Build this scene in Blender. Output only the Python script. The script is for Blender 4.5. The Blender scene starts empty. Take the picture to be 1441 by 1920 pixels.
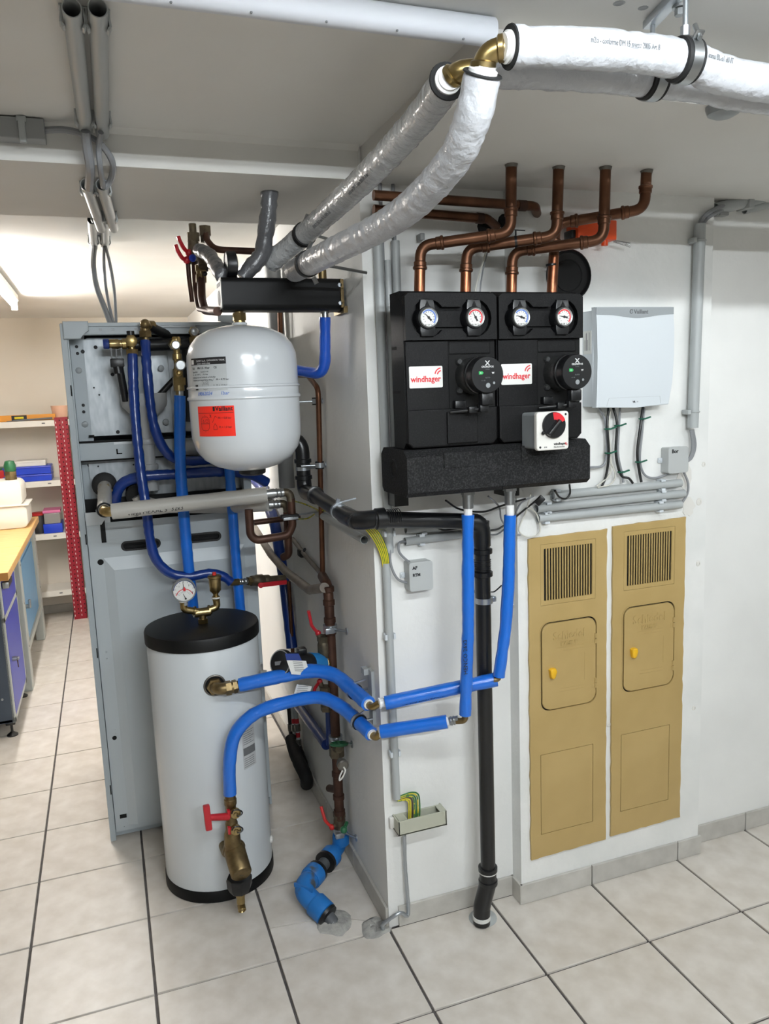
import bpy, bmesh, math, random
from mathutils import Vector, Matrix

C = bpy.context.scene.collection
random.seed(7)
# ---------------------------------------------------------------- camera
cam_data = bpy.data.cameras.new('camera')
cam = bpy.data.objects.new('camera', cam_data)
C.objects.link(cam)
YAW, PITCH, ROLL = 0.340495, -0.154435, -0.0382467
fw = Vector((math.sin(YAW) * math.cos(PITCH), math.cos(YAW) * math.cos(PITCH), math.sin(PITCH)))
rt = Vector((math.cos(YAW), -math.sin(YAW), 0))
up = rt.cross(fw)
r2 = math.cos(ROLL) * rt + math.sin(ROLL) * up
u2 = -math.sin(ROLL) * rt + math.cos(ROLL) * up
cam.matrix_world = Matrix(((r2.x, u2.x, -fw.x, 0.34021), (r2.y, u2.y, -fw.y, -2.02157), (r2.z, u2.z, -fw.z, 1.60808), (0, 0, 0, 1)))
cam_data.sensor_fit = 'VERTICAL'
cam_data.sensor_height = 36
cam_data.lens = 36 * 1459.05 / 1920
cam_data.clip_start = 0.02
bpy.context.scene.camera = cam
# ---------------------------------------------------------------- world, exposure
world = bpy.data.worlds.new('world')
bpy.context.scene.world = world
world.use_nodes = True
world.node_tree.nodes['Background'].inputs[0].default_value = (0.8, 0.85, 0.9, 1)
world.node_tree.nodes['Background'].inputs[1].default_value = 0.05
vs = bpy.context.scene.view_settings
vs.view_transform = 'Standard'
vs.look = 'None'
vs.gamma = 1
vs.use_curve_mapping = False
vs.exposure = 0.14
NEAR_POWER = 168.0
SIDE_POWER = 125.0
REAR_FILL_POWER = 510.0
BACK_POWER = 290.0


# ---------------------------------------------------------------- materials
def lin(h):
    if isinstance(h, str):
        c = [int(h[i:i + 2], 16) / 255 for i in (0, 2, 4)]
        return tuple(x / 12.92 if x <= .04045 else ((x + .055) / 1.055) ** 2.4 for x in c)
    return h


def mat(name, col, rough=.5, metal=0, col2=None, scale=8, bump=0, bscale=60, spec=.5, coat=0, detail=3, lo=.35, hi=.65, dist=.002, var=0, trans=0, stretch=None):
    m = bpy.data.materials.new(name)
    m.use_nodes = True
    nt = m.node_tree
    b = nt.nodes['Principled BSDF']
    col = lin(col)
    b.inputs['Base Color'].default_value = (*col, 1)
    b.inputs['Roughness'].default_value = rough
    b.inputs['Metallic'].default_value = metal
    b.inputs['Specular IOR Level'].default_value = spec
    b.inputs['Coat Weight'].default_value = coat
    b.inputs['Coat Roughness'].default_value = .15
    b.inputs['Transmission Weight'].default_value = trans
    tc = nt.nodes.new('ShaderNodeTexCoord')
    vec = tc.outputs['Object']
    if stretch:
        mp = nt.nodes.new('ShaderNodeMapping')
        mp.inputs['Scale'].default_value = stretch
        nt.links.new(vec, mp.inputs[0])
        vec = mp.outputs[0]
    if col2 is not None:
        n = nt.nodes.new('ShaderNodeTexNoise')
        n.inputs['Scale'].default_value = scale
        n.inputs['Detail'].default_value = detail
        nt.links.new(vec, n.inputs['Vector'])
        r = nt.nodes.new('ShaderNodeValToRGB')
        r.color_ramp.elements[0].position = lo
        r.color_ramp.elements[1].position = hi
        r.color_ramp.elements[0].color = (*col, 1)
        r.color_ramp.elements[1].color = (*lin(col2), 1)
        nt.links.new(n.outputs['Fac'], r.inputs[0])
        out = r.outputs[0]
        if var:
            oi = nt.nodes.new('ShaderNodeObjectInfo')
            hs = nt.nodes.new('ShaderNodeHueSaturation')
            mr = nt.nodes.new('ShaderNodeMapRange')
            mr.inputs['To Min'].default_value = 1 - var
            mr.inputs['To Max'].default_value = 1 + var
            nt.links.new(oi.outputs['Random'], mr.inputs[0])
            nt.links.new(mr.outputs[0], hs.inputs['Value'])
            nt.links.new(out, hs.inputs['Color'])
            out = hs.outputs[0]
        nt.links.new(out, b.inputs['Base Color'])
    if bump:
        n2 = nt.nodes.new('ShaderNodeTexNoise')
        n2.inputs['Scale'].default_value = bscale
        n2.inputs['Detail'].default_value = 4
        nt.links.new(vec, n2.inputs['Vector'])
        bp = nt.nodes.new('ShaderNodeBump')
        bp.inputs['Strength'].default_value = bump
        bp.inputs['Distance'].default_value = dist
        nt.links.new(n2.outputs['Fac'], bp.inputs['Height'])
        nt.links.new(bp.outputs[0], b.inputs['Normal'])
    return m


def emit(name, col, strength):
    m = bpy.data.materials.new(name)
    m.use_nodes = True
    b = m.node_tree.nodes['Principled BSDF']
    b.inputs['Base Color'].default_value = (.8, .8, .8, 1)
    b.inputs['Emission Color'].default_value = (*col, 1)
    b.inputs['Emission Strength'].default_value = strength
    return m


M = {}
M['near_lamp'] = emit('lamp_cool_white', (.90, .96, 1.0), NEAR_POWER)
M['side_lamp'] = emit('lamp_cool_white', (.90, .96, 1.0), SIDE_POWER)
M['rear_fill_lamp'] = emit('fill_lamp_bright_white', (.90, .96, 1.0), REAR_FILL_POWER)
M['back_lamp'] = emit('lamp_neutral_white', (1.0, .955, .90), BACK_POWER)
M['wall'] = mat('white_paint', 'e9e9e6', .75, bump=.35, bscale=55, col2='e2e2df', scale=3, dist=.003)
M['rough_wall'] = mat('brushed_white_paint', 'e8e8e5', .7, bump=.55, bscale=38, col2='dedfdc', scale=5, dist=.004)
M['warm_wall'] = mat('warm_white_paint', 'e6dfd3', .8, bump=.2, bscale=40, col2='e0d8ca', scale=2)
M['far_wall'] = mat('grey_wall_paint', '8a8884', .8)
M['inner_wall'] = mat('bright_white_paint', 'f2f1ed', .8, bump=.2, bscale=40, col2='edece8', scale=2)
M['ceiling'] = mat('ceiling_paint', 'dad9d5', .8, bump=.15, bscale=30, col2='d3d1cc', scale=2)
M['tile'] = mat('stone_tile', 'c8c0b5', .36, col2='ddd7cf', scale=13, detail=10, bump=.10, bscale=60, lo=.3, hi=.7, var=.03)
M['skirting'] = mat('skirting_stone', 'b2afa8', .4, col2='c4c1ba', scale=14, detail=8, bump=.05, var=.04)
M['grout'] = mat('dark_grout', '4a4645', .9, col2='5c5856', scale=40)
M['cement'] = mat('cement', '8f8e8a', .9, col2='b5b3ad', scale=30, detail=8, bump=.8, bscale=70, dist=.006)
M['grey'] = mat('grey_plastic', 'a9adad', .42, bump=.02)
M['dgrey'] = mat('darker_grey_plastic', '8e9090', .5)  # a darker tone than the plain grey plastic
M['cable_grey'] = mat('grey_cable', '85878a', .45)
M['cable_white'] = mat('pale_cable', 'c9c7bd', .45)
M['cable_black'] = mat('black_cable', '111213', .4)
M['green_tie'] = mat('green_cable_tie', '0e5a44', .4)
M['yellow'] = mat('yellow_wire', 'd9c72a', .4)
M['green_wire'] = mat('green_wire', '2f6b35', .4)
M['earth'] = mat('earth_wire_stripes', 'cdbf2c', .4, col2='4d7a35', scale=90, lo=.52, hi=.56, detail=0)
M['black'] = mat('black_plastic', '0e0f11', .38)
M['black_matte'] = mat('matte_black', '08090a', .8)
M['black_lid'] = mat('grained_black_plastic', '050607', .5, spec=.3, bump=.12, bscale=400, dist=.0006)
M['rubber'] = mat('black_rubber', '0c0c0d', .7)
M['epp'] = mat('black_foam', '030304', .6, col2='131314', spec=.25, scale=260, detail=2, lo=.5, hi=.72, bump=.5, bscale=330, dist=.0012)
M['epp_grey'] = mat('speckled_grey_foam', '0d0d0e', .7, col2='2f2f30', spec=.25, scale=260, detail=2, lo=.45, hi=.75, bump=.5, bscale=300, dist=.0012)
M['pump'] = mat('pump_housing', '2c2d2d', .45, bump=.3, bscale=260, dist=.0006)
M['sheet'] = mat('grey_painted_sheet', 'a7b0b5', .42, metal=0, bump=.02)
M['sheet_low'] = mat('lower_painted_sheet', 'b4bcc0', .38, bump=.02)
M['galv'] = mat('galvanised_sheet', '9aa0a4', .42, metal=.35, col2='b0b5b8', scale=60, detail=1, lo=.3, hi=.7, stretch=(1, 1, .35))
M['chrome'] = mat('bright_steel', 'a9acad', .34, metal=1)
M['zinc'] = mat('zinc_steel', 'b4bac0', .32, metal=.9)
M['darksteel'] = mat('dull_steel', '77746e', .45, metal=.8)
M['brass'] = mat('brass', 'a8946a', .32, metal=1, col2='948052', scale=30)
M['brass_dull'] = mat('dull_brass', '857350', .42, metal=.9, col2='6b5b40', scale=40)
M['bronze'] = mat('old_bronze', '6c6350', .5, metal=.7, col2='564d42', scale=50)
M['copper'] = mat('weathered_copper', '74503c', .4, metal=.85, col2='5e402f', scale=18)
M['copper_new'] = mat('bright_copper', '99644a', .36, metal=1, col2='7f4d37', scale=12)
M['copper_dark'] = mat('dark_copper', '553a2d', .5, metal=.5, col2='432c22', scale=20)
M['paintpipe'] = mat('grey_brown_pipe', '7d766c', .55, metal=.1, col2='6a6057', scale=18)
M['blue'] = mat('blue_insulation', '1468cc', .28, coat=.4, bump=.4, bscale=38, dist=.005)
M['blue_deep'] = mat('deep_blue_insulation', '0f4db4', .3, coat=.4, bump=.3, bscale=60, dist=.003)
M['navy'] = mat('navy_insulation', '07307c', .32, coat=.3, bump=.25, bscale=45, dist=.003)
M['foil'] = mat('white_foil_insulation', 'b2b4b8', .3, coat=.3, bump=.8, bscale=45, dist=.007)
M['foil_clear'] = mat('clear_film_over_grey_foam', 'b9bbbc', .26, coat=.5, bump=.9, bscale=90, dist=.006)
M['foil_grey'] = mat('grey_foam_sleeve', 'b0aea8', .4, coat=.2, bump=.3, bscale=40, dist=.004)
M['tape'] = mat('grey_tape', '5b5c5f', .3, coat=.3, bump=.8, bscale=40, dist=.008)
M['white_pipe'] = mat('white_multilayer_pipe', 'e6e6e4', .3)
M['enamel'] = mat('white_enamel', 'c6cacd', .18, coat=.3)
M['tank'] = mat('white_tank_jacket', 'ccd1d4', .22, coat=.2)
M['red_label'] = mat('red_label', 'f03020', .45)
M['type_label'] = mat('silver_label', 'b4b8b9', .4)
M['white_label'] = mat('white_label', 'dcdcd8', .5)
M['grey_label'] = mat('grey_label', 'b9bbbc', .5)
M['ink'] = mat('black_ink', '1b1b1d', .6)
M['ink_grey'] = mat('grey_ink', '66686a', .6)
M['ink_red'] = mat('red_ink', 'd2202b', .5)
M['ink_blue'] = mat('blue_ink', '5878c0', .6)
M['ink_white'] = mat('white_ink', 'd8d8d8', .5)
M['green_mark'] = mat('green_print', '2fae5a', .5)
M['red'] = mat('red_handle', 'b4202a', .35)
M['red_bright'] = mat('bright_red_plastic', 'c62824', .4)
M['orange'] = mat('orange_plastic', 'e2501c', .4)
M['green'] = mat('green_handwheel', '1d5a37', .4)
M['light_plastic'] = mat('light_grey_plastic', 'cfd5d9', .38)
M['silver'] = mat('silver_plastic', '8f9496', .4, metal=.1)
M['box_grey'] = mat('junction_box_plastic', 'b3b6b5', .5)
M['bus'] = mat('greenish_grey_plastic', 'b3b4a3', .45)
M['funnel'] = mat('funnel_plastic', 'a9acae', .35)
M['beige'] = mat('beige_paint', 'b69c66', .42, col2='ad935d', scale=5, bump=.08, bscale=60)
M['beige_dark'] = mat('recess_shadow_paint', '8d7a55', .6)
M['dark_hole'] = mat('dark_hole', '050505', .9)
M['yellow_knob'] = mat('yellow_knob', 'e8b322', .35)
M['vinyl_pipe'] = mat('black_drain_pipe', '101113', .33, bump=.03)
M['blue_paint'] = mat('worn_blue_fitting', '1f6fb8', .45, col2='4c5258', scale=16, lo=.58, hi=.66, detail=5)
M['pe'] = mat('dark_grey_pipe', '3f4246', .6, col2='54575a', scale=25)
M['pump_blue'] = mat('blue_pump_body', '1f72b0', .4)
M['wood'] = mat('beech_worktop', 'd6a45f', .4, col2='e3b878', scale=6, stretch=(1, 12, 12))
M['wood_edge'] = mat('worktop_edge', 'b07a3c', .5)
M['bench_dark'] = mat('slate_blue_grey_sheet', '3f4a58', .45)
M['bench_blue'] = mat('violet_blue_sheet', '3542b4', .4)
M['bench_sky'] = mat('sky_blue_sheet', '6fa3cc', .4)
M['bench_grey'] = mat('pale_grey_sheet', 'b6bbb8', .45)
M['shelf_white'] = mat('white_shelf', 'e3e0d8', .45)
M['shelf_red'] = mat('dark_red_steel', '8f1326', .4)
M['box_blue'] = mat('blue_case', '1d3fc0', .4)
M['box_red'] = mat('red_case', 'b02525', .4)
M['clear_box'] = mat('clear_plastic', 'd9d5d0', .2, trans=.6)
M['pink'] = mat('pink_lid', 'd2709c', .4)
M['peach'] = mat('peach_plastic', 'e3b79c', .4)
M['spirit'] = mat('orange_level', 'd8912e', .4)
M['meter'] = mat('white_meter_case', 'dedbd2', .4)
M['pipe_white'] = mat('painted_pipe', 'c8cbd1', .4)
M['off_white'] = mat('off_white', 'dcdad4', .45)


# ---------------------------------------------------------------- geometry helpers
def frame(d):
    d = Vector(d).normalized()
    a = Vector((0, 0, 1)) if abs(d.z) < .9 else Vector((1, 0, 0))
    u = d.cross(a).normalized()
    return u, d.cross(u).normalized(), d


def blob(c, r, h, seed=1, n=26):
    """low ragged mound"""
    rnd = random.Random(seed)
    mb = MB()
    c = Vector(c)
    k = [rnd.uniform(.78, 1.15) for _ in range(n)]
    k = [(k[i] + k[i - 1]) / 2 for i in range(n)]
    prev = None
    for f_, z in ((1, 0), (.93, .35), (.7, .75), (.4, 1), (.15, 1.02)):
        ring = [mb.bm.verts.new(c + Vector((r * f_ * k[i] * math.cos(6.2832 * i / n), r * f_ * k[i] * math.sin(6.2832 * i / n), h * z * rnd.uniform(.75, 1.2)))) for i in range(n)]
        if prev:
            mb.skin(prev, ring)
        prev = ring
    mb.face(prev)
    return mb


class MB:
    def __init__(self):
        self.bm = bmesh.new()

    def ring(self, c, u, v, r, n, rv=None):
        rv = r if rv is None else rv
        return [self.bm.verts.new(Vector(c) + u * (r * math.cos(2 * math.pi * i / n)) + v * (rv * math.sin(2 * math.pi * i / n))) for i in range(n)]

    def skin(self, a, b):
        n = len(a)
        for i in range(n):
            self.bm.faces.new((a[i], a[(i + 1) % n], b[(i + 1) % n], b[i]))

    def face(self, vs):
        self.bm.faces.new(vs)

    def lathe(self, o, axis, prof, n=28, u=None):
        """rings of radius r at distance h along axis from o: prof = [(r, h), ...]"""
        uu, vv, d = frame(axis)
        o = Vector(o)
        prev = None
        for k, (r, h) in enumerate(prof):
            c = o + d * h
            if r <= 1e-6:
                cur = [self.bm.verts.new(c)]
            else:
                cur = self.ring(c, uu, vv, r, n)
            if prev is not None:
                if len(prev) > 1 and len(cur) > 1:
                    self.skin(prev, cur)
                elif len(cur) > 1:
                    for i in range(n):
                        self.face((prev[0], cur[(i + 1) % n], cur[i]))
                elif len(prev) > 1:
                    for i in range(n):
                        self.face((prev[i], prev[(i + 1) % n], cur[0]))
            elif len(cur) > 1 and r > 0:
                self.face(cur[::-1])
            prev = cur
        if len(prev) > 1:
            self.face(prev)
        return self

    def cyl(self, a, b, r, r1=None, n=20):
        a, b = Vector(a), Vector(b)
        return self.lathe(a, b - a, [(r, 0), (r if r1 is None else r1, (b - a).length)], n)

    def hexa(self, a, b, r):
        return self.cyl(a, b, r, n=6)

    def hollow(self, a, b, r, wall=.0015, n=24):
        a, b = Vector(a), Vector(b)
        u, v, d = frame(b - a)
        ro0, ro1 = self.ring(a, u, v, r, n), self.ring(b, u, v, r, n)
        ri0, ri1 = self.ring(a, u, v, r - wall, n), self.ring(b, u, v, r - wall, n)
        self.skin(ro0, ro1)
        self.skin(ri1, ri0)
        self.skin(ri0, ro0)
        self.skin(ro1, ri1)
        return self

    def box(self, c, s, rot=None, bev=0, seg=2):
        r = bmesh.ops.create_cube(self.bm, size=1)
        vs_ = r['verts']
        mtx = Matrix.Translation(Vector(c)) @ (rot.to_4x4() if rot else Matrix.Identity(4)) @ Matrix.Diagonal((*s, 1))
        bmesh.ops.transform(self.bm, matrix=mtx, verts=vs_)
        if bev:
            es = {e for v in vs_ for e in v.link_edges}
            bmesh.ops.bevel(self.bm, geom=list(es), offset=bev, segments=seg, affect='EDGES', profile=.5)
        return self

    def span(self, a, b, bev=0, seg=2):
        """axis-aligned box between two corners"""
        a, b = Vector(a), Vector(b)
        return self.box((a + b) / 2, [abs(x) for x in (b - a)], None, bev, seg)

    def beam(self, a, b, w, h, bev=0):
        """bar from a to b, w wide (sideways), h tall"""
        a, b = Vector(a), Vector(b)
        d = (b - a).normalized()
        z = Vector((0, 0, 1)) if abs(d.z) < .95 else Vector((0, -1, 0))
        s = d.cross(z).normalized()
        z = s.cross(d)
        return self.box((a + b) / 2, (w, (b - a).length, h), Matrix((s, d, z)).transposed(), bev)

    def prism(self, poly, o, u, v, t, bev=0):
        """polygon poly (u, v coordinates) at o, pushed out by t along u x v"""
        o, u, v = Vector(o), Vector(u), Vector(v)
        w = u.cross(v).normalized() * t
        a = [self.bm.verts.new(o + u * x + v * y) for x, y in poly]
        b = [self.bm.verts.new(p.co + w) for p in a]
        f0 = self.bm.faces.new(a[::-1])
        f1 = self.bm.faces.new(b)
        self.skin(a, b)
        if bev:
            bmesh.ops.bevel(self.bm, geom=list(f1.edges), offset=bev, segments=2, affect='EDGES', profile=.5)
        return self

    def torus(self, c, axis, R, r, n=28, k=8, arc=1.0, start=0):
        u, v, d = frame(axis)
        c = Vector(c)
        m = n if arc >= 1 else n + 1
        rings = []
        for i in range(m):
            a = start + 2 * math.pi * arc * i / n
            e = u * math.cos(a) + v * math.sin(a)
            rings.append(self.ring(c + e * R, e, d, r, k))
        for i in range(m if arc >= 1 else m - 1):
            self.skin(rings[i], rings[(i + 1) % m])
        if arc < 1:
            self.face(rings[0][::-1])
            self.face(rings[-1])
        return self

    def ball(self, c, r, n=16, s=(1, 1, 1)):
        q = bmesh.ops.create_uvsphere(self.bm, u_segments=n, v_segments=n // 2 + 1, radius=r)
        bmesh.ops.transform(self.bm, matrix=Matrix.Translation(Vector(c)) @ Matrix.Diagonal((*s, 1)), verts=q['verts'])
        return self

    def tube(self, pts, r, n=14, fil=0, seg=6, wob=0, step=0, r1=None, cap=True, seed=1, wave=0):
        """round tube along a polyline; fil = bend radius at corners; wob = crinkle (metres)"""
        P = path(pts, fil, seg)
        if step:
            P = resample(P, step)
        rnd = random.Random(seed)
        rings = []
        L = len(P)
        u = None
        for i, p in enumerate(P):
            t = (P[min(i + 1, L - 1)] - P[max(i - 1, 0)]).normalized()
            if u is None:
                u = frame(t)[0]
            u = (u - t * u.dot(t)).normalized()
            v = t.cross(u)
            rr = r if r1 is None else r + (r1 - r) * i / (L - 1)
            ring = []
            base = rnd.uniform(-wob, wob)
            if wob and rnd.random() < .16:
                base -= wob * 1.6
            for k in range(n):
                a = 2 * math.pi * k / n
                q = rr + base + (rnd.uniform(-wob, wob) * .5 if wob else 0)
                ring.append(self.bm.verts.new(p + u * (q * math.cos(a)) + v * (q * math.sin(a))))
            rings.append(ring)
        for a, b in zip(rings, rings[1:]):
            self.skin(a, b)
        if cap:
            self.face(rings[0][::-1])
            self.face(rings[-1])
        return self


def plate(outer, holes, o, u, v, t):
    """flat plate with holes: outlines in (u, v), front face at o, thickness t behind it (u x v points to the front)"""
    mb = MB()
    bm = mb.bm
    o, u, v = Vector(o), Vector(u), Vector(v)
    w = u.cross(v).normalized()
    loops = []
    edges = []
    for poly in [outer] + holes:
        vs_ = [bm.verts.new(o + u * x + v * y) for x, y in poly]
        loops.append(vs_)
        for i in range(len(vs_)):
            edges.append(bm.edges.new((vs_[i], vs_[(i + 1) % len(vs_)])))
    bmesh.ops.triangle_fill(bm, use_beauty=True, use_dissolve=False, edges=edges)
    front = list(bm.faces)
    back = {}
    for vs_ in loops:
        for q in vs_:
            back[q] = bm.verts.new(q.co - w * t)
    for f in front:
        bm.faces.new([back[q] for q in f.verts][::-1])
    for vs_ in loops:
        for i in range(len(vs_)):
            a, b = vs_[i], vs_[(i + 1) % len(vs_)]
            bm.faces.new((a, b, back[b], back[a]))
    return mb


def circ(cx, cy, r, n=28, ry=None):
    return [(cx + r * math.cos(2 * math.pi * i / n), cy + (ry or r) * math.sin(2 * math.pi * i / n)) for i in range(n)]


def at(poly, dx, dy):
    return [(x + dx, y + dy) for x, y in poly]


def path(pts, fil=0, seg=6):
    P = [Vector(p) for p in pts]
    if not fil or len(P) < 3:
        return P
    out = [P[0]]
    for i in range(1, len(P) - 1):
        a, b, c = P[i - 1], P[i], P[i + 1]
        d0, d1 = (a - b), (c - b)
        ang = d0.angle(d1, 3.14)
        if ang > 3.05:
            out.append(b)
            continue
        lim = .49 if len(P) > 3 else .98
        t = min(fil / math.tan(ang / 2), d0.length * lim, d1.length * lim)
        s, e = b + d0.normalized() * t, b + d1.normalized() * t
        for k in range(seg + 1):
            w = k / seg
            out.append(s * (1 - w) ** 2 + b * 2 * w * (1 - w) + e * w * w)
    out.append(P[-1])
    return out


def spline(pts, k=8):
    """smooth curve through the points"""
    P = [Vector(p) for p in pts]
    Q = [P[0] * 2 - P[1]] + P + [P[-1] * 2 - P[-2]]
    out = []
    for i in range(1, len(Q) - 2):
        a, b, c, d = Q[i - 1:i + 3]
        for j in range(k):
            t = j / k
            out.append(.5 * (2 * b + (c - a) * t + (2 * a - 5 * b + 4 * c - d) * t * t + (3 * b - a - 3 * c + d) * t ** 3))
    out.append(P[-1])
    return out


def resample(P, step):
    out = [P[0]]
    acc = 0
    for a, b in zip(P, P[1:]):
        L = (b - a).length
        t = step - acc
        while t < L:
            out.append(a + (b - a) * (t / L))
            t += step
        acc = (acc + L) % step if L else acc
    if (out[-1] - P[-1]).length > step * .3:
        out.append(P[-1])
    else:
        out[-1] = P[-1]
    return out


def root_of(o):
    while o.parent:
        o = o.parent
    return o


SPLIT = set('inner_frame socket_ring wall_bracket sheet_screw side_slot flange_screw panel_screw knock_out plastic_plug edge_slot side_screw post_screw panel_slot plate_bolt rail_gap rail_print cover_screw mould_seam push_button dark_gap nut red_band test_mark board_slot dirt_spot black_nut solder_sleeve steel_rod hinge side_slot rail_window carcass_bar window_gap sealing_hemp red_arc terminal_rail paper_sticker ridge clip pipe_band'.split())


def obj(name, mb, m, parent=None, smooth=True, ang=38):
    bm = mb.bm
    if name in SPLIT:
        bm.verts.index_update()
        comp, todo = [], set(bm.verts)
        while todo:
            st, seen = [todo.pop()], set()
            while st:
                v = st.pop()
                seen.add(v)
                for e in v.link_edges:
                    w = e.other_vert(v)
                    if w in todo:
                        todo.discard(w)
                        st.append(w)
            comp.append(seen)
        if len(comp) > 1:
            comp.sort(key=lambda c_: min(v.index for v in c_))
            first_ = None
            for c_ in comp:
                q = MB()
                mp = {v: q.bm.verts.new(v.co) for v in sorted(c_, key=lambda v: v.index)}
                for f in {f for v in c_ for f in v.link_faces}:
                    q.bm.faces.new([mp[v] for v in f.verts])
                o = _obj(name, q, m, parent, smooth, ang)
                first_ = first_ or o
            bm.free()
            return first_
    return _obj(name, mb, m, parent, smooth, ang)


def _obj(name, mb, m, parent=None, smooth=True, ang=38):
    bm = mb.bm
    bmesh.ops.recalc_face_normals(bm, faces=bm.faces)
    if smooth:
        lim = math.radians(ang)
        for f in bm.faces:
            f.smooth = True
        for e in bm.edges:
            if len(e.link_faces) == 2 and e.calc_face_angle(0) > lim:
                e.smooth = False
    if parent is not None:
        bm.transform(Matrix.Translation(-root_of(parent).location))
    me = bpy.data.meshes.new(name)
    bm.to_mesh(me)
    bm.free()
    me.materials.append(M[m])
    o = bpy.data.objects.new(name, me)
    C.objects.link(o)
    o.parent = parent
    return o


def tag(o, label, cat, group=None):
    o['label'] = label
    o['category'] = cat
    if group:
        o['group'] = group
    return o


def thing(name, label, cat, loc, group=None):
    o = bpy.data.objects.new(name, None)
    o.empty_display_size = .05
    C.objects.link(o)
    o.location = Vector(loc)
    return tag(o, label, cat, group)


def struct(name, mb, m, parent=None, smooth=False):
    o = obj(name, mb, m, parent, smooth)
    if parent is None:
        o['kind'] = 'structure'
    return o


def part(o, label):
    o['label'] = label
    return o


def text(s, size, o, u, v, m, parent, name='lettering', thick=.0003, center=False, bold=0, squeeze=1):
    """flat lettering: baseline start o, reading direction u, up direction v"""
    cu = bpy.data.curves.new(name, 'FONT')
    cu.body = s
    cu.size = size
    cu.extrude = thick
    cu.offset = bold
    cu.resolution_u = 2
    if center:
        cu.align_x = 'CENTER'
    tmp = bpy.data.objects.new('tmp', cu)
    me = bpy.data.meshes.new_from_object(tmp)
    bpy.data.objects.remove(tmp)
    bpy.data.curves.remove(cu)
    u, v = Vector(u).normalized(), Vector(v)
    v = (v - u * v.dot(u)).normalized()
    w = u.cross(v)
    o = Vector(o)
    me.transform(Matrix(((u.x * squeeze, v.x, w.x, o.x), (u.y * squeeze, v.y, w.y, o.y), (u.z * squeeze, v.z, w.z, o.z), (0, 0, 0, 1))))
    if parent is not None:
        me.transform(Matrix.Translation(-root_of(parent).location))
    me.name = name
    me.materials.clear()
    me.materials.append(M[m])
    ob = bpy.data.objects.new(name, me)
    C.objects.link(ob)
    ob.parent = parent
    return ob


def rrect(w, h, r, k=4):
    """rounded rectangle outline centred on the origin"""
    out = []
    for cx, cy, a0 in ((w / 2 - r, h / 2 - r, 0), (-w / 2 + r, h / 2 - r, 90), (-w / 2 + r, -h / 2 + r, 180), (w / 2 - r, -h / 2 + r, 270)):
        for i in range(k + 1):
            a = math.radians(a0 + 90 * i / k)
            out.append((cx + r * math.cos(a), cy + r * math.sin(a)))
    return out


X, Y, Z = Vector((1, 0, 0)), Vector((0, 1, 0)), Vector((0, 0, 1))

# ================================================================ the room
XL, XR, YN, YF = -2.6, 3.6, -4.2, 4.38
HC, HS = 2.235, 2.145          # high ceiling, low soffits
T = .34
fl = MB()
fl.span((XL, YN, -.12), (XR, YF, -.006))
floor = struct('floor', fl, 'grout')
# the tiles in view, each a piece of its own
def tile_mesh(w, d):
    mb = MB()
    mb.box((0, 0, -.005), (w, d, .010), bev=.0012, seg=1)
    return mb
tm = tile_mesh(.3325, .3345)
first = obj('tile', tm, 'tile', floor)
near = obj('tile', tile_mesh(.3325, .3325), 'tile', floor)
near.location = (.5 * T, -.5 * T, 0)
first.location = (.5 * T, .5 * T, 0)
for cx in range(-5, 9):
    for cy in range(-6, 13):
        if (cx, cy) in ((0, 0), (2, 0), (0, -1)):
            continue
        if cx >= 3 and cy >= 0 and not (cx >= 6 and cy == 0):
            continue
        if cx == 3 and cy >= 0:
            continue
        o = (near if cy < 2 else first).copy()
        C.objects.link(o)
        o.location = ((cx + .5) * T, (cy + .5) * T, 0)
        o.rotation_euler = (0, 0, math.pi * random.randint(0, 1))
# the tile cut in two behind the pipe's floor outlet
for poly in ([(.684, .0035), (1.0165, .0035), (1.0165, .03), (.875, .118), (.684, .142)], [(.684, .147), (.876, .122), (1.0165, .035), (1.0165, .3365), (.684, .3365)]):
    mb = MB()
    mb.prism(poly, (0, 0, -.010), X, Y, .010, bev=.0012)
    obj('tile', mb, 'tile', floor, smooth=False)
# floor past the frame
for a, b in (((XL, YN), (XR, -6 * T)), ((XL, -6 * T), (-5 * T, YF)), ((9 * T, -6 * T), (XR, .2))):
    mb = MB()
    mb.span((*a, -.02), (*b, 0))
    struct('floor', mb, 'tile')

mb = MB(); mb.span((XL, YF, 0), (XR, YF + .1, 2.4)); struct('wall_back', mb, 'warm_wall')
mb = MB(); mb.span((XL - .1, YN, 0), (XL, YF, 2.4)); struct('wall_left', mb, 'far_wall')
mb = MB(); mb.span((XL, YN - .1, 0), (XR, YN, 2.4)); struct('wall_near', mb, 'far_wall')
mb = MB(); mb.span((XR, YN, 0), (XR + .1, 1, 2.4)); struct('wall_right', mb, 'far_wall')
# the pillar with its chimney breast, and the walls that go on from it
mb = MB(); mb.span((1.022, .004, 0), (2.2, 1.05, 2.4)); wp = struct('wall_pillar', mb, 'wall')
mb = MB(); mb.span((1.446, -.05, 0), (2.13, .004, 2.4)); struct('wall_chimney', mb, 'rough_wall')
mb = MB(); mb.span((2.13, 0, 0), (XR, .3, 2.4)); struct('wall_side', mb, 'wall')
mb = MB(); mb.span((1.034, 1.05, 0), (2.2, YF, 2.4)); struct('wall_inner', mb, 'inner_wall')
# ceiling: high slab, downstand beam, lower soffit round the recess
mb = MB(); mb.span((XL, YN, HC), (XR, YF, 2.42)); struct('ceiling', mb, 'ceiling')
mb = MB(); mb.span((XL, 0, 2.152), (1.022, .56, HC)); struct('trim_1', mb, 'ceiling')
mb = MB(); mb.span((1.03, -.69, HS), (XR, .3, HC)); struct('trim_2', mb, 'ceiling')
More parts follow.
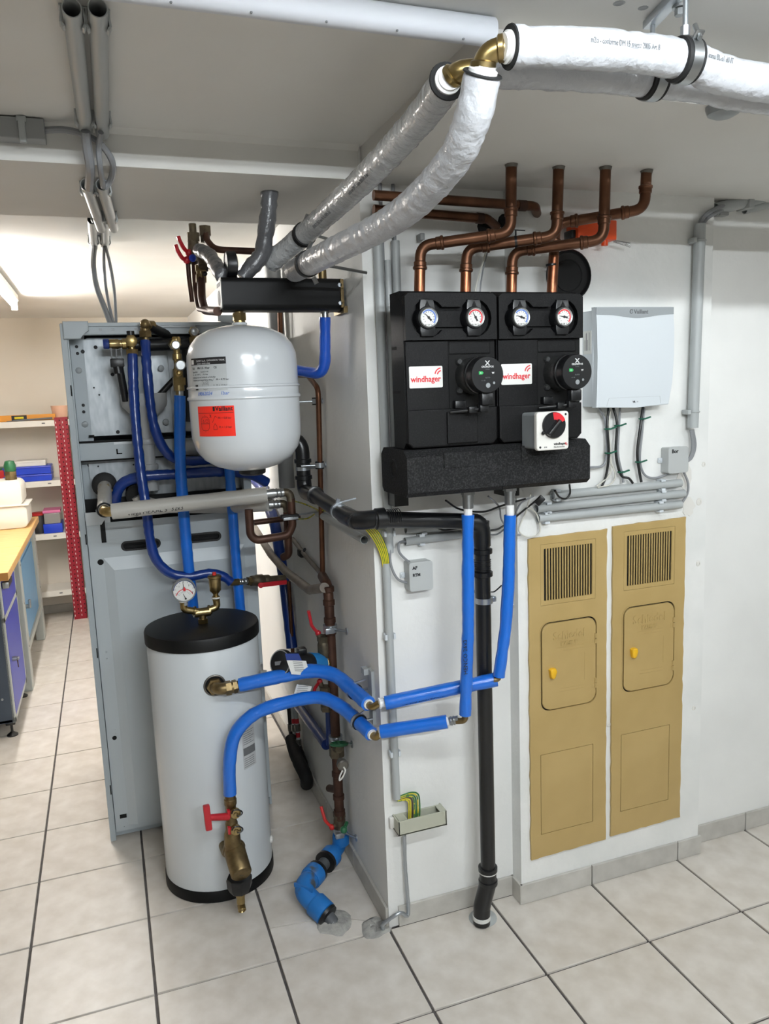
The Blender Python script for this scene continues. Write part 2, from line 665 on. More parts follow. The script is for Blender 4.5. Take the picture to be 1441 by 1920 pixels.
# narrow fillet where the recess ceiling meets the beam
mb = MB(); mb.prism([(0, 0), (0, -.012), (-.014, 0)], (XL, 0, HC), Y, Z, 1.022 - XL); struct('trim_3', mb, 'ceiling')
# skirting tiles, one piece each
def skirt(name, segs, y=None, x=None, h=.066, t=.009):
    base = None
    for a, b in segs:
        mb = MB()
        if y is not None:
            mb.span((a + .002, y - t, .001), (b - .002, y, h), bev=.001, seg=1)
        else:
            mb.span((x - t, a + .002, .001), (x, b - .002, h), bev=.001, seg=1)
        if base is None:
            base = struct(name, mb, 'skirting')
        else:
            obj('skirting_tile', mb, 'skirting', base, smooth=False)
skirt('baseboard_pillar_front', [(1.05, 1.446)], y=.004)
skirt('baseboard_chimney', [(1.438, 1.70), (1.70, 2.04), (2.04, 2.139)], y=-.05)
skirt('baseboard_side', [(2.14, 2.38), (2.38, 2.72), (2.72, 3.06), (3.06, 3.4)], y=0)
skirt('baseboard_pillar_side', [(.004, .33), (.33, .67), (.67, 1.05)], x=1.022)
skirt('baseboard_inner', [(1.05, 1.36), (1.36, 1.7), (1.7, 2.04), (2.04, 2.38), (2.38, 2.72), (2.72, 3.06), (3.06, 3.4), (3.4, 3.74), (3.74, 4.08), (4.08, 4.37)], x=1.034)
skirt('baseboard_back', [(-2.04, -1.36), (-1.36, -.68), (-.68, -.34), (-.34, 0), (0, .34), (.34, .68), (.68, 1.01)], y=YF)
mb = MB(); mb.span((1.438, -.058, .001), (1.446, .004, .066)); struct('trim_4', mb, 'skirting')
# smeared plaster round the chimney panels and dowel holes
for k, (x, z, r) in enumerate(((2.1, 1.222, .012), (2.103, 1.02, .009), (1.765, .535, .008), (2.1, .53, .008), (2.115, 1.34, .008))):
    mb = MB()
    mb.lathe((x, -.0505, z), -Y, [(r, 0), (r * .9, .0015), (r * .45, .0022), (r * .4, .0005)], 12)
    o = obj('wall_plug', mb, 'off_white')
    tag(o, ('white wall plug at the top right corner of the beige chimney door', 'plugged hole beside the right chimney door, next to its louvre', 'screw plug in the white strip between the two beige chimney doors', 'small white plug right of the right chimney door, near its foot', 'chipped plug high on the chimney edge under the grey conduits')[k], 'wall plug')

# ================================================================ lamps
def batten(name, label, a, b, m, r=.013, up=.042):
    a, b = Vector(a), Vector(b)
    t = thing(name, label, 'lamp', (a + b) / 2 + Vector((0, 0, .04)))
    mb = MB(); mb.beam(a + Vector((0, 0, up)), b + Vector((0, 0, up)), .05, .035 if up > .03 else .008, bev=.003)
    obj('housing', mb, 'off_white', t)
    mb = MB(); mb.cyl(a, b, r, n=12)
    obj('fluorescent_tube', mb, m, t)
    if up < .03:  # added wings that keep direct lamp light off the ceiling
        mb = MB()
        sd = (b - a).normalized().cross(Z)
        for e in (-1, 1):
            q0, q1 = a + sd * (.012 * e) + Z * .013, a + sd * (.055 * e)
            w0 = [mb.bm.verts.new(v) for v in (q0, q1, q1 + (b - a), q0 + (b - a))]
            w1 = [mb.bm.verts.new(v.co + Z * .002) for v in w0]
            mb.face(w0); mb.face(w1[::-1]); mb.skin(w0, w1)
        obj('light_shield', mb, 'off_white', t, smooth=False)
    d = (b - a).normalized()
    for p, s in ((a, -1), (b, 1)):
        mb = MB(); mb.beam(p + d * (s * .001), p + d * (s * .012), .034, .05, bev=.003)
        obj('end_cap', mb, 'off_white', t)
batten('ceiling_lamp', 'lit white batten on the ceiling in front of the pillar, nearer the tank', (.38, -1.5, 2.215), (1.58, -1.5, 2.215), 'near_lamp', r=.010, up=.0145)
batten('ceiling_lamp', 'lit white batten on the ceiling toward the side wall', (2.15, -1.5, 2.215), (3.35, -1.5, 2.215), 'side_lamp', r=.010, up=.0145)
batten('ceiling_lamp', 'added unseen fill batten farther back on the ceiling of the front room', (.3, -3.0, 2.215), (1.5, -3.0, 2.215), 'rear_fill_lamp', r=.010, up=.0145)  # added lamp, out of view, to lift the front room's brightness
batten('ceiling_lamp', 'lit fluorescent batten on the bright ceiling above the workbenches', (-.075, 1.48, 2.165), (-.075, 2.97, 2.165), 'back_lamp')

# ================================================================ pump groups on the chimney breast
def dogbone(dx, r, h, n=14):
    out = []
    for s in (1, -1):
        a0 = math.asin(h / r)
        for i in range(n + 1):
            a = -math.pi + a0 + (2 * math.pi - 2 * a0) * i / n
            out.append((s * (dx + r * math.cos(a)), s * r * math.sin(a)))
    return out


def pump_group(x0, label, mixer, angs):
    zt, zb = 1.846, 1.462
    w = .249
    t = thing('pump_group', label, 'pump group', (x0 + w / 2, -.055, zb), 'black pump groups on the wall')
    yf = -.215
    # back shell: chamfered block
    mb = MB()
    mb.prism([(0, 0), (.165 - .02, 0), (.165, .02), (.165, zt - zb - .025), (.165 - .02, zt - zb), (0, zt - zb)], (x0 + .001, -.055, zb), -Y, Z, -.247)
    mb = MB()
    mb.prism([(.080, 0), (.165 - .02, 0), (.165, .02), (.165, zt - zb - .025), (.165 - .02, zt - zb), (.080, zt - zb)], (x0 + .001, -.055, zb), -Y, Z, -.247)
    mb.prism([(0, .01), (.0795, .01), (.0795, zt - zb - .02), (0, zt - zb - .02)], (x0 + .035, -.055, zb), -Y, Z, -.18)
    body = obj('insulation_shell', mb, 'epp', t, smooth=False)
    mb = MB()
    mb.span((x0 + .0005, -.19, 1.60), (x0 + .0015, -.14, 1.606))
    mb.span((x0 + .0005, -.17, 1.708), (x0 + .0015, -.138, 1.716))
    obj('side_slot', mb, 'dark_hole', body, smooth=False)
    # upper cover with the bone-shaped recess
    zc = 1.778
    out = [(-.123, -.052), (.123, -.052), (.123, .052), (.113, .060), (-.113, .060), (-.123, .052)]
    mb = plate(out, [dogbone(.0625, .046, .027)], (x0 + .1245, -.236, zc), X, Z, .022)
    cover = obj('upper_cover', mb, 'epp', t, smooth=False)
    mb = MB(); mb.span((x0 + .06, -.226, zc - .022), (x0 + .19, -.2, zc + .020), bev=.002)
    obj('cover_bridge', mb, 'epp', cover, smooth=False)
    for k, (gx, col, ang) in enumerate(((.056, 'ink_blue', angs[0]), (.181, 'ink_red', angs[1]))):
        g = Vector((x0 + gx, -.215, zc))
        mb = MB()
        mb.lathe(g, -Y, [(.030, 0), (.031, .018), (.027, .032), (.0245, .036)], 28)
        mb.prism([(-.017, -.044), (.017, -.044), (.020, -.03), (.020, .03), (.017, .044), (-.017, .044), (-.02, .03), (-.02, -.03)], g - Y * .004, X, Z, .026, bev=.003)
        kn = obj('thermometer_valve_knob', mb, 'black', cover, ang=30)
        mb = MB(); mb.prism([(-.006, 0), (.006, 0), (0, .013)], g - Y * .030 + Z * .027, X, Z, .0015)
        # gauge is a sub-part of the cover; its dial goes beside it under the cover
        obj('pointer_mark', mb, 'epp', cover, smooth=False)
        gauge_parts.append((g - Y * .034, col, ang, t))
    # middle column
    mb = MB(); mb.span((x0 + .003, -.227, 1.556), (x0 + .117, -.2, 1.7245), bev=.002)
    col = obj('column_cover', mb, 'epp', t, smooth=False)
    mb = MB(); mb.span((x0 + .120, -.224, 1.69), (x0 + .236, -.19, 1.722), bev=.004)
    obj('upper_block', mb, 'epp', t, smooth=False)
    mb = MB(); mb.span((x0 + .119, -.2215, 1.556), (x0 + .247, -.2195, 1.7245))  # flat dark sheet; the shade of the pump recess put in as colour
    obj('recess_shade_sheet', mb, 'dark_hole', t, smooth=False)
    # lower cover
    mb = MB(); mb.prism([(0, .012), (.012, 0), (.234, 0), (.246, .012), (.246, .094), (0, .094)], (x0 + .0015, -.212, 1.464), X, Z, .020, bev=.004)
    low = obj('lower_cover', mb, 'epp', t, smooth=False)
    if not mixer:
        mb = MB(); mb.span((x0 + .105, -.238, 1.470), (x0 + .19, -.22, 1.550), bev=.003)
        obj('raised_panel', mb, 'epp', low, smooth=False)
    # maker's plate
    lz = 1.6375
    lw, lh = .089, .0525
    cx = x0 + .0545
    mb = MB(); mb.prism(at(rrect(lw, lh, .003), 0, 0), (cx, -.227, lz), X, Z, .001)
    pl = part(obj('name_plate', mb, 'white_label', t, smooth=False), 'white name plate with red lettering')
    text('windhager', .0205, (cx - .0405, -.2282, lz - .0115), X, Z, 'ink_red', pl, bold=.00045, squeeze=.93)
    mb = MB()
    for R0 in (.009, .0155):
        for i in range(6):
            a, b = (math.radians(95 + 75 * (i + q) / 6) for q in (0, 1))
            mb.prism([(R * math.cos(s), R * math.sin(s)) for R, s in ((R0, a), (R0 + .003, a), (R0 + .003, b), (R0, b))][::-1], (cx + .041, -.2281, lz + .004), X, Z, .0004)
    obj('red_arcs', mb, 'ink_red', pl, smooth=False)
    # circulation pump
    pc = Vector((x0 + .182, -.215, 1.637))
    mb = MB()
    mb.lathe(pc + Y * .02, -Y, [(.05, 0), (.05, .012), (.046, .014), (.046, .05), (.0465, .075), (.0455, .077)], 36)
    mot = obj('pump_motor', mb, 'pump', t)
    mb = MB()
    for sx in (-1, 1):
        for sz in (-1, 1):
            q = pc + X * (sx * .036) + Z * (sz * .036)
            mb.lathe(q + Y * .004, -Y, [(.009, 0), (.009, .016), (.006, .02)], 12)
            mb.hexa(q - Y * .012, q - Y * .0165, .0045)
    obj('flange_screw', mb, 'pump', mot)
    mb = MB()
    mb.lathe(pc - Y * .055, -Y, [(.047, 0), (.047, .008), (.0445, .010), (.0445, .034), (.0425, .0385), (.0, .0385)], 40)
    hd = obj('control_head', mb, 'black', t)
    f = pc - Y * .0936
    mb = MB()
    for a in (45, 135, 225, 315):
        d = X * math.cos(math.radians(a)) + Z * math.sin(math.radians(a))
        mb.box(f + Z * .028 + d * .0042, (.0075, .0006, .0022), Matrix.Rotation(-math.radians(a), 3, 'Y'))
    obj('maker_mark', mb, 'ink_white', hd, smooth=False)
    text('GRUNDFOS', .0062, f + Z * .0172 - Y * .0002, X, Z, 'ink_white', hd, center=True, bold=.0001)
    text('ALPHA2', .0032, f + Z * .012 - Y * .0002, X, Z, 'ink_grey', hd, center=True)
    mb = MB(); mb.prism([(0, 0), (.009, 0), (.0125, .0038), (.009, .0076), (0, .0076)], f + X * -.0235 + Z * .001, X, Z, .0004)
    gm = obj('green_mark', mb, 'green_mark', hd, smooth=False)
    text('A', .0058, f + X * -.0205 + Z * .0028 - Y * .0006, X, Z, 'ink_white', hd)
    text('W', .0062, f + X * .0115 + Z * .002 - Y * .0002, X, Z, 'ink_white', hd, bold=.0002)
    text('AUTO', .0048, f + Z * -.0085 - Y * .0002, X, Z, 'ink_grey', hd, center=True)
    text('I  II  III', .004, f + X * -.012 + Z * -.015 - Y * .0002, X, Z, 'ink_grey', hd, center=True)
    mb = MB(); mb.lathe(f + X * .001 - Z * .0255, -Y, [(.0062, 0), (.0055, .0008)], 18); mb.lathe(f + X * .017 - Z * .02, -Y, [(.0032, 0), (.003, .0006)], 12)
    obj('push_button', mb, 'silver', hd)
    # plug and lead below the head
    mb = MB()
    mb.box(pc + Vector((.005, -.072, -.058)), (.032, .024, .03), bev=.004)
    mb.box(pc + Vector((.002, -.062, -.08)), (.024, .02, .02), bev=.003)
    mb.tube([pc + Vector((-.004, -.06, -.082)), pc + Vector((-.03, -.045, -.085)), pc + Vector((-.07, -.025, -.088))], .0042, fil=.01)
    mb.box(pc + Vector((-.022, -.05, -.0835)), (.022, .014, .016), bev=.002)
    mb.box(pc + Vector((-.04, -.014, -.07)), (.03, .02, .02), bev=.003)
    obj('power_plug', mb, 'black', t)
    return t


gauge_parts = []
g1 = pump_group(1.043, 'black foam pump group on the side next to the pillar edge, without a white actuator', False, (135, 120))
g2 = pump_group(1.2955, 'black foam pump group with the white mixing actuator mounted low on its front', True, (163, 170))
for c, col, ang, t in gauge_parts:
    mb = MB(); mb.lathe(c, -Y, [(.026, 0), (.026, .001)], 30)
    th = part(obj('thermometer', mb, 'black', t), 'thermometer with a blue scale' if col == 'ink_blue' else 'thermometer with a red scale')
    r = .0242
    mb = MB(); mb.lathe(c - Y * .001, -Y, [(r, 0), (r, .003), (r * .95, .0045), (r * .86, .0035), (r * .84, .0015)], 32)
    obj('bezel', mb, 'chrome', th)
    mb = MB(); mb.lathe(c - Y * .001, -Y, [(r * .85, 0), (r * .85, .0016)], 32)
    obj('dial', mb, 'white_label', th)
    mb = MB()
    k = 16
    for i in range(k):
        a, b = (math.radians(-45 + (205 if col == 'ink_red' else 190) * (i + q) / k) for q in (0, 1))
        mb.prism([(r * q * math.cos(s), r * q * math.sin(s)) for q, s in ((.66, a), (.8, a), (.8, b), (.66, b))], c - Y * .0027, X, Z, .0002)
    obj('scale_arc', mb, col, th, smooth=False)
    mb = MB()
    for i in range(11):
        a = math.radians(-45 + 270 * i / 10)
        mb.box(c + X * (r * .56 * math.cos(a)) + Z * (r * .56 * math.sin(a)) - Y * .003, (r * .14, .0003, r * .05), Matrix.Rotation(-a, 3, 'Y'))
    obj('tick_marks', mb, 'ink_grey', th, smooth=False)
    mb = MB()
    a = math.radians(ang)
    d, e = X * math.cos(a) + Z * math.sin(a), X * math.sin(a) - Z * math.cos(a)
    mb.prism([(-r * .42, -r * .11), (r * .6, -r * .02), (r * .6, r * .02), (-r * .42, r * .11)][::-1], c - Y * .003, d, e, .0005)
    mb.lathe(c - Y * .003, -Y, [(r * .14, 0), (r * .14, .001)], 14)
    obj('needle', mb, 'ink', th, smooth=False)
    text('0-120 °C', .0052, c - Y * .003 - Z * (r * .78), X, Z, 'ink', th, center=True)

# white mixing actuator on the second group
t = thing('mixer_actuator', 'white and grey actuator box with a black pointer knob and red sector', 'actuator', (1.404, -.234, 1.445))
ac = Vector((1.404, -.31, 1.4925))
mb = MB(); mb.prism(rrect(.088, .092, .008), (ac.x, -.2345, ac.z), X, Z, .066)
obj('grey_housing', mb, 'silver', t, smooth=False)
mb = MB(); mb.prism(rrect(.093, .097, .008), (ac.x, -.300, ac.z), X, Z, .012, bev=.003)
obj('front_cover', mb, 'off_white', t, smooth=False)
kc = ac + Vector((.0015, -.0025, .014))
mb = MB(); mb.lathe(kc, -Y, [(.033, 0), (.033, .004), (.031, .006), (0, .006)], 36)
kn = obj('knob', mb, 'black', t)
mb = MB()
for i in range(8):
    a, b = (math.radians(20 + 80 * (i + q) / 8) for q in (0, 1))
    mb.prism([(R * math.cos(s), R * math.sin(s)) for R, s in ((.014, a), (.032, a), (.032, b), (.014, b))], kc - Y * .0061, X, Z, .0006)
obj('red_sector', mb, 'ink_red', kn, smooth=False)
mb = MB(); mb.beam(kc + Vector((.012, -.012, .012)), kc + Vector((-.022, -.012, -.024)), .015, .012, bev=.004); mb.ball(kc + Vector((-.032, -.004, -.018)), .005, 10)
obj('pointer', mb, 'black', kn)
mb = MB()
for dx, dz in ((.037, .04), (-.037, -.04)):
    mb.lathe(ac + Vector((dx, -.0015, dz)), -Y, [(.003, 0), (.003, .001)], 10)
obj('cover_screw', mb, 'ink', t)
text('windhager', .0085, ac + Vector((.002, -.0025, -.036)), X, Z, 'ink', t, bold=.0002)
text('Mischermotor', .0055, ac + Vector((.002, -.0025, -.043)), X, Z, 'ink', t)
text('IP42', .005, ac + Vector((-.026, -.0025, -.042)), X, Z, 'ink_grey', t)
mb = MB()
for R0 in (.004, .007):
    mb.torus(ac + Vector((.042, -.0026, -.031)), Y, R0, .0007, 20, 5, .25, math.pi * .5)
obj('red_arcs', mb, 'ink_red', t)

# manifold under both groups
t = thing('heating_manifold', 'long speckled dark grey foam manifold block under the two pump groups', 'manifold', (1.3, -.055, 1.342))
mb = MB(); mb.prism([(0, .012), (.012, 0), (.172, 0), (.187, .012), (.187, .1), (.165, .118), (.02, .118), (0, .1)], (1.034, -.055, 1.342), -Y, Z, -.528)
b = obj('foam_block', mb, 'epp_grey', t, smooth=False)
mb = MB(); mb.span((1.0825, -.2425, 1.344), (1.0845, -.24, 1.446)); mb.span((1.297, -.2423, 1.344), (1.298, -.24, 1.446))
obj('mould_seam', mb, 'epp', b, smooth=False)
for x0 in (1.133, 1.352):
    mb = MB(); mb.prism([(0, 0), (.098, 0), (.084, .036), (0, .036)], (x0, -.2415, 1.412 if x0 < 1.2 else 1.418), X, Z, .004)
    obj('sloped_notch', mb, 'epp_grey', b, smooth=False)
mb = MB(); mb.lathe((1.0345, -.15, 1.408), -X, [(.026, 0), (.024, .004), (.02, .004), (.019, -.006)], 20)
obj('end_plug', mb, 'dark_hole', b)
for x0 in (1.232, 1.357):
    mb = MB()
    mb.cyl((x0, -.17, 1.345), (x0, -.17, 1.322), .016); mb.hexa((x0, -.17, 1.336), (x0, -.17, 1.328), .0185); mb.cyl((x0, -.17, 1.326), (x0, -.17, 1.292), .0145)
    part(obj('outlet_sleeve', mb, 'chrome', t), 'steel press sleeve under the block')
mb = MB(); mb.span((1.06, -.075, 1.298), (1.10, .003, 1.345)); mb.span((1.40, -.075, 1.298), (1.44, .003, 1.345))
obj('wall_bracket', mb, 'black', t, smooth=False)

# ================================================================ copper pipes above the groups
def copper(label, pts, r=.0138, fil=.034, m='copper', lower=True):
    t = thing('copper_pipe', label, 'pipe', pts[0], 'copper pipes into the ceiling')
    mb = MB(); mb.tube(pts, r, n=18, fil=fil, seg=8)
    obj('pipe', mb, m, t)
    P = [Vector(p) for p in pts]
    for i in range(1, len(P) - 1):
        for q in (P[i - 1], P[i + 1]):
            d = (q - P[i]).normalized()
            a = P[i] + d * (fil + .004)
            mb = MB()
            mb.lathe(a, d, [(r, 0), (r + .0022, .002), (r + .0022, .012), (r + .0042, .014), (r + .0042, .019), (r + .001, .021)], 20)
            obj('press_collar', mb, m, t)
    return t, P


n4 = ('first copper pipe from the pillar, bending into the ceiling', 'second copper pipe from the pillar, with a black tie on its run', 'third copper pipe from the pillar, passing in front of the orange box', 'fourth copper pipe, farthest from the pillar, behind the others')
cps = [
    [(1.123, -0.14, 1.851), (1.13, -0.14, 1.965), (1.332, -0.238, 1.983), (1.336, -0.238, 2.154)],
    [(1.252, -0.14, 1.852), (1.258, -0.14, 1.961), (1.46, -0.243, 1.979), (1.467, -0.243, 2.156)],
    [(1.386, -0.14, 1.853), (1.391, -0.14, 1.956), (1.584, -0.266, 1.968), (1.589, -0.266, 2.155)],
    [(1.509, -0.14, 1.854), (1.522, -0.14, 2.03), (1.712, -0.262, 2.049), (1.717, -0.262, 2.155)],
]
for l, p in zip(n4, cps):
    a = Vector(p[0]); a.z = 1.847; p[0] = tuple(a)
    t, P = copper(l, p)
    mb = MB(); mb.cyl(P[0], P[0] + (P[1] - P[0]) * .55, .0139)
    part(obj('lower_pipe', mb, 'copper_new', t), 'brighter new copper at the bottom')
    mb = MB(); mb.lathe((P[3].x, P[3].y, HS - .001), (0, 0, -1), [(.0165, 0), (.0150, .004), (.0142, .008)], 14)
    obj('ceiling_filler', mb, 'darksteel', t)
    if l.startswith('second'):
        q = P[1] + (P[2] - P[1]) * .55
        d = (P[2] - P[1]).normalized()
        mb = MB(); mb.cyl(q - d * .003, q + d * .003, .0152); mb.box(q + Z * .018, (.004, .003, .02)); mb.box(q + Vector((.012, 0, .028)), (.03, .002, .003))
        obj('cable_tie', mb, 'black', t)
    if l.startswith('fourth'):
        q = P[1] + (P[2] - P[1]) * .52
        d = (P[2] - P[1]).normalized()
        mb = MB()
        for k in range(4):
            mb.torus(q + d * (.004 * k), d, .0148, .0013, 18, 5)
        obj('wire_coil', mb, 'chrome', t)
        mb = MB(); mb.cyl(P[0] + Z * .075, P[0] + Z * .08, .0152)
        obj('cable_tie', mb, 'black', t)
# two pipes along the wall behind them
t = thing('copper_pipe', 'upper of two level copper pipes running behind the bends near the ceiling', 'pipe', (1.153, -0.1, 2.082))
mb = MB(); mb.tube([(1.024, -0.1, 2.091), (1.484, -0.1, 2.083), (1.52, -0.048, 2.077)], .0125, fil=.03); obj('pipe', mb, 'copper', t)
mb = MB(); mb.tube([(1.431, -0.1, 2.083), (1.455, -0.1, 2.083)], .0142); obj('solder_sleeve', mb, 'copper_dark', t)
t = thing('copper_pipe', 'lower of two level copper pipes, ending in the hole in the wall', 'pipe', (1.161, -0.08, 2.056))
mb = MB(); mb.tube([(1.03, -0.08, 2.061), (1.348, -0.08, 2.05), (1.394, -0.048, 2.038)], .0125, fil=.025); obj('pipe', mb, 'copper', t)
mb = MB(); mb.tube([(1.318, -0.08, 2.051), (1.337, -0.08, 2.05)], .0142); obj('solder_sleeve', mb, 'copper_dark', t)
mb = MB()
for c, r in (((1.356, -0.051, 2.036), .022), ((1.417, -0.051, 2.052), .02)):
    mb.lathe(c, -Y, [(r, 0), (r * .8, .006), (r * .3, .003)], 11)
tag(obj('pipe_opening', mb, 'dark_hole'), 'ragged dark opening in the wall around the copper pipe ends', 'opening')
# flue cap
t = thing('flue_cap', 'round black flue opening in the wall above the second pump group', 'flue', (1.628, -0.05, 1.914))
c = Vector((1.617, -0.052, 1.911))
mb = MB(); mb.lathe(c, -Y, [(.071, 0), (.071, .010), (.067, .012), (.064, .004), (.062, .002), (0, .002)], 40); obj('collar', mb, 'black', t)
mb = MB(); mb.lathe(c - Y * .002, -Y, [(.045, 0), (.045, .003), (.043, .003), (.042, .001), (0, .001)], 32); obj('inner_cap', mb, 'black_matte', t)
# orange box with spring
t = thing('spring_actuator', 'small orange plastic box with a coiled wire spring behind the copper pipes', 'actuator', (1.699, -0.05, 2.026))
a, b = Vector((1.609, -0.1, 1.992)), Vector((1.735, -0.1, 2.053))
mb = MB(); mb.span((a.x, -.115, a.z + .008), (b.x, -.055, b.z), bev=.003); obj('housing', mb, 'orange', t)
mb = MB(); mb.span((a.x - .014, -.105, a.z + .012), (a.x, -.065, a.z + .034), bev=.003); obj('cable_gland', mb, 'black', t)
mb = MB(); mb.cyl((b.x - .03, -.1, a.z + .01), (b.x - .03, -.1, a.z - .006), .009); obj('release_button', mb, 'orange', t)
P = []
s0 = Vector((b.x - .002, -.1, a.z + .008))
for i in range(140):
    u_ = i / 139
    a_ = u_ * 2 * math.pi * 14
    r_ = .003 + .003 * u_
    P.append(s0 + Vector((.058 * u_, r_ * math.cos(a_), -.010 * u_ + r_ * math.sin(a_))))
mb = MB(); mb.tube(P, .0007, n=5); obj('spring', mb, 'chrome', t)
# small fixings on the wall above
t = tag(obj('wall_screw', MB().cyl((1.118, -0.004, 2.031), (1.119, -0.04, 2.032), .004).hexa((1.119, -0.036, 2.031), (1.119, -0.045, 2.032), .007), 'zinc'), 'steel screw sticking out of the wall by the white insulated pipe', 'screw')
mb = MB(); mb.span((1.177, -0.004, 2.001), (1.19, -0.03, 2.019), bev=.002)
tag(obj('pipe_clip', mb, 'dgrey'), 'empty grey clip on the wall left of the first copper bend', 'clip')

# ================================================================ control box and its cables
t = thing('control_box', 'flat white control box with silver top strip and maker name, cables below', 'control box', (1.80, -.05, 1.535))
mb = MB(); mb.prism([(0, .002), (.26, .002), (.262, .27), (0, .272)], (1.667, -.05, 1.538), X, Z, .052, bev=.003)
obj('back_housing', mb, 'light_plastic', t, smooth=False)
outl = [(1.6655, 1.537), (1.80, 1.532), (1.918, 1.5365), (1.928, 1.60), (1.933, 1.68), (1.932, 1.76), (1.929, 1.8175), (1.6625, 1.8175), (1.667, 1.76), (1.669, 1.68), (1.668, 1.60)]
mb = MB(); mb.prism(outl, (0, -.100, 0), X, Z, .021, bev=.004)
fr = obj('front_cover', mb, 'light_plastic', t, smooth=False)
strip = [(1.6635, 1.8165), (1.6635, 1.7965)] + [(1.6635 + .2645 * i / 20, 1.7965 - .0105 * math.exp(-((i - 10.5) / 5) ** 2)) for i in range(1, 21)] + [(1.928, 1.8165)]
mb = MB(); mb.prism(strip, (0, -.1205, 0), X, Z, .0016)
st = part(obj('top_strip', mb, 'silver', t, smooth=False), 'silver strip with the maker name')
text('Vaillant', .0165, (1.7895, -.1224, 1.7985), X, Z, 'ink_grey', st, bold=.0004)
mb = MB(); mb.torus((1.781, -.1222, 1.8045), Y, .0052, .0011, 20, 5, .82, .6); mb.box((1.779, -.1222, 1.807), (.0012, .0006, .009)); mb.box((1.7835, -.1222, 1.807), (.0012, .0006, .009))
obj('maker_emblem', mb, 'ink_grey', st)
text('VR', .0078, (1.789, -.1213, 1.5465), X, Z, 'ink', fr, bold=.0003)
text('71', .0058, (1.803, -.1213, 1.547), X, Z, 'ink_grey', fr)
mb = MB()
for a, b in (((1.70, 1.540), (1.708, 1.5625)), ((1.708, 1.5625), (1.885, 1.5625)), ((1.885, 1.5625), (1.888, 1.541))):
    mb.beam((a[0], -.1212, a[1]), (b[0], -.1212, b[1]), .0007, .0006)
obj('flap_seam', mb, 'grey', fr, smooth=False)
mb = MB(); mb.prism([(-.055, 1.69), (-.095, 1.69), (-.095, 1.755), (-.055, 1.755)][::-1], (1.6669, 0, 0), Y, Z, -.0006)
sl = obj('side_label', mb, 'white_label', t, smooth=False)
mb = MB()
for k in range(4):
    mb.span((1.6662, -.062 - .007 * k, 1.70), (1.6665, -.064 - .007 * k, 1.70 + .03 + .02 * (k % 2)))
mb.span((1.6661, -.068, 1.70), (1.6664, -.071, 1.748))
obj('side_print', mb, 'ink_grey', sl, smooth=False)


def cable(label, pts, r, m, cat='cable', group=None, name='cable', k=7):
    mb = MB(); mb.tube(spline(pts, k), r, n=8)
    return tag(obj(name, mb, m), label, cat, group)


yk = -.068
cable('grey cable from the control box curling down behind the manifold block', [(1.711, -0.068, 1.536), (1.733, -0.068, 1.494), (1.739, -0.068, 1.407), (1.727, -0.068, 1.365), (1.678, -0.068, 1.361)], .0036, 'cable_grey')
cable('black cable tied to the first grey cable under the control box', [(1.744, -0.068, 1.533), (1.735, -0.076, 1.479), (1.741, -0.076, 1.4), (1.738, -0.068, 1.336), (1.722, -0.07, 1.302)], .0036, 'cable_black')
cable('pale thin wire crossing from the control box to the top conduit', [(1.755, -0.068, 1.536), (1.746, -0.068, 1.486), (1.755, -0.068, 1.367), (1.746, -0.068, 1.331), (1.7, -0.074, 1.304)], .0022, 'cable_white')
cable('pale thin wire looping wide before the top conduit', [(1.747, -0.071, 1.38), (1.768, -0.071, 1.334), (1.749, -0.074, 1.307), (1.702, -0.077, 1.301)], .0022, 'cable_white')
cable('black cable that bends onto the conduit below the middle of the control box', [(1.761, -0.068, 1.534), (1.77, -0.074, 1.485), (1.767, -0.074, 1.398), (1.786, -0.072, 1.333), (1.814, -0.074, 1.32), (1.829, -0.074, 1.304)], .0038, 'cable_black')
cable('grey cable tied beside the bending black cable', [(1.785, -0.068, 1.533), (1.782, -0.068, 1.476), (1.779, -0.068, 1.397), (1.795, -0.068, 1.332), (1.798, -0.07, 1.308)], .0034, 'cable_grey')
cable('separate straight black cable below the right end of the control box', [(1.867, -0.068, 1.531), (1.852, -0.076, 1.473), (1.842, -0.076, 1.394), (1.854, -0.072, 1.336), (1.86, -0.074, 1.305)], .0042, 'cable_black')
cable('grey cable curving from the control box to the small marked junction box', [(1.871, -0.068, 1.529), (1.865, -0.068, 1.456), (1.858, -0.068, 1.373), (1.876, -0.068, 1.326), (1.916, -0.068, 1.313), (1.976, -0.068, 1.324)], .0036, 'cable_grey')
tl = ('green tie on the first cable bundle, near the box', 'green tie low on the first cable bundle', 'green tie on the middle cable pair, near the box', 'green tie low on the middle cable pair', 'green tie high on the last cable pair', 'green tie low on the last cable pair')
for l, (px, pz) in zip(tl, ((1.738, -0.075, 1.472)[::2], (1.74, -0.075, 1.401)[::2], (1.773, -0.075, 1.48)[::2], (1.786, -0.075, 1.341)[::2], (1.86, -0.075, 1.496)[::2], (1.849, -0.075, 1.367)[::2])):
    mb = MB(); mb.torus((px, -.074, pz), Z, .0092, .0024, 16, 6); mb.beam((px + .004, -.082, pz), (px + .022, -.084, pz + .005), .006, .004)
    tag(obj('cable_tie', mb, 'green_tie'), l, 'cable tie')


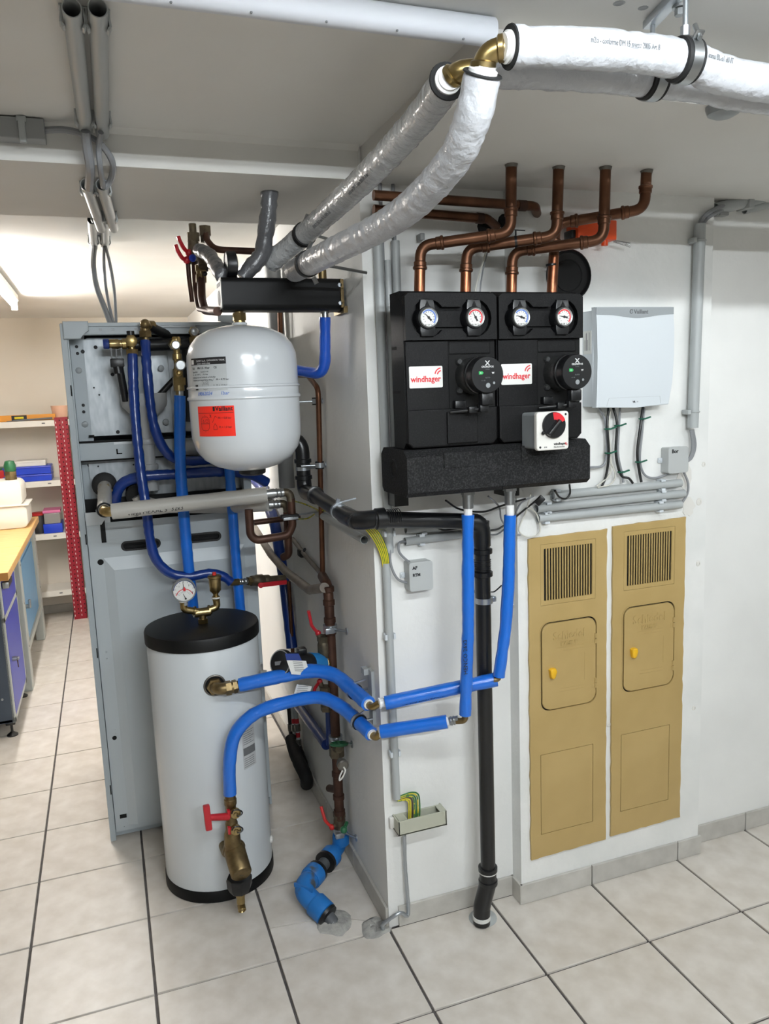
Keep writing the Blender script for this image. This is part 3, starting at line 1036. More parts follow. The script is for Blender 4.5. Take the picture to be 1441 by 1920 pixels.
# ================================================================ conduits on the chimney and the pillar
def conduit(label, a, b, r, clips=(), group=None, m='grey', hollow=True):
    a, b = Vector(a), Vector(b)
    t = thing('conduit', label, 'conduit', a, group)
    mb = MB(); mb.hollow(a, b, r, .0015, 22)
    obj('pipe', mb, m, t)
    d = (b - a).normalized()
    for q in clips:
        p = a + (b - a) * q
        mb = MB()
        s = d.cross(Y).normalized()
        mb.box(p + Y * (r * .5), (.016, r * 1.2, r * 2.6) if abs(d.x) > .7 else (r * 2.6, r * 1.2, .016), bev=.001)
        for e in (-1, 1):
            mb.box(p + s * (e * (r + .003)) - Y * (r * .25), (.016, r * 1.1, .004) if abs(d.x) > .7 else (.004, r * 1.1, .016), bev=.001)
            mb.box(p + s * (e * (r + .001)) - Y * (r * .85), (.016, .004, .007) if abs(d.x) > .7 else (.007, .004, .016), bev=.001)
        obj('clip', mb, 'light_plastic', t)
    return t


yc = -.0645
for l, a, b, cl in (('top of the three level grey conduits over the chimney doors', (1.555, -0.0645, 1.288), (2.014, -0.0645, 1.29), (.03, .84)), ('middle of the three level grey conduits over the chimney doors', (1.501, -0.0645, 1.253), (2.028, -0.0645, 1.256), (.07, .84)), ('lowest of the three level grey conduits over the chimney doors', (1.506, -0.0645, 1.224), (2.016, -0.0645, 1.222), (.05, .84))):
    conduit(l, a, b, 0.01265, cl)
conduit('upper short grey conduit behind the blue pipe under the manifold', (1.113, -0.012, 1.221), (1.291, -0.012, 1.214), .0115, (.3,))
conduit('lower short grey conduit above the box marked in black pen', (1.11, -0.012, 1.187), (1.284, -0.012, 1.19), .0115, (.28,))
# upright conduits beside the pump groups
for l, x, r, z0, z1 in (('thick upright grey conduit nearest the pillar edge', 1.062, .0125, 1.16, 2.08), ('thin upright grey conduit, middle one beside the pump groups', 1.088, .009, 1.30, 1.95), ('upright grey conduit half hidden by the pump group', 1.112, .0115, 1.30, 2.0)):
    conduit(l, (x, -.011, z0), (x, -.011, z1), r, (.06,) if r == .0125 else ())
conduit('grey conduit holding the earth wires down the pillar', (1.05, -0.014, 1.132), (1.055, -0.014, 0.4235), 0.0116, (.30, .80))
mb = MB(); mb.tube([(1.076, -.008, 1.95), (1.076, -.008, 2.144)], .005); mb.tube([(1.112, -.008, 1.99), (1.112, -.008, 2.144)], .0045)
tag(obj('cable', mb, 'cable_grey'), 'two thin grey cables rising from the upright conduits to the ceiling', 'cable')
# conduit up the chimney edge with its run along the ceiling
t = thing('conduit', 'large grey conduit up the outer chimney edge beside the control box', 'conduit', (2.051, -0.07, 1.463))
a, b = Vector((2.048, -0.074, 1.46)), Vector((2.058, -0.074, 2.062))
mb = MB(); mb.hollow(a, b, .0165, .002, 24); obj('pipe', mb, 'grey', t)
for q in (.08, .92):
    p = a + (b - a) * q
    mb = MB(); mb.box(p + Vector((0, .012, 0)), (.056, .014, .014), bev=.002); mb.torus(p, Z, .0175, .0025, 20, 6, .8, 2.2); mb.box(p + Vector((-.026, -.004, 0)), (.012, .02, .014), bev=.002)
    obj('clip', mb, 'grey', t)
cable('grey cable bending from the chimney-edge conduit into the ceiling conduit', [(2.052, -0.074, 2.055), (2.077, -0.07, 2.086), (2.144, -0.05, 2.116), (2.217, -0.03, 2.134)], .007, 'cable_grey')
cable('second grey cable bending beside it into the ceiling conduit', [(2.066, -0.07, 2.057), (2.094, -0.064, 2.082), (2.155, -0.045, 2.108), (2.217, -0.03, 2.125)], .006, 'cable_grey')
t = thing('conduit', 'grey conduit pair high along the side wall, past the chimney edge', 'conduit', (2.203, -0.03, 2.129))
mb = MB(); mb.hollow((2.152, -0.03, 2.116), (2.488, -0.03, 2.199), .019, .002); obj('pipe', mb, 'grey', t)
mb = MB(); mb.hollow((2.275, -0.02, 2.121), (2.501, -0.02, 2.174), .012, .002); obj('thin_pipe', mb, 'grey', t)
mb = MB(); mb.box((2.269, -0.03, 2.144), (.02, .056, .05), bev=.003); obj('clip', mb, 'grey', t)
mb = MB(); mb.box((2.177, -0.03, 2.103), (.035, .03, .012), bev=.004); obj('cable_clamp', mb, 'dgrey', t)
for k, (l, dx) in enumerate((('grey cable leaving the foot of the chimney-edge conduit, left of three', -4), ('grey cable leaving the foot of the chimney-edge conduit, middle of three', 0), ('grey cable leaving the foot of the chimney-edge conduit, right of three', 5))):
    cable(['first', 'second', 'outermost'][k] + ' of three grey cables from the big conduit foot into the marked box', [((2.048, -0.074, 1.453)[0] + dx * .0011, -.07, (2.048, -0.074, 1.453)[2]), ((2.057, -0.07, 1.405)[0] + dx * .0013, -.07, (2.057, -0.07, 1.405)[2]), ((2.05, -0.07, 1.372)[0] + dx * .0008, -.068, (2.05, -0.07, 1.372)[2] - .002 * k), ((2.034, -0.07, 1.355)[0], -.066, (2.034, -0.07, 1.361)[2] - .004 * k)], .0036, 'cable_grey')


def junction(label, c, w, h, y0, dep, words):
    t = thing('junction_box', label, 'junction box', (c[0], y0, c[1] - h / 2))
    mb = MB(); mb.prism(rrect(w * .98, h * .98, .006), (c[0], y0, c[1]), X, Z, dep * .7)
    obj('base', mb, 'box_grey', t, smooth=False)
    mb = MB(); mb.prism(rrect(w, h, .008), (c[0], y0 - dep * .55, c[1]), X, Z, dep * .45, bev=.002)
    lid = obj('lid', mb, 'box_grey', t, smooth=False)
    mb = MB(); mb.box((c[0] - w / 2 - .006, y0 - .004, c[1]), (.014, .008, .016), bev=.002); mb.lathe((c[0] - w / 2 - .008, y0 - .008, c[1]), -Y, [(.004, 0), (.003, .003)], 10)
    obj('fixing_lug', mb, 'light_plastic', t)
    for k, (s, dx, dz, sz) in enumerate(words):
        text(s, sz, (c[0] - w / 2 + dx, y0 - dep - .0002, c[1] + h / 2 - dz), X, Z, 'ink', lid, name='pen_marking', bold=.0006)
    return t


junction('square grey junction box marked AF RTM in black pen on the pillar', (1.145, 1.088), .072, .084, .004, .044, (('AF', .010, .020, .0125), ('RTM', .010, .040, .0115)))
junction('small grey junction box marked Bor beside the chimney edge', (1.987, 1.364), .076, .080, -.05, .036, (('Bor', .012, .017, .016),))
cable('grey cable from the marked chimney-edge box down to the conduit ends', [(2.021, -0.07, 1.324), (2.038, -0.07, 1.289), (2.037, -0.07, 1.256), (2.02, -0.066, 1.226)], .0036, 'cable_grey')
cable('grey cable looping from the short conduit into the top of the pen-marked box', [(1.115, -0.012, 1.187), (1.089, -0.022, 1.187), (1.088, -0.022, 1.161), (1.11, -0.02, 1.135), (1.129, -0.02, 1.121)], .0036, 'cable_grey')
cable('grey cable looping down the pillar into the side of the pen-marked box', [(1.076, -0.014, 1.229), (1.062, -0.02, 1.171), (1.062, -0.022, 1.126), (1.08, -0.022, 1.085), (1.113, -0.018, 1.067)], .0036, 'cable_grey')
cable('white cable along the pillar corner next to the earth wires', [(1.062, -0.012, 1.238), (1.064, -0.014, 1.208), (1.06, -0.012, 1.17), (1.06, -0.012, 1.136)], .003, 'cable_white')
# tangle of thin leads below the manifold
for k, (m_, r_, lab, pts) in enumerate((
    ('cable_black', .0028, 'black lead looping below the manifold between the blue pipes', [(1.19, -0.12, 1.31), (1.246, -0.09, 1.277), (1.321, -0.08, 1.262), (1.375, -0.09, 1.276), (1.446, -0.1, 1.291)]),
    ('cable_black', .0028, 'black lead sagging under the drain pipe to the second blue pipe', [(1.182, -0.05, 1.235), (1.215, -0.04, 1.214), (1.281, -0.04, 1.214), (1.361, -0.05, 1.201), (1.404, -0.05, 1.211), (1.466, -0.08, 1.264), (1.493, -0.1, 1.292)]),
    ('cable_grey', .0026, 'grey lead hanging behind the second blue pipe', [(1.328, -0.1, 1.308), (1.372, -0.08, 1.272), (1.385, -0.07, 1.231), (1.421, -0.066, 1.188), (1.447, -0.066, 1.181)]),
    ('cable_white', .0026, 'pale lead curling over the corner of the first chimney door', [(1.469, -0.09, 1.304), (1.46, -0.075, 1.248), (1.441, -0.068, 1.199), (1.464, -0.067, 1.175), (1.504, -0.067, 1.176), (1.511, -0.068, 1.204), (1.496, -0.07, 1.242), (1.469, -0.075, 1.263)]),
    ('cable_grey', .0026, 'grey lead from the manifold to the wall beside the chimney', [(1.478, -0.09, 1.295), (1.44, -0.08, 1.274), (1.425, -0.06, 1.226), (1.402, -0.02, 1.183), (1.371, -0.012, 1.181)]),
    ('cable_black', .003, 'black lead hooked under the far end of the manifold', [(1.529, -0.12, 1.31), (1.556, -0.1, 1.287), (1.584, -0.09, 1.279), (1.598, -0.09, 1.293), (1.59, -0.1, 1.321)]),
)):
    cable(lab, pts, r_, m_)
mb = MB(); mb.beam((1.492, -0.08, 1.27), (1.509, -0.09, 1.29), .012, .02, bev=.003)
tag(obj('cable_plug', mb, 'black'), 'small black plug among the leads under the manifold', 'plug')

# earth wires and their bar
for k in range(5):
    q = k * .0062
    a = Vector((0.9754, -0.05, 1.25)) + Vector((0, .02 - .004 * k, .004))
    pts = [a + Vector((q, 0, 0)), Vector((1.005, -0.035, 1.215)) + Vector((q * .95, 0, .0008 * k)), Vector((1.028, -0.022, 1.175)) + Vector((q * .85, 0, 0)), Vector((1.038, -0.018, 1.143)) + Vector((q * .72, 0, 0)), Vector((1.044, -0.014, 1.111)) + Vector((q * .55 - .002, 0, 0))]
    t = thing('earth_wire', ('outermost', 'second', 'middle', 'fourth', 'innermost')[k] + ' of five yellow green earth wires above the pillar conduit, counted from the corner', 'wire', pts[0], 'earth wires above the pillar conduit')
    mb = MB(); mb.tube(spline(pts, 6), .0024, n=8); obj('yellow_sheath', mb, 'yellow', t)
    mb = MB(); mb.tube([p_ + Vector((.0012, -.0019, 0)) for p_ in spline(pts, 6)], .0009, n=6); obj('green_stripe', mb, 'green_wire', t)
for k in range(7):
    q = k * .0058
    pts = [Vector((1.055, -0.014, 0.4351)) + Vector((-.004 + k * .001, 0, .004)), Vector((1.056, -0.014, 0.4181)) + Vector((0, -.004, .002 * k)), Vector((1.077, -0.016, 0.4144)) + Vector((q * .6, 0, .0032 * k)), Vector((1.09, -0.018, 0.4075)) + Vector((q * .9, 0, .0028 * k)), Vector((1.091, -0.018, 0.3869)) + Vector((q, 0, .001 * k)), Vector((1.089, -0.018, 0.3515)) + Vector((q, 0, -.004))]
    mb = MB(); mb.tube(spline(pts, 6), .0022, n=8)
    tag(obj('earth_wire', mb, ('earth', 'yellow', 'bronze', 'earth', 'green_wire', 'earth', 'green_wire')[k]), ('first', 'second', 'third', 'fourth', 'fifth', 'sixth', 'last')[k] + ' earth wire into the earthing bar, counted from the pillar edge', 'wire', 'earth wires at the earthing bar')
t = thing('earthing_bar', 'greenish grey earthing bar cover low on the pillar, wires entering its top', 'earthing bar', (1.123, .004, .325))
bx0, bx1, bz0, bz1 = 1.046, 1.2, .322, .368
mb = MB()
mb.span((bx0, -.046, bz0), (bx1, -.042, bz1), bev=.001); mb.span((bx0, -.046, bz0), (bx0 + .004, .003, bz1 - .002)); mb.span((bx1 - .004, -.046, bz0), (bx1, .003, bz1)); mb.span((bx0, -.046, bz0), (bx1, .003, bz0 + .004)); mb.span((bx0, -.004, bz0), (bx1, .003, bz1 - .004))
mb.span((bx0 + .004, -.044, bz1 - .003), (bx0 + .03, -.004, bz1)); mb.span((bx1 - .02, -.044, bz1 - .003), (bx1 - .004, -.004, bz1))
obj('cover', mb, 'bus', t, smooth=False)
mb = MB(); mb.span((bx0 + .02, -.028, bz0 + .012), (bx1 - .02, -.018, bz0 + .03))
obj('terminal_rail', mb, 'chrome', t, smooth=False)
mb = MB(); mb.box((bx0 - .006, -.004, .345), (.014, .012, .034), bev=.003)
obj('lug', mb, 'off_white', t)
rod = [(1.075, -0.014, 0.3012), (1.074, -0.014, 0.2084), (1.076, -0.016, 0.1393), ((1.075, -0.018, 0.0881)[0], -.02, .045), (1.044, -0.03, 0.0661), (0.9952, -0.02, 0.0363), (1.0, -.005, .012), (.985, .005, -.004)]
mb = MB(); mb.tube(spline(rod, 6), .0058, n=12, wob=.0004)
tag(obj('earth_rod', mb, 'zinc'), 'bent galvanised earth rod running from the earthing bar into the floor', 'rod')
tag(obj('cement_patch', blob((.985, .02, -.003), .05, .014, 2), 'cement'), 'rough cement patch where the earth rod enters the floor', 'cement patch')
tag(obj('cement_patch', blob((.872, .088, -.003), .062, .012, 5), 'cement'), 'cement patch around the dark pipe under the blue elbow', 'cement patch')
mb = MB(); mb.lathe((1.302, -0.066, -0.001), Z, [(.043, 0), (.043, .003), (.030, .007), (.026, .012)], 24)
tag(obj('floor_rosette', mb, 'grey'), 'grey sealing ring round the black drain pipe on the floor', 'ring')

# ================================================================ black drain pipe
dp = [(0.957, 0.5165, 1.434), (0.957, 0.5364, 1.312), (0.956, 0.4087, 1.29), (0.952, 0.0689, 1.271), (0.9516, -0.07, 1.268), (0.9896, -0.1, 1.274), (1.291, -0.1, 1.249), (1.308, -0.1, 1.228), (1.306, -0.1, 0.1655), ((1.306, -0.1, 0.1655)[0], -.098, .13), (1.284, -0.085, 0.0279)]
t = thing('drain_pipe', 'long black plastic drain pipe round the pillar corner and down to the floor', 'pipe', dp[-1])
dr = 0.02206
P = [Vector(p) for p in dp]
P[1].x = P[0].x; P[1].y = P[0].y
P[6].z = P[7].z + .012
P[7] = Vector((P[8].x, -.1, P[6].z))
P[10] = Vector((P[9].x - .02, -.09, .03))
mb = MB(); mb.tube([P[0] + Vector((-.10, .06, .03)), P[0] + Z * .03, P[1]], dr * 1.08, n=20, fil=.05); obj('upper_drop', mb, 'vinyl_pipe', t)
mb = MB(); mb.tube([P[1] + Z * .01, P[1] - Z * .03, P[2] + (P[3] - P[2]) * .15], dr * 1.12, n=20, fil=.035); obj('upper_elbow', mb, 'vinyl_pipe', t)
mb = MB(); mb.tube([P[2], P[3], P[4]], dr, n=20, fil=.05); obj('side_run', mb, 'vinyl_pipe', t)
c0 = Vector((P[4].x - .008, P[5].y, P[5].z))
mb = MB(); mb.tube([P[3] + (P[4] - P[3]) * .2, P[4] + (P[5] - P[4]) * .0, P[5] + X * .02], dr * 1.15, n=20, fil=.06); obj('corner_elbow', mb, 'vinyl_pipe', t)
mb = MB(); mb.tube([P[5], P[6]], dr, n=20); obj('level_run', mb, 'vinyl_pipe', t)
mb = MB(); mb.tube([P[6] - X * .03, P[7], P[7] - Z * .07], dr * 1.13, n=20, fil=.035); obj('top_elbow', mb, 'vinyl_pipe', t)
mb = MB(); mb.tube([P[7], P[8], P[9]], dr, n=20); obj('down_pipe', mb, 'vinyl_pipe', t)
mb = MB(); mb.tube([P[9] + Z * .055, P[9] + Z * .01, P[10] + Vector((.002, 0, .03)), P[10] - Z * .025], dr * 1.16, n=20, fil=.03); obj('foot_elbow', mb, 'vinyl_pipe', t)
mb = MB()
for p, d in ((P[5] + X * .024, X), (P[5] + X * .012, X), (P[7] - Z * .085, Z), (P[7] - Z * .15, Z), (P[9] + Z * .055, Z), (P[9] + Z * .012, Z), (P[2] + (P[3] - P[2]) * .12, P[3] - P[2]), (P[1] + Z * .02, Z), (P[1] + Z * .075, Z)):
    mb.lathe(p, d, [(dr * 1.05, -.008), (dr * 1.3, -.006), (dr * 1.3, .006), (dr * 1.05, .008)], 22)
for k in range(6):
    mb.torus(P[5] + X * (.04 + .006 * k), X, dr * 1.04, .0012, 20, 5); mb.torus(P[7] - Z * (.11 + .006 * k), Z, dr * 1.06, .0012, 20, 5)
obj('socket_ring', mb, 'vinyl_pipe', t)
for k, (p, d) in enumerate(((P[3] + (P[2] - P[3]) * .08, P[3] - P[2]), (P[1] + Z * .05, Z))):
    mb = MB(); mb.lathe(p, d, [(dr * 1.08, -.006), (dr * 1.14, -.006), (dr * 1.14, .006), (dr * 1.08, .006)], 22)
    if k == 0:
        mb.beam(p + Vector((0, 0, .025)), p + Vector((.05, -.01, .035)), .004, .004); mb.beam(p + Vector((-.004, 0, .02)), p + Vector((.0, .0, .036)), .01, .008)
    else:
        mb.beam(p, p + Vector((.062, 0, 0)), .007, .007)
    part(obj('pipe_clamp', mb, 'zinc', t), 'steel pipe clamp with threaded rod')
q = Vector((1.309, -0.1, 1.013))
mb = MB(); mb.lathe(q, Z, [(dr * 1.05, -.008), (dr * 1.14, -.008), (dr * 1.14, .008), (dr * 1.05, .008)], 22); mb.box(q + Vector((.027, -.004, .002)), (.012, .02, .016), bev=.003); mb.beam(q + Vector((.02, .01, 0)), q + Vector((.02, .1, 0)), .007, .007)
part(obj('pipe_clamp', mb, 'zinc', t), 'steel band clamp on the upright run')
mb = MB()
for z, hh in ((P[9].z + .052, .008), (P[10].z - .004, .006)):
    mb.lathe((P[9].x if hh > .007 else P[10].x, P[9].y if hh > .007 else P[10].y, z), Z, [(dr * 1.19, -hh), (dr * 1.22, -hh), (dr * 1.22, hh), (dr * 1.19, hh)], 22)
part(obj('paper_sticker', mb, 'white_label', t), 'white printed sticker band')

# ================================================================ chimney doors
def chimney_door(label, x0, x1, z0, z1, knob, lines):
    w, h = x1 - x0, z1 - z0
    t = thing('chimney_door', label, 'chimney door', ((x0 + x1) / 2, -.05, z0), 'beige chimney doors')
    # louvre, middle door, lower plate as openings of one frame
    lw, lh = w * .70, h * .182
    lc = (w * .495, h * .885)
    dw, dh = w * .69, h * .265
    dc = (w * .50, h * .605)
    pw, ph = w * .68, h * .255
    pc = (w * .475, h * .205)
    rnd = random.Random(int(x0 * 1000))
    outer = []
    for (ax, ay), (bx, by) in (((0, 0), (w, .004)), ((w, .004), (w - .002, h)), ((w - .002, h), (0, h - .004)), ((0, h - .004), (0, 0))):
        n_ = 14 if abs(ay - by) < .1 else 44
        for i in range(n_):
            outer.append((ax + (bx - ax) * i / n_ + rnd.uniform(-.0016, .0016), ay + (by - ay) * i / n_ + rnd.uniform(-.0016, .0016)))
    mb = plate(outer, [at(rrect(lw, lh, .001, 1), *lc), at(rrect(dw + .008, dh + .008, .03, 6), *dc), at(rrect(pw + .0035, ph + .0035, .001, 1), *pc)], (x0, -.0575, z0), X, Z, .007)
    obj('frame', mb, 'beige', t, smooth=False)
    mb = MB(); mb.span((x0 + .008, -.0515, z0 + .008), (x1 - .008, -.0505, z1 - .008))
    obj('flue_wall', mb, 'dark_hole', t, smooth=False)
    # raised lip round the middle door
    o_, i_ = at(rrect(dw + .016, dh + .016, .034, 6), *dc), at(rrect(dw + .009, dh + .009, .031, 6), *dc)
    mb = plate(o_, [i_], (x0, -.0585, z0), X, Z, .002)
    obj('door_surround', mb, 'beige', t, smooth=False)
    mb = MB(); mb.prism(at(rrect(dw, dh, .027, 6), *dc), (x0, -.053, z0), X, Z, .0065, bev=.003)
    d = obj('door', mb, 'beige', t, smooth=False)
    for zz in (.75, .22):
        mb = MB()
        q = Vector((x0 + dc[0] + dw / 2 - .001, -.0595, z0 + dc[1] + dh * (zz - .5)))
        mb.cyl(q - Z * .016, q - Z * .001, .0038, n=10); mb.cyl(q + Z * .001, q + Z * .016, .0038, n=10); mb.box(q + Vector((-.006, .001, -.009)), (.012, .003, .014), bev=.001)
        obj('hinge', mb, 'beige', d)
    q = Vector((x0 + dc[0] - dw * .33, -.0595, z0 + dc[1] - dh * .07 + (.01 if knob else 0)))
    mb = MB(); mb.prism([(-.011, .012), (-.004, .016), (.009, .015), (.0125, .006), (.008, -.010), (.002, -.017), (-.006, -.015), (-.009, -.004)], q, X, Z, .014, bev=.0035)
    part(obj('knob', mb, 'yellow_knob', d, ang=60), 'yellow plastic latch knob')
    for s, sz, dx, dz in lines:
        text(s, sz, (x0 + dc[0] + dx, -.0596, z0 + dc[1] + dz), X, Z, 'beige', d, name='embossed_lettering', center=True, bold=.0009, thick=.0012)
    mb = MB()
    for (ax, az), (bx, bz) in (((-.045, .055), (.05, .055)), ((-.02, .045), (.05, .045)), ((.055, .03), (.055, -.06)), ((-.03, -.075), (.05, -.075)), ((-.035, -.085), (.05, -.085))):
        mb.span((x0 + dc[0] + ax - .0004, -.0602, z0 + dc[1] + az - .0004), (x0 + dc[0] + bx + .0004, -.0592, z0 + dc[1] + bz + .0004))
    obj('embossed_ridge', mb, 'beige', d, smooth=False)
    # louvre with upright bars
    n_ = 18
    gl, gh = lw - .024, lh - .028
    mb = plate(at(rrect(lw - .0016, lh - .0016, .001, 1), *lc), [at(rrect(gl, gh, .002, 1), *lc)], (x0, -.0572, z0), X, Z, .004)
    lv = obj('louvre_frame', mb, 'beige', t, smooth=False)
    base = None
    for i in range(n_ - 1):
        xx = x0 + lc[0] - gl / 2 + gl * (i + 1) / n_
        if base is None:
            mb = MB(); mb.box((0, 0, 0), (gl / n_ * .5, .003, gh), bev=.0007, seg=1)
            base = obj('louvre_bar', mb, 'beige', None, smooth=False)
            base.parent = lv
            o2 = base
        else:
            o2 = base.copy(); C.objects.link(o2)
        o2.location = Vector((xx, -.0555, z0 + lc[1])) - t.location
    mb = MB(); mb.prism(at(rrect(pw, ph, .001, 1), *pc), (x0, -.054, z0), X, Z, .0033)
    lp = obj('lower_plate', mb, 'beige', t, smooth=False)
    return t


chimney_door('beige chimney door with yellow knob, nearer the black drain pipe', 1.478, 1.752, .143, 1.168, 0, (('Schiedel', .034, 0, .082), ('KAMINE', .016, .0, .062)))
chimney_door('beige chimney door with yellow knob, at the outer chimney edge', 1.772, 2.046, .152, 1.178, 1, (('Schiedel', .038, 0, .082), ('KAMINE', .016, .0, .062)))

# ================================================================ blue pipes on the front
def blue_pipe(label, pts, r, m='blue', fil=.05, print_=None, group=None, wob=.0006, step=.014, name='insulated_pipe'):
    mb = MB(); mb.tube(pts, r, n=18, fil=fil, seg=7, step=step, wob=wob, seed=int(abs(pts[0][0]) * 1e4) + 3)
    return tag(obj(name, mb, m, ang=70), label, 'pipe', group)


R = .0168
t = thing('insulated_pipe', 'bright blue insulated pipe straight down from the manifold, nearer the pillar', 'pipe', (1.231, -0.17, 1.277))
a, b, c = Vector((1.232, -.17, 1.298)), Vector((1.231, -0.17, 1.274)), Vector((1.212, -0.165, 0.7142))
mb = MB(); mb.tube([b, Vector((1.224, -0.17, 0.959)), c], R, n=20, fil=.3, step=.02, wob=.0007, seed=5); bl = obj('blue_sleeve', mb, 'blue', t, ang=70)
mb = MB(); mb.cyl(a, b - Z * .01, .0115); obj('white_pipe', mb, 'white_pipe', t)
text('HENCO 26x3', .017, Vector((1.213, -0.17, 0.8394)) + Vector((-.002, -R - .0022, 0)), Z, -X, 'ink', bl, name='pipe_print', squeeze=1)
mb = MB(); mb.tube([c + Z * .01, c - Z * .018, Vector((1.191, -0.15, 0.6933))], .0088, fil=.016); obj('brass_elbow', mb, 'brass_dull', t)
t = thing('insulated_pipe', 'bright blue insulated pipe leaning down from the manifold, farther from the pillar', 'pipe', (1.356, -0.17, 1.266))
a, b, c = Vector((1.357, -.17, 1.298)), Vector((1.357, -0.17, 1.262)), Vector((1.318, -0.165, 0.8081))
mb = MB(); mb.tube([b, Vector((1.35, -0.17, 1.078)), Vector((1.338, -0.17, 0.9428)), c], R, n=20, fil=.3, step=.02, wob=.0007, seed=8); obj('blue_sleeve', mb, 'blue', t, ang=70)
mb = MB(); mb.cyl(a, b - Z * .01, .0115); obj('white_pipe', mb, 'white_pipe', t)
mb = MB(); mb.tube([c + Z * .008, c - Z * .012, Vector((1.304, -0.16, 0.7994))], .008, fil=.012); obj('brass_elbow', mb, 'brass_dull', t)
cable('thin black probe lead between the clamp and the leaning blue pipe', [(1.318, -0.12, 1.04), (1.329, -0.125, 1.041), (1.334, -0.14, 1.053), (1.335, -0.155, 1.064)], .002, 'cable_black')

for l, q, w_, h_, sd in (('broken plaster patch at the chimney edge under the marked box', (2.042, -0.05, 1.312), .035, .05, 4), ('rough filler patch at the chimney edge beside the conduit ends', (2.059, -0.05, 1.209), .03, .035, 6)):
    rnd = random.Random(sd)
    mb = MB(); mb.prism([(w_ * rnd.uniform(.6, 1) * math.cos(6.283 * i / 15), h_ * rnd.uniform(.6, 1) * math.sin(6.283 * i / 15)) for i in range(15)], Vector(q) + Y * .001, X, Z, .003)
    tag(obj('plaster_patch', mb, 'off_white', smooth=False), l, 'plaster patch')

cable('pale thin cable hanging on the wall behind the second copper bend', [(1.363, -0.055, 1.994), (1.351, -0.055, 1.952), (1.328, -0.06, 1.895), (1.317, -0.06, 1.851)], .0026, 'cable_white')
cable('second pale thin cable on the wall behind the second copper bend', [(1.368, -0.055, 1.987), (1.352, -0.055, 1.938), (1.338, -0.06, 1.888), (1.334, -0.06, 1.851)], .0022, 'cable_grey')


# ================================================================ bent shapes on round bodies
def wrap(c, r, phi, s, zc, build, m, parent, name):
    """build(mb) draws flat in x (along) and y (up), z out; bent round the upright axis through c at angle phi"""
    mb = MB()
    build(mb)
    for v in mb.bm.verts:
        a = phi + v.co.x / r
        q = r + v.co.z
        v.co = Vector((c[0] + q * math.sin(a), c[1] - q * math.cos(a), zc + v.co.y))
    return obj(name, mb, m, parent, smooth=False)


def wrap_text(s, size, c, r, phi, zc, m, parent, name='lettering', bold=0, shear=0, thick=.0002):
    cu = bpy.data.curves.new(name, 'FONT')
    cu.body = s; cu.size = size; cu.extrude = thick; cu.offset = bold; cu.shear = shear; cu.resolution_u = 2
    tmp = bpy.data.objects.new('tmp', cu)
    me = bpy.data.meshes.new_from_object(tmp)
    bpy.data.objects.remove(tmp); bpy.data.curves.remove(cu)
    off = root_of(parent).location
    for v in me.vertices:
        a = phi + v.co.x / r
        q = r + .0008 + v.co.z
        v.co = Vector((c[0] + q * math.sin(a), c[1] - q * math.cos(a), zc + v.co.y)) - off
    me.materials.clear(); me.materials.append(M[m]); me.name = name
    o = bpy.data.objects.new(name, me); C.objects.link(o); o.parent = parent
    return o


def sheet(x0, y0, x1, y1, z=.0006, n=14):
    def f(mb):
        rows = []
        for y in (y0, y1):
            rows.append([mb.bm.verts.new((x0 + (x1 - x0) * i / n, y, z)) for i in range(n + 1)])
        for i in range(n):
            mb.face((rows[0][i], rows[0][i + 1], rows[1][i + 1], rows[1][i]))
    return f


def strokes(segs, w=.0009, z=.0011):
    def f(mb):
        for (ax, ay), (bx, by) in segs:
            d = Vector((bx - ax, by - ay, 0))
            if d.length < 1e-6:
                continue
            nrm = Vector((-d.y, d.x, 0)).normalized() * (w / 2)
            k = max(1, int(d.length / .006))
            for i in range(k):
                p, q = Vector((ax, ay, z)) + d * (i / k), Vector((ax, ay, z)) + d * ((i + 1) / k)
                mb.face([mb.bm.verts.new(t_) for t_ in (p - nrm, q - nrm, q + nrm, p + nrm)])
    return f


def vessel_icon(x, y, s):
    """outline of a small pressure vessel with a triangle and a flask in it"""
    o = []
    P = [(-.5, -.35), (-.5, .35), (-.3, .6), (.3, .6), (.5, .35), (.5, -.35), (.3, -.6), (-.3, -.6), (-.5, -.35)]
    o += list(zip(P, P[1:]))
    o += [((-.5, .0), (.5, 0)), ((-.3, .1), (-.1, .1)), ((-.1, .1), (-.2, .35)), ((-.2, .35), (-.3, .1)), ((.1, .1), (.35, .1)), ((.35, .1), (.35, .35)), ((.35, .35), (.1, .35)), ((.1, .35), (.1, .1)), ((-.06, .7), (.06, .7)), ((-.06, -.7), (.06, -.7))]
    return [((x + a[0] * s, y + a[1] * s), (x + b[0] * s, y + b[1] * s)) for a, b in o]


# ================================================================ expansion vessel
vc = Vector((.722, .2, 0))
VR = .1535
t = thing('expansion_vessel', 'white round expansion vessel with a red label hanging from the black separator', 'vessel', (.722, .2, 1.40))
mb = MB()
mb.lathe((vc.x, vc.y, 1.398), Z, [(.0, 0), (.05, .004), (.09, .016), (.122, .036), (.143, .064), (.1525, .10), (VR, .13), (VR, .2015), (VR + .004, .2045), (VR + .004, .2105), (VR, .214), (VR - .0005, .2325), (VR + .003, .2345), (VR + .003, .2385), (VR - .0005, .241), (VR - .001, .29), (.1505, .325), (.141, .352), (.121, .376), (.09, .392), (.05, .402), (.022, .406), (.020, .412), (0, .412)], 56)
body = obj('body', mb, 'enamel', t, ang=50)
mb = MB(); mb.cyl((vc.x, vc.y, 1.806), (vc.x, vc.y, 1.818), .016); mb.hexa((vc.x, vc.y, 1.816), (vc.x, vc.y, 1.836), .0195); mb.cyl((vc.x, vc.y, 1.834), (vc.x, vc.y, 1.85), .012)
part(obj('coupling', mb, 'brass', t), 'brass screw coupling under the separator')
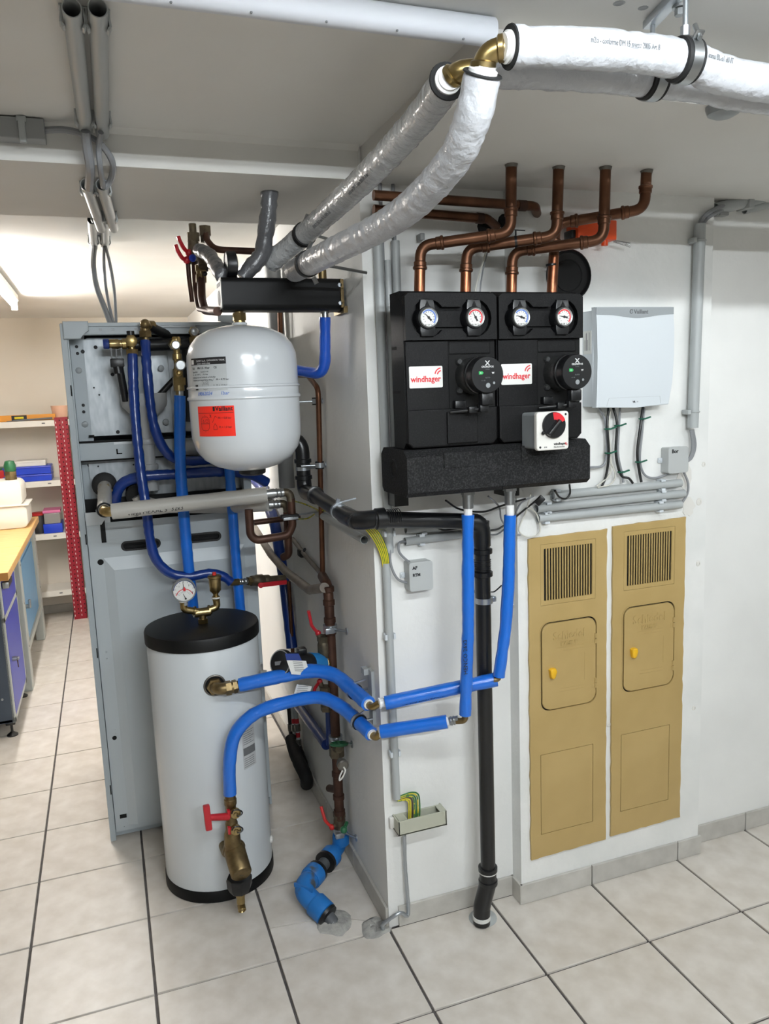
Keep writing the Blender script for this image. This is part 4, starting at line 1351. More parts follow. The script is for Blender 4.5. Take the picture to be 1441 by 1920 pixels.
mb = MB(); mb.lathe((vc.x + .012, vc.y + .02, 1.404), -Z, [(.04, 0), (.038, .016), (.028, .022), (.0, .022)], 24)
part(obj('valve_cap', mb, 'black', t), 'black cap under the vessel')
d0 = math.atan2(-.382 * -1, 2.22) * -1          # towards the camera side
ph = -.172
# type label
p0 = ph - math.radians(38)
lab = wrap(vc, VR, p0, 0, 1.662, sheet(-.060, -.036, .060, .050), 'type_label', body, 'type_label')
wrap(vc, VR, p0, 0, 1.662, sheet(-.060, .032, .060, .050, .0009), 'ink', lab, 'label_header')
wrap(vc, VR, p0, 0, 1.662, sheet(-.058, .034, -.046, .046, .0012), 'ink_white', lab, 'label_emblem')
wrap_text('ZILMET S.p.A.  EXPANSION TANK', .0062, vc, VR, p0 - .026 / VR - .06, 1.702, 'ink_white', lab)
wrap_text('cal-pro  made in Italy', .0055, vc, VR, p0 - .26 + .05, 1.6955, 'ink_white', lab)
wrap_text('25 l      PN 1.5 - 4 bar      CE', .0075, vc, VR, p0 - .36, 1.683, 'ink', lab, bold=.0001)
for k, s in enumerate(('Type 0020         Serial 24 165', 'Ts  -10 / +99 °C      PS 4 bar', 'Achtung: nur von Fachkraft zu befuellen', 'Attention: pre-charge before filling')):
    wrap_text(s, .0052, vc, VR, p0 - .36, 1.674 - .0072 * k, 'ink_grey', lab)
wrap(vc, VR, p0, 0, 1.662, strokes(vessel_icon(-.006, -.020, .021) + [((.018, -.012), (.026, -.002)), ((.018, -.03), (.026, -.03)), ((.018, -.03), (.022, -.02)), ((.022, -.02), (.026, -.03))], .0008), 'ink_grey', lab, 'label_diagram')
wrap(vc, VR, p0, 0, 1.662, sheet(-.046, -.034, -.034, -.020, .0009, 3), 'ink', lab, 'data_mark')
wrap_text('P0 = 0,75 bar', .0065, vc, VR, p0 + .19, 1.652, 'ink', lab)
wrap_text('Pi = 1,0 bar', .0065, vc, VR, p0 + .19, 1.637, 'ink', lab)
# hand-written line
wrap_text('19062024', .0135, vc, VR, ph - math.radians(53), 1.614, 'ink_blue', body, name='handwriting', shear=.35)
wrap_text('1bar', .0135, vc, VR, ph - math.radians(24), 1.614, 'ink_blue', body, name='handwriting', shear=.35)
# red label
p1 = ph - math.radians(32.5)
lab = part(wrap(vc, VR, p1, 0, 1.545, sheet(-.0585, -.040, .0585, .040), 'red_label', body, 'red_label'), 'red label with maker name and pressure diagram')
wrap_text('Vaillant', .0165, vc, VR, p1 + .006 / VR, 1.5725, 'ink', lab, bold=.0004)
wrap(vc, VR, p1, 0, 1.545, sheet(-.002, .027, .0045, .0385, .0010, 3), 'ink', lab, 'emblem')
wrap(vc, VR, p1, 0, 1.545, strokes([((-.056, .022), (.056, .022))] + vessel_icon(-.031, -.006, .030) + [((-.014, .018), (-.008, .01)), ((-.011, .018), (-.011, .01)), ((-.008, .018), (-.014, .01)), ((-.006, -.004), (.004, .014)), ((.004, .014), (.009, .010)), ((-.003, -.022), (.008, -.022)), ((-.003, -.022), (-.003, -.014)), ((-.003, -.014), (.0025, -.006)), ((.0025, -.006), (.008, -.014)), ((.008, -.014), (.008, -.022))], .0009), 'ink', lab, 'label_diagram')
wrap_text('P0 = 0,8 bar', .0076, vc, VR, p1 + .012 / VR, 1.551, 'ink', lab)
wrap_text('Pi = 1,0 bar', .0076, vc, VR, p1 + .014 / VR, 1.527, 'ink', lab)

# ================================================================ black separator
t = thing('hydraulic_separator', 'black grained horizontal separator block fixed to the pillar under the ceiling', 'separator', (.85, .2, 1.842))
mb = MB(); mb.prism(at(rrect(.088, .088, .016, 5), .2, 1.884), (.672, 0, 0), Y, Z, .342, bev=.006)
obj('body', mb, 'black_lid', t)
mb = MB(); mb.prism(at(rrect(.078, .078, .013, 4), .2, 1.884), (.6715, 0, 0), Y, Z, -.0012)
b = part(obj('end_label', mb, 'white_label', t, smooth=False), 'white printed label on the end face')
mb = MB(); mb.lathe((.670, .2, 1.876), -X, [(.02, 0), (.02, .0006)], 20); mb.span((.6695, .172, 1.905), (.6698, .228, 1.916))
obj('label_print', mb, 'ink', b, smooth=False)
mb = MB(); mb.span((1.010, .15, 1.832), (1.022, .25, 1.850)); mb.span((1.004, .15, 1.846), (1.013, .25, 1.924))
obj('wall_plate', mb, 'brass_dull', t, smooth=False)
mb = MB()
for z in (1.858, 1.908):
    mb.hexa((1.002, .158, z), (1.002, .150, z), .006)
obj('plate_bolt', mb, 'zinc', t)
mb = MB(); mb.cyl((.966, .2, 1.925), (.966, .2, 1.955), .0125)
obj('blind_stub', mb, 'brass_dull', t)
mb = MB(); mb.cyl((.968, .2, 1.844), (.968, .2, 1.835), .0135); mb.cyl((.968, .2, 1.836), (.968, .2, 1.818), .0105)
obj('lower_outlet', mb, 'chrome', t)
blue_pipe('dark blue insulated pipe dropping from the separator beside the pillar and turning behind the vessel', [(.968, .2, 1.824), (.966, .22, 1.66), (0.9019, 0.36, 1.683)], .0165, 'blue_deep', fil=.05)
# round gauge seen from the side
t = thing('pressure_gauge', 'round black gauge standing on the separator, seen edge-on', 'gauge', (.712, .2, 1.926))
mb = MB(); mb.lathe((.724, .2, 1.965), -X, [(.026, 0), (.036, .004), (.036, .026), (.034, .030), (.033, .028), (0, .028)], 32); obj('case', mb, 'black', t)
mb = MB(); mb.lathe((.698, .2, 1.965), -X, [(.0325, 0), (.0325, .001)], 32); obj('face', mb, 'white_label', t)
mb = MB(); mb.cyl((.714, .2, 1.925), (.714, .2, 1.935), .01); obj('stem', mb, 'brass', t)
# grey taped pipes
def taped(label, pts, r):
    mb = MB(); mb.tube(pts, r, n=18, fil=.05, step=.012, wob=.0016, seed=len(label))
    return tag(obj('taped_pipe', mb, 'tape', ang=80), label, 'pipe')
taped('grey taped pipe from the beam underside to the separator', [(.820, .165, 2.156), (0.8143, 0.17, 2.098), (0.7955, 0.19, 1.992), (.735, .2, 1.93)], .0225)
taped('grey taped short pipe slanting down to the gauge end of the separator', [(0.6621, 0.5, 2.057), (0.6821, 0.42, 2.028), (0.6863, 0.21, 1.936)], .021)

# valve cluster under the ceiling behind the separator's end
t = thing('valve_cluster', 'dull metal shut-off valve with two red levers and a blue cap near the ceiling', 'valve', (0.6527, 0.6, 2.022))
mb = MB(); a = Vector((0.6633, 0.62, 2.137)); b = Vector((0.6536, 0.6, 2.035))
mb.cyl(a + Z * .02, a - Z * .012, .012); mb.hexa(a - Z * .008, a - Z * .035, .021); mb.cyl(a - Z * .03, b, .017); mb.hexa(b + Z * .035, b + Z * .012, .021)
mb.cyl((0.6544, 0.6, 2.045), (0.6325, 0.6, 2.041), .011); mb.cyl((0.6794, 0.56, 2.065), (0.674, 0.52, 2.01), .014)
obj('valve_body', mb, 'bronze', t)
for l, q in (('upper', [(0.643, 0.59, 2.062), (0.6281, 0.58, 2.073), (0.6156, 0.57, 2.094), (0.6119, 0.57, 2.108)]), ('lower', [(0.6347, 0.59, 2.04), (0.6209, 0.58, 2.044), (0.6069, 0.57, 2.065), (0.6018, 0.57, 2.082)])):
    mb = MB(); mb.tube(spline(q, 5), .0065, n=8); mb.ball(q[0], .012, 12)
    part(obj('lever', mb, 'red', t), 'red lever')
mb = MB(); mb.ball((0.6516, 0.575, 2.044), .012, 12); part(obj('cap', mb, 'box_blue', t), 'blue cap')
def pipe(label, pts, r, m, fil=.03, group=None, name='pipe', wob=0, cat='pipe'):
    mb = MB(); mb.tube(pts, r, n=14, fil=fil, seg=6)
    return tag(obj(name, mb, m), label, cat, group)
pipe('thin brown drain pipe with a bright end under the red levers', [(0.6387, 0.6, 2.035), (0.6386, 0.6, 1.989), (0.6429, 0.6, 1.913)], .0075, 'copper_dark')
pipe('thin brown pipe bending into the low end of the separator', [(0.6572, 0.6, 2.038), (0.6531, 0.58, 1.945), (0.6491, 0.5, 1.879), (0.6605, 0.22, 1.839)], .0075, 'copper_dark', .05)
t = thing('brown_pipe', 'thick brown pipe with a brass union bending into the separator end', 'pipe', (0.6624, 0.22, 1.844))
mb = MB(); mb.tube([(0.6712, 0.55, 1.99), (0.6637, 0.52, 1.913), (0.6618, 0.45, 1.87), (0.6637, 0.2, 1.841)], .0125, n=16, fil=.05); obj('pipe', mb, 'copper_dark', t)
mb = MB(); a, b = Vector((0.6715, 0.55, 2.018)), Vector((0.6694, 0.55, 1.966)); mb.cyl(a, b, .014); mb.hexa(a, a + (b - a) * .35, .019); mb.hexa(a + (b - a) * .55, b, .018); part(obj('union', mb, 'brass_dull', t), 'brass union nut')
mb = MB(); mb.hexa((0.6772, 0.55, 2.027), (0.6791, 0.54, 2.002), .016); mb.ball((0.6803, 0.53, 1.99), .008, 10); obj('drain_cock', mb, 'black', t)
t = thing('brown_pipe', 'brown pipe with a red-stained bend running behind the grey taped pipe', 'pipe', (0.6997, 0.6, 2.141))
mb = MB(); mb.tube([(0.7022, 0.62, 2.142), (0.7022, 0.6, 2.105), (0.718, 0.55, 2.067), (0.8565, 0.5, 2.055), (1.068, 0.45, 2.038)], .0105, n=14, fil=.05); obj('pipe', mb, 'copper_dark', t)
mb = MB(); a = Vector((0.7013, 0.62, 2.151)); mb.hexa(a, a - Z * .03, .02); mb.cyl(a - Z * .028, a - Z * .05, .015); obj('nut', mb, 'bronze', t)

# ================================================================ grey heating unit seen from behind
ux0, ux1, uy, uz = .235, .838, .84, 1.872
t = thing('heating_unit', 'tall grey heat pump indoor unit seen from behind, its upper back open', 'heating unit', ((ux0 + ux1) / 2, 1.15, 0))
mb = MB()
mb.span((ux0, uy + .01, .008), (ux0 + .008, 1.5, uz)); mb.span((ux1 - .008, uy + .01, .008), (ux1, 1.5, uz)); mb.span((ux0, 1.49, .008), (ux1, 1.5, uz)); mb.span((ux0, uy + .03, uz - .006), (ux1, 1.5, uz)); mb.span((ux0, uy + .02, .008), (ux1, 1.5, .03))
obj('casing', mb, 'sheet', t, smooth=False)
mb = MB(); mb.prism([(0, 0), (.020, .0), (.020, 1.862), (0, 1.862)], (ux0 - .002, uy, .006), X, Z, .012, bev=.002)
mb.span((ux0 + .0095, uy - .0125, .006), (ux0 + .0105, uy - .0118, 1.86))
obj('left_edge_strip', mb, 'sheet', t, smooth=False)
mb = MB()
for z in (1.63, 1.12, .71, .19):
    mb.span((ux0 + .013, uy - .0135, z), (ux0 + .017, uy - .010, z + .036))
obj('edge_slot', mb, 'dark_hole', t, smooth=False)
# lower panel with stepped embossing, its two grip slots cut through
zl0, zl1 = .035, 1.19
lx0, lx1 = ux0 + .020, ux1 - .004
w = lx1 - lx0
sl = [at(rrect(.126, .026, .0129, 6), .430 - lx0, 1.10 - zl0), at(rrect(.136, .026, .0129, 6), .640 - lx0, 1.105 - zl0)]
mb = plate([(0, 0), (.30, 0), (.302, .012), (w, .012), (w, zl1 - zl0), (0, zl1 - zl0)], sl, (lx0, uy - .004, zl0), X, Z, .002)
lp = obj('lower_back_panel', mb, 'sheet_low', t, smooth=False)
mb = plate([(.052, -.02), (w - .05, -.02), (w - .05, 1.16), (.052, 1.16)], [[(.085, .0), (w - .085, .0), (w - .085, .99), (.085, .99)]], (lx0, uy + .002, zl0 + .02), X, Z, .002)
# raised middle field with sloping flanks
mb = MB()
o_ = [(.046, .02), (w - .04, .02), (w - .04, 1.03), (.046, 1.03)]
i_ = [(.078, .02), (w - .07, .02), (w - .07, .985), (.078, .985)]
vo = [mb.bm.verts.new((lx0 + x, uy - .0041, zl0 + z)) for x, z in o_]
vi = [mb.bm.verts.new((lx0 + x, uy - .0165, zl0 + z)) for x, z in i_]
mb.skin(vo, vi); mb.face(vi)
obj('raised_field', mb, 'sheet_low', lp, smooth=False)
for k, (cx, cz, ww) in enumerate(((.430, 1.10, .126), (.640, 1.105, .136))):
    mb = plate(rrect(ww + .010, .036, .0178, 6), [rrect(ww - .004, .022, .0109, 6)], (cx, uy - .0058, cz), X, Z, .003)
    g = obj('grip_rim', mb, 'black', lp, smooth=False)
    mb = MB(); mb.prism(rrect(ww, .026, .0129, 6), (cx, uy + .012, cz), X, Z, .002); mb.span((cx - ww * .42, uy + .004, cz - .01), (cx + ww * .45, uy + .010, cz - .001))
    obj('grip_bowl', mb, 'black_matte', lp, smooth=False)
mb = MB()
for x, z, r in ((.290, 1.052, .0105), (.280, .40, .008), (.80, .42, .008)):
    mb.lathe((x, uy - .0042, z), -Y, [(r, 0), (r, .001), (r * .7, .0013)], 16)
obj('knock_out', mb, 'dark_hole', lp)
mb = MB()
for x, z, r in ((.280, .725, .004), (.280, .70, .003), (.285, .43, .002), (.285, .415, .002), (.284, .05, .002)):
    mb.lathe((x, uy - .004, z), -Y, [(r, 0), (r * .7, .002)], 10)
obj('panel_screw', mb, 'zinc', lp)
mb = MB(); mb.span((.272, uy - .005, .085), (.296, uy - .0035, .10)); obj('foot_slot', mb, 'dark_hole', lp, smooth=False)
# dark gap over the panel
mb = MB(); mb.span((ux0 + .02, uy + .05, 1.18), (ux1 - .008, uy + .055, 1.27)); mb.span((.300, uy - .006, 1.12), (.316, uy + .02, 1.20))
obj('dark_gap', mb, 'black_matte', t, smooth=False)
# upper back: frame, galvanised panels, cross rail
mb = MB()
mb.span((ux0 + .018, uy - .004, 1.20), (ux0 + .022, uy + .09, uz - .006)); mb.span((ux1 - .03, uy, 1.2), (ux1 - .008, uy + .09, uz - .006))
mb.prism([(0, 0), (.05, 0), (.05, .66), (0, .66)], (ux0 + .02, uy + .088, 1.205), X, Z, .002)
obj('inner_frame', mb, 'sheet', t, smooth=False)
mb = plate([(0, 0), (.50, 0), (.50, .34), (.012, .34), (0, .328)], [], (ux0 + .065, uy + .085, 1.488), X, Z, .002)
gp = part(obj('upper_back_plate', mb, 'galv', t, smooth=False), 'bright galvanised back plate')
mb = MB(); mb.prism([(.28, 0), (.50, 0), (.50, .32), (.28, .32)], (ux0 + .065, uy + .085, 1.49), X, Z, .012); obj('folded_plate', mb, 'galv', gp, smooth=False)
mb = plate([(0, 0), (.53, 0), (.53, .145), (0, .145)], [circ(.048, .05, .035, 24), circ(.145, .03, .03, 24)], (ux0 + .045, uy + .075, 1.255), X, Z, .002)
lpz = part(obj('lower_back_plate', mb, 'galv', t, smooth=False), 'lower galvanised plate with pipe openings')
mb = MB(); mb.prism([(0, 0), (.56, 0), (.56, .006), (.553, .010), (.553, .050), (.56, .056), (.56, .062), (0, .062)], (ux0 + .022, uy + .03, 1.408), X, Z, .004)
cr = obj('cross_rail', mb, 'sheet', t, smooth=False)
mb = MB(); mb.span((ux0 + .022, uy + .02, 1.468), (ux1 - .01, uy + .075, 1.473)); mb.span((ux0 + .022, uy + .02, 1.403), (ux1 - .01, uy + .075, 1.408))
obj('rail_gap', mb, 'dark_hole', cr, smooth=False)
mb = MB(); mb.span((ux0 + .135, uy + .022, 1.458), (ux0 + .195, uy + .027, 1.466)); obj('rail_tab', mb, 'light_plastic', cr, smooth=False)
for x in (.14, .20):
    mb = MB(); mb.span((ux0 + x, uy + .024, 1.422), (ux0 + x + .026, uy + .027, 1.444)); obj('rail_window', mb, 'sheet', cr, smooth=False)
    mb = MB(); mb.span((ux0 + x + .001, uy + .0232, 1.424), (ux0 + x + .006, uy + .0245, 1.442)); mb.span((ux0 + x + .001, uy + .0232, 1.424), (ux0 + x + .02, uy + .0245, 1.427)); obj('window_gap', mb, 'dark_hole', cr, smooth=False)
mb = MB(); mb.span((ux0, uy + .005, uz - .040), (ux1, uy + .03, uz - .004), bev=.003); mb.span((ux0 + .05, uy - .002, uz - .013), (ux1, uy + .03, uz), bev=.002)
tr = obj('top_rail', mb, 'sheet', t, smooth=False)
mb = MB()
for x in (.12, .16, .235, .33):
    mb.span((ux0 + x, uy + .003, uz - .026), (ux0 + x + .010, uy + .0055, uz - .019))
mb.span((ux0 + .30, uy - .004, uz - .018), (ux0 + .44, uy - .001, uz - .012))
obj('rail_print', mb, 'silver', tr, smooth=False)
mb = MB(); mb.prism([(0, -.058), (.052, -.058), (.062, -.040), (.080, -.030), (.080, 0), (0, 0)], (ux0 + .008, uy - .004, uz + .003), X, Z, .022, bev=.003)
obj('corner_cap', mb, 'sheet', t, smooth=False)
mb = MB(); mb.prism([(0, 0), (.09, 0), (.09, -.05), (.07, -.05), (.05, -.028), (0, -.02)], (ux1 - .085, uy - .002, uz + .022), X, Z, .018, bev=.002); obj('corner_cap', mb, 'sheet', t, smooth=False)
mb = MB(); mb.prism([(0, 0), (.05, 0), (.064, .02), (.04, .045), (0, .045)], (ux0 + .02, uy - .004, 1.185), X, Z, .006); mb.span((ux0 + .055, uy - .003, 1.185), (ux0 + .1, uy + .02, 1.235)); obj('corner_bracket', mb, 'light_plastic', t, smooth=False)
mb = MB()
for px_, pz_ in ((142, 647), (144, 660), (155, 659), (155, 760), (156, 773), (211, 702), (221, 810), (179, 651), (186, 740), (176, 727), (296, 655), (164, 824), (166, 880)):
    pass
for q in ((0.2776, 0.84, 1.799), (0.2788, 0.84, 1.776), (0.2811, 0.84, 1.598), (0.2806, 0.84, 1.575), (0.2807, 0.84, 1.387)):
    mb.lathe((q[0], .927, q[2]), -Y, [(.0055, 0), (.0055, .003), (.003, .004)], 12)
for q in ((0.3874, 0.92, 1.701), (0.3878, 0.92, 1.499), (0.3392, 0.92, 1.796), (0.2962, 0.92, 1.782)):
    mb.lathe((q[0], .923, q[2]), -Y, [(.0065, 0), (.005, .004), (.002, .004)], 12)
for q in ((0.337, 0.92, 1.632), (0.3216, 0.92, 1.657), (0.3112, 0.92, 1.382), (0.4305, 0.92, 1.38), (0.3065, 0.92, 1.329)):
    mb.lathe((q[0], .922 if q[2] > 1.48 else .913, q[2]), -Y, [(.0032, 0), (.0032, .001)], 10)
obj('sheet_screw', mb, 'ink', t)
mb = MB()
for q in ((0.2751, 0.84, 1.718), (0.2784, 0.84, 1.531)):
    mb.lathe((q[0] + .002, .927, q[2]), -Y, [(.011, 0), (.011, .0015), (.009, .0025)], 18)
for q in ((0.5526, 0.9, 1.718), (0.5542, 0.9, 1.527)):
    mb.lathe((q[0], .906, q[2]), -Y, [(.011, 0), (.011, .0015), (.009, .0025)], 18)
obj('plastic_plug', mb, 'silver', t)
mb = MB()
for x0_, z0_ in ((.283, 1.835), (.29, 1.485), (.372, 1.318)):
    mb.span((x0_, uy + .07, z0_), (x0_ + .018, uy + .084, z0_ + .008))
obj('panel_slot', mb, 'dark_hole', t, smooth=False)
# funnel and its drain
f0 = Vector((.482, .845, 1.630))
mb = MB()
mb.lathe(f0, -Z, [(.078, 0), (.078, .030), (.074, .045), (.034, .085), (.025, .105), (.022, .12), (.022, .25)], 32)
fu = part(obj('drain_funnel', mb, 'funnel', t), 'pale plastic drain funnel')
mb = MB(); mb.lathe(f0 - Z * .155, -Z, [(.024, 0), (.027, .004), (.027, .018), (.024, .022)], 28); mb.cyl(f0 - Z * .25, f0 - Z * .34, .026, n=24); mb.lathe(f0 - Z * .245, -Z, [(.026, 0), (.03, .003), (.03, .02), (.026, .024)], 28)
obj('drain_pipe', mb, 'funnel', fu)
mb = MB(); mb.tube([(0.5782, 0.85, 1.434), (0.8254, 0.85, 1.423)], .026, n=20); mb.span((0.5484, 0.86, 1.374), (0.6033, 0.84, 1.411), bev=.004); obj('white_elbow', mb, 'funnel', t)

# safety valve group at the top of the unit
t = thing('safety_valve', 'brass safety valve with a dark blue cap and a black drain spout', 'valve', (0.4422, 0.78, 1.787))
mb = MB(); mb.lathe((0.3636, 0.78, 1.797), X, [(.015, 0), (.017, .004), (.017, .018), (.012, .02)], 16); obj('cap', mb, 'navy', t)
mb = MB(); a, b = Vector((0.3803, 0.78, 1.797)), Vector((0.443, 0.78, 1.796))
mb.lathe(a, b - a, [(.012, 0), (.016, .004), (.017, .03), (.0145, .034), (.0145, .042), (.018, .044), (.018, .056), (.014, .058), (.014, .075)], 20)
c_ = Vector((0.4539, 0.78, 1.804)); mb.lathe(c_ + Z * .02, -Z, [(.012, 0), (.014, .004), (.016, .014), (.016, .03), (.012, .034), (.012, .045)], 20); mb.hexa(c_ - Z * .026, c_ - Z * .045, .0215); mb.cyl(c_ - Z * .045, c_ - Z * .06, .012); mb.lathe(c_ - Y * .002, -Y, [(.019, 0), (.019, .016), (.016, .018)], 22)
obj('body', mb, 'brass', t)
mb = MB(); mb.cyl(c_ + Z * .034, c_ + Z * .02, .0125)
obj('top_plug', mb, 'black', t)
q = Vector((0.4012, 0.78, 1.784))
mb = MB(); mb.box(q + Vector((-.014, 0, -.022)), (.005, .02, .042)); mb.box(q + Vector((.018, 0, -.022)), (.005, .02, .042)); mb.box(q + Vector((.002, .004, -.02)), (.005, .01, .042)); mb.box(q + Vector((.002, 0, -.05)), (.044, .03, .028), bev=.003); mb.cyl(q + Vector((.002, 0, -.062)), q + Vector((.004, 0, -.085)), .015)
obj('drain_spout', mb, 'black', t)
mb = MB(); mb.tube([(0.4074, 0.78, 1.738), (0.4109, 0.78, 1.7), (0.4207, 0.8, 1.607)], .0125, fil=.1); obj('drain_hose', mb, 'black', t)
t = thing('brass_valve', 'brass elbow joint on top of the second dark blue hose', 'valve', (0.4997, 0.79, 1.831))
c_ = Vector((0.5015, 0.79, 1.854)); mb = MB(); mb.tube([c_ + Vector((.03, .02, .004)), c_ + Z * .004, c_ - Z * .02], .0165, fil=.02); mb.hexa(c_ - Z * .016, c_ - Z * .036, .022); mb.cyl(c_ - Z * .035, c_ - Z * .052, .012); mb.ball(c_ + Vector((.002, -.006, .006)), .018, 14)
obj('body', mb, 'brass_dull', t)
pipe('black rubber pipe leading off the brass elbow into the unit', [(0.5178, 0.8, 1.855), (0.5537, 0.83, 1.839), (0.6014, 0.88, 1.822), (0.688, 0.88, 1.815)], .0165, 'black', .05)
pipe('thick black insulated pipe across the top of the open unit', [(0.4648, 0.82, 1.793), (0.6051, 0.84, 1.797), (0.7375, 0.86, 1.806)], .0215, 'black', .05)
pipe('slim black pipe slanting down to the drain funnel', [(0.612, 0.84, 1.696), (0.5719, 0.83, 1.66), (0.5205, 0.82, 1.61)], .0105, 'black', .05)
pipe('black pipe bundle beside the brass valve stack', [(0.6481, 0.86, 1.807), (0.6445, 0.87, 1.696), (0.629, 0.88, 1.526)], .0215, 'black', .05)
# brass stack above the bright hose
sx = Vector((0.591, 0.72, 1.612))
t = thing('valve_stack', 'upright brass valve stack with two round steel caps above a bright blue hose', 'valve', sx)
mb = MB()
a0 = Vector((0.5912, 0.72, 1.798))
mb.lathe((0.5917, 0.72, 1.621), (0.5912, 0.72, 1.798) and (Vector((0.5947, 0.72, 1.798)) - Vector((0.5917, 0.72, 1.621))), [(.012, 0), (.012, .012), (.018, .013), (.018, .036), (.014, .038), (.0165, .05), (.0165, .085), (.013, .088), (.011, .10), (.013, .115), (.0155, .118), (.0155, .135), (.011, .137), (.011, .16), (.014, .164), (.016, .185), (.012, .192), (0, .192)], 22)
mb.hexa((0.5941, 0.72, 1.653), (0.5948, 0.72, 1.678), .023)
mb.hexa((0.5866, 0.735, 1.789), (0.5908, 0.705, 1.787), .019)
mb.lathe((0.5939, 0.705, 1.692), -Y, [(.012, 0), (.012, .006), (.009, .008), (.006, .006), (.004, .008)], 16)
obj('body', mb, 'brass', t)
for q, r in (((0.5911, 0.71, 1.785), .0145), ((0.6007, 0.7, 1.718), .0175)):
    mb = MB(); mb.lathe(q, -Y, [(r * .8, -.012), (r, -.006), (r, .008), (r * .8, .011), (0, .011)], 22)
    part(obj('round_cap', mb, 'chrome', t), 'round steel cap')
t = thing('brass_valve', 'small brass air valve at the unit top behind the white vessel', 'valve', (0.6654, 0.8, 1.83))
c_ = Vector((0.664, 0.8, 1.835)); mb = MB(); mb.hexa(c_ + Y * .01, c_ - Y * .012, .018); mb.cyl(c_, c_ - Z * .03, .013); mb.hexa(c_ - Z * .018, c_ - Z * .04, .02); obj('body', mb, 'brass_dull', t)
mb = MB(); mb.lathe(c_ - Y * .012, -Y, [(.014, 0), (.014, .012), (.011, .014), (0, .014)], 20); obj('round_cap', mb, 'chrome', t)

# hoses on the back of the unit
blue_pipe('dark navy insulated hose from the safety valve, curving right under the grey pipe', spline([(0.453, 0.76, 1.761), (0.445, 0.74, 1.591), (0.445, 0.72, 1.396), (0.4532, 0.7, 1.234), (0.4562, 0.7, 1.142), (0.4697, 0.7, 1.07), (0.5115, 0.7, 1.016), (0.5747, 0.7, 0.9959), (0.6444, 0.7, 0.9992), (0.6914, 0.7, 0.9821), (0.7179, 0.7, 0.9577)], 6), 0.0167, 'navy', fil=0, step=.012, wob=.0008)
blue_pipe('dark navy insulated hose from the brass elbow, swinging behind the bright hose', spline([(0.4987, 0.78, 1.804), (0.4952, 0.75, 1.696), (0.499, 0.745, 1.553), (0.5168, 0.75, 1.466), (0.554, 0.76, 1.409), (0.6088, 0.78, 1.391), (0.7025, 0.82, 1.386)], 6), 0.01684, 'navy', fil=0, step=.012, wob=.0008)
blue_pipe('dark navy insulated hose arching low over the pipe openings of the unit', spline([(0.3558, 0.86, 1.244), (0.3646, 0.82, 1.291), (0.3901, 0.8, 1.329), (0.4493, 0.79, 1.346), (0.5662, 0.79, 1.347), (0.7347, 0.8, 1.343), (0.8332, 0.82, 1.323), (0.8943, 0.84, 1.287)], 6), 0.01873, 'navy', fil=0, step=.012, wob=.0008)
t = thing('insulated_hose', 'bright blue insulated hose under the brass valve stack, running down behind the tank lid', 'pipe', (0.5927, 0.72, 1.612))
mb = MB(); mb.tube(spline([(0.5932, 0.72, 1.618), (0.5778, 0.72, 1.405), (0.575, 0.715, 1.221), (0.5763, 0.71, 1.053), (0.5805, 0.71, 0.8892), (0.5822, 0.71, 0.7624)], 6), 0.01943, n=18, step=.016, wob=.0006); obj('blue_sleeve', mb, 'blue', t, ang=70)
mb = MB(); mb.cyl((0.5942, 0.72, 1.643), (0.5927, 0.72, 1.612), .0125); obj('steel_sleeve', mb, 'zinc', t)
blue_pipe('bright blue insulated hose dropping behind the white vessel to the tank lid', spline([(0.7484, 0.76, 1.41), (0.7472, 0.75, 1.22), (0.7466, 0.74, 1.008), (0.7486, 0.73, 0.8323), (0.7516, 0.73, 0.7315)], 6), 0.01836, 'blue', fil=0, step=.016)

# grey insulated pipes across the back of the unit
t = thing('insulated_pipe', 'grey foam pipe crossing in front of the blue hoses, brass elbow at one end', 'pipe', (0.3226, 0.58, 1.265))
e0 = Vector((0.3208, 0.57, 1.263))
mb = MB(); mb.tube([(e0.x + .006, .86, e0.z + .055), (e0.x + .003, .70, e0.z + .022), e0 + Vector((0, .03, .004))], .023, n=18, step=.012, wob=.0006); obj('short_sleeve', mb, 'foil_grey', t, ang=70)
mb = MB(); mb.lathe((e0.x + .006, .875, e0.z + .058), -Y, [(.042, 0), (.042, .03), (.03, .038)], 26); obj('rubber_collar', mb, 'rubber', t); mb = MB(); mb.torus(e0 + Vector((0, .026, .003)), Y, .0215, .003, 24, 8); obj('rubber_collar', mb, 'rubber', t)
mb = MB(); mb.tube([e0 + Vector((0, .05, .006)), e0 + Vector((0, -.004, 0)), e0 + Vector((.03, -.004, 0))], .0165, fil=.02); mb.hexa((e0.x + .006, .80, e0.z + .042), (e0.x + .006, .815, e0.z + .044), .025); obj('brass_elbow', mb, 'brass', t)
mb = MB(); mb.tube([e0 + Vector((.022, -.004, 0)), (0.8261, 0.5, 1.286)], .0255, n=20, step=.03, wob=.0006); ls = obj('long_sleeve', mb, 'foil_grey', t, ang=70)
a, b = Vector((0.3461, 0.569, 1.261)), Vector((0.8261, 0.5, 1.286))
text('Viega MEXAL 5  32x3', .0195, a + (b - a) * .085 + Vector((0, -.0262, -.014)), b - a, Z, 'ink', ls, name='pipe_print')
mb = MB(); mb.cyl((0.8173, 0.5, 1.287), (0.851, 0.5, 1.288), .0165); mb.cyl((0.8493, 0.5, 1.288), (0.8815, 0.5, 1.288), .0145); mb.torus((0.8582, 0.5, 1.288), (1, 0, 0), .0145, .0022, 20, 6); mb.torus((0.8707, 0.5, 1.288), (1, 0, 0), .0145, .0022, 20, 6); obj('press_sleeve', mb, 'chrome', t)
mb = MB(); mb.tube([(0.8797, 0.5, 1.288), (0.9031, 0.5, 1.289), (0.9049, 0.5, 1.257)], .0135, fil=.02); obj('end_elbow', mb, 'bronze', t)
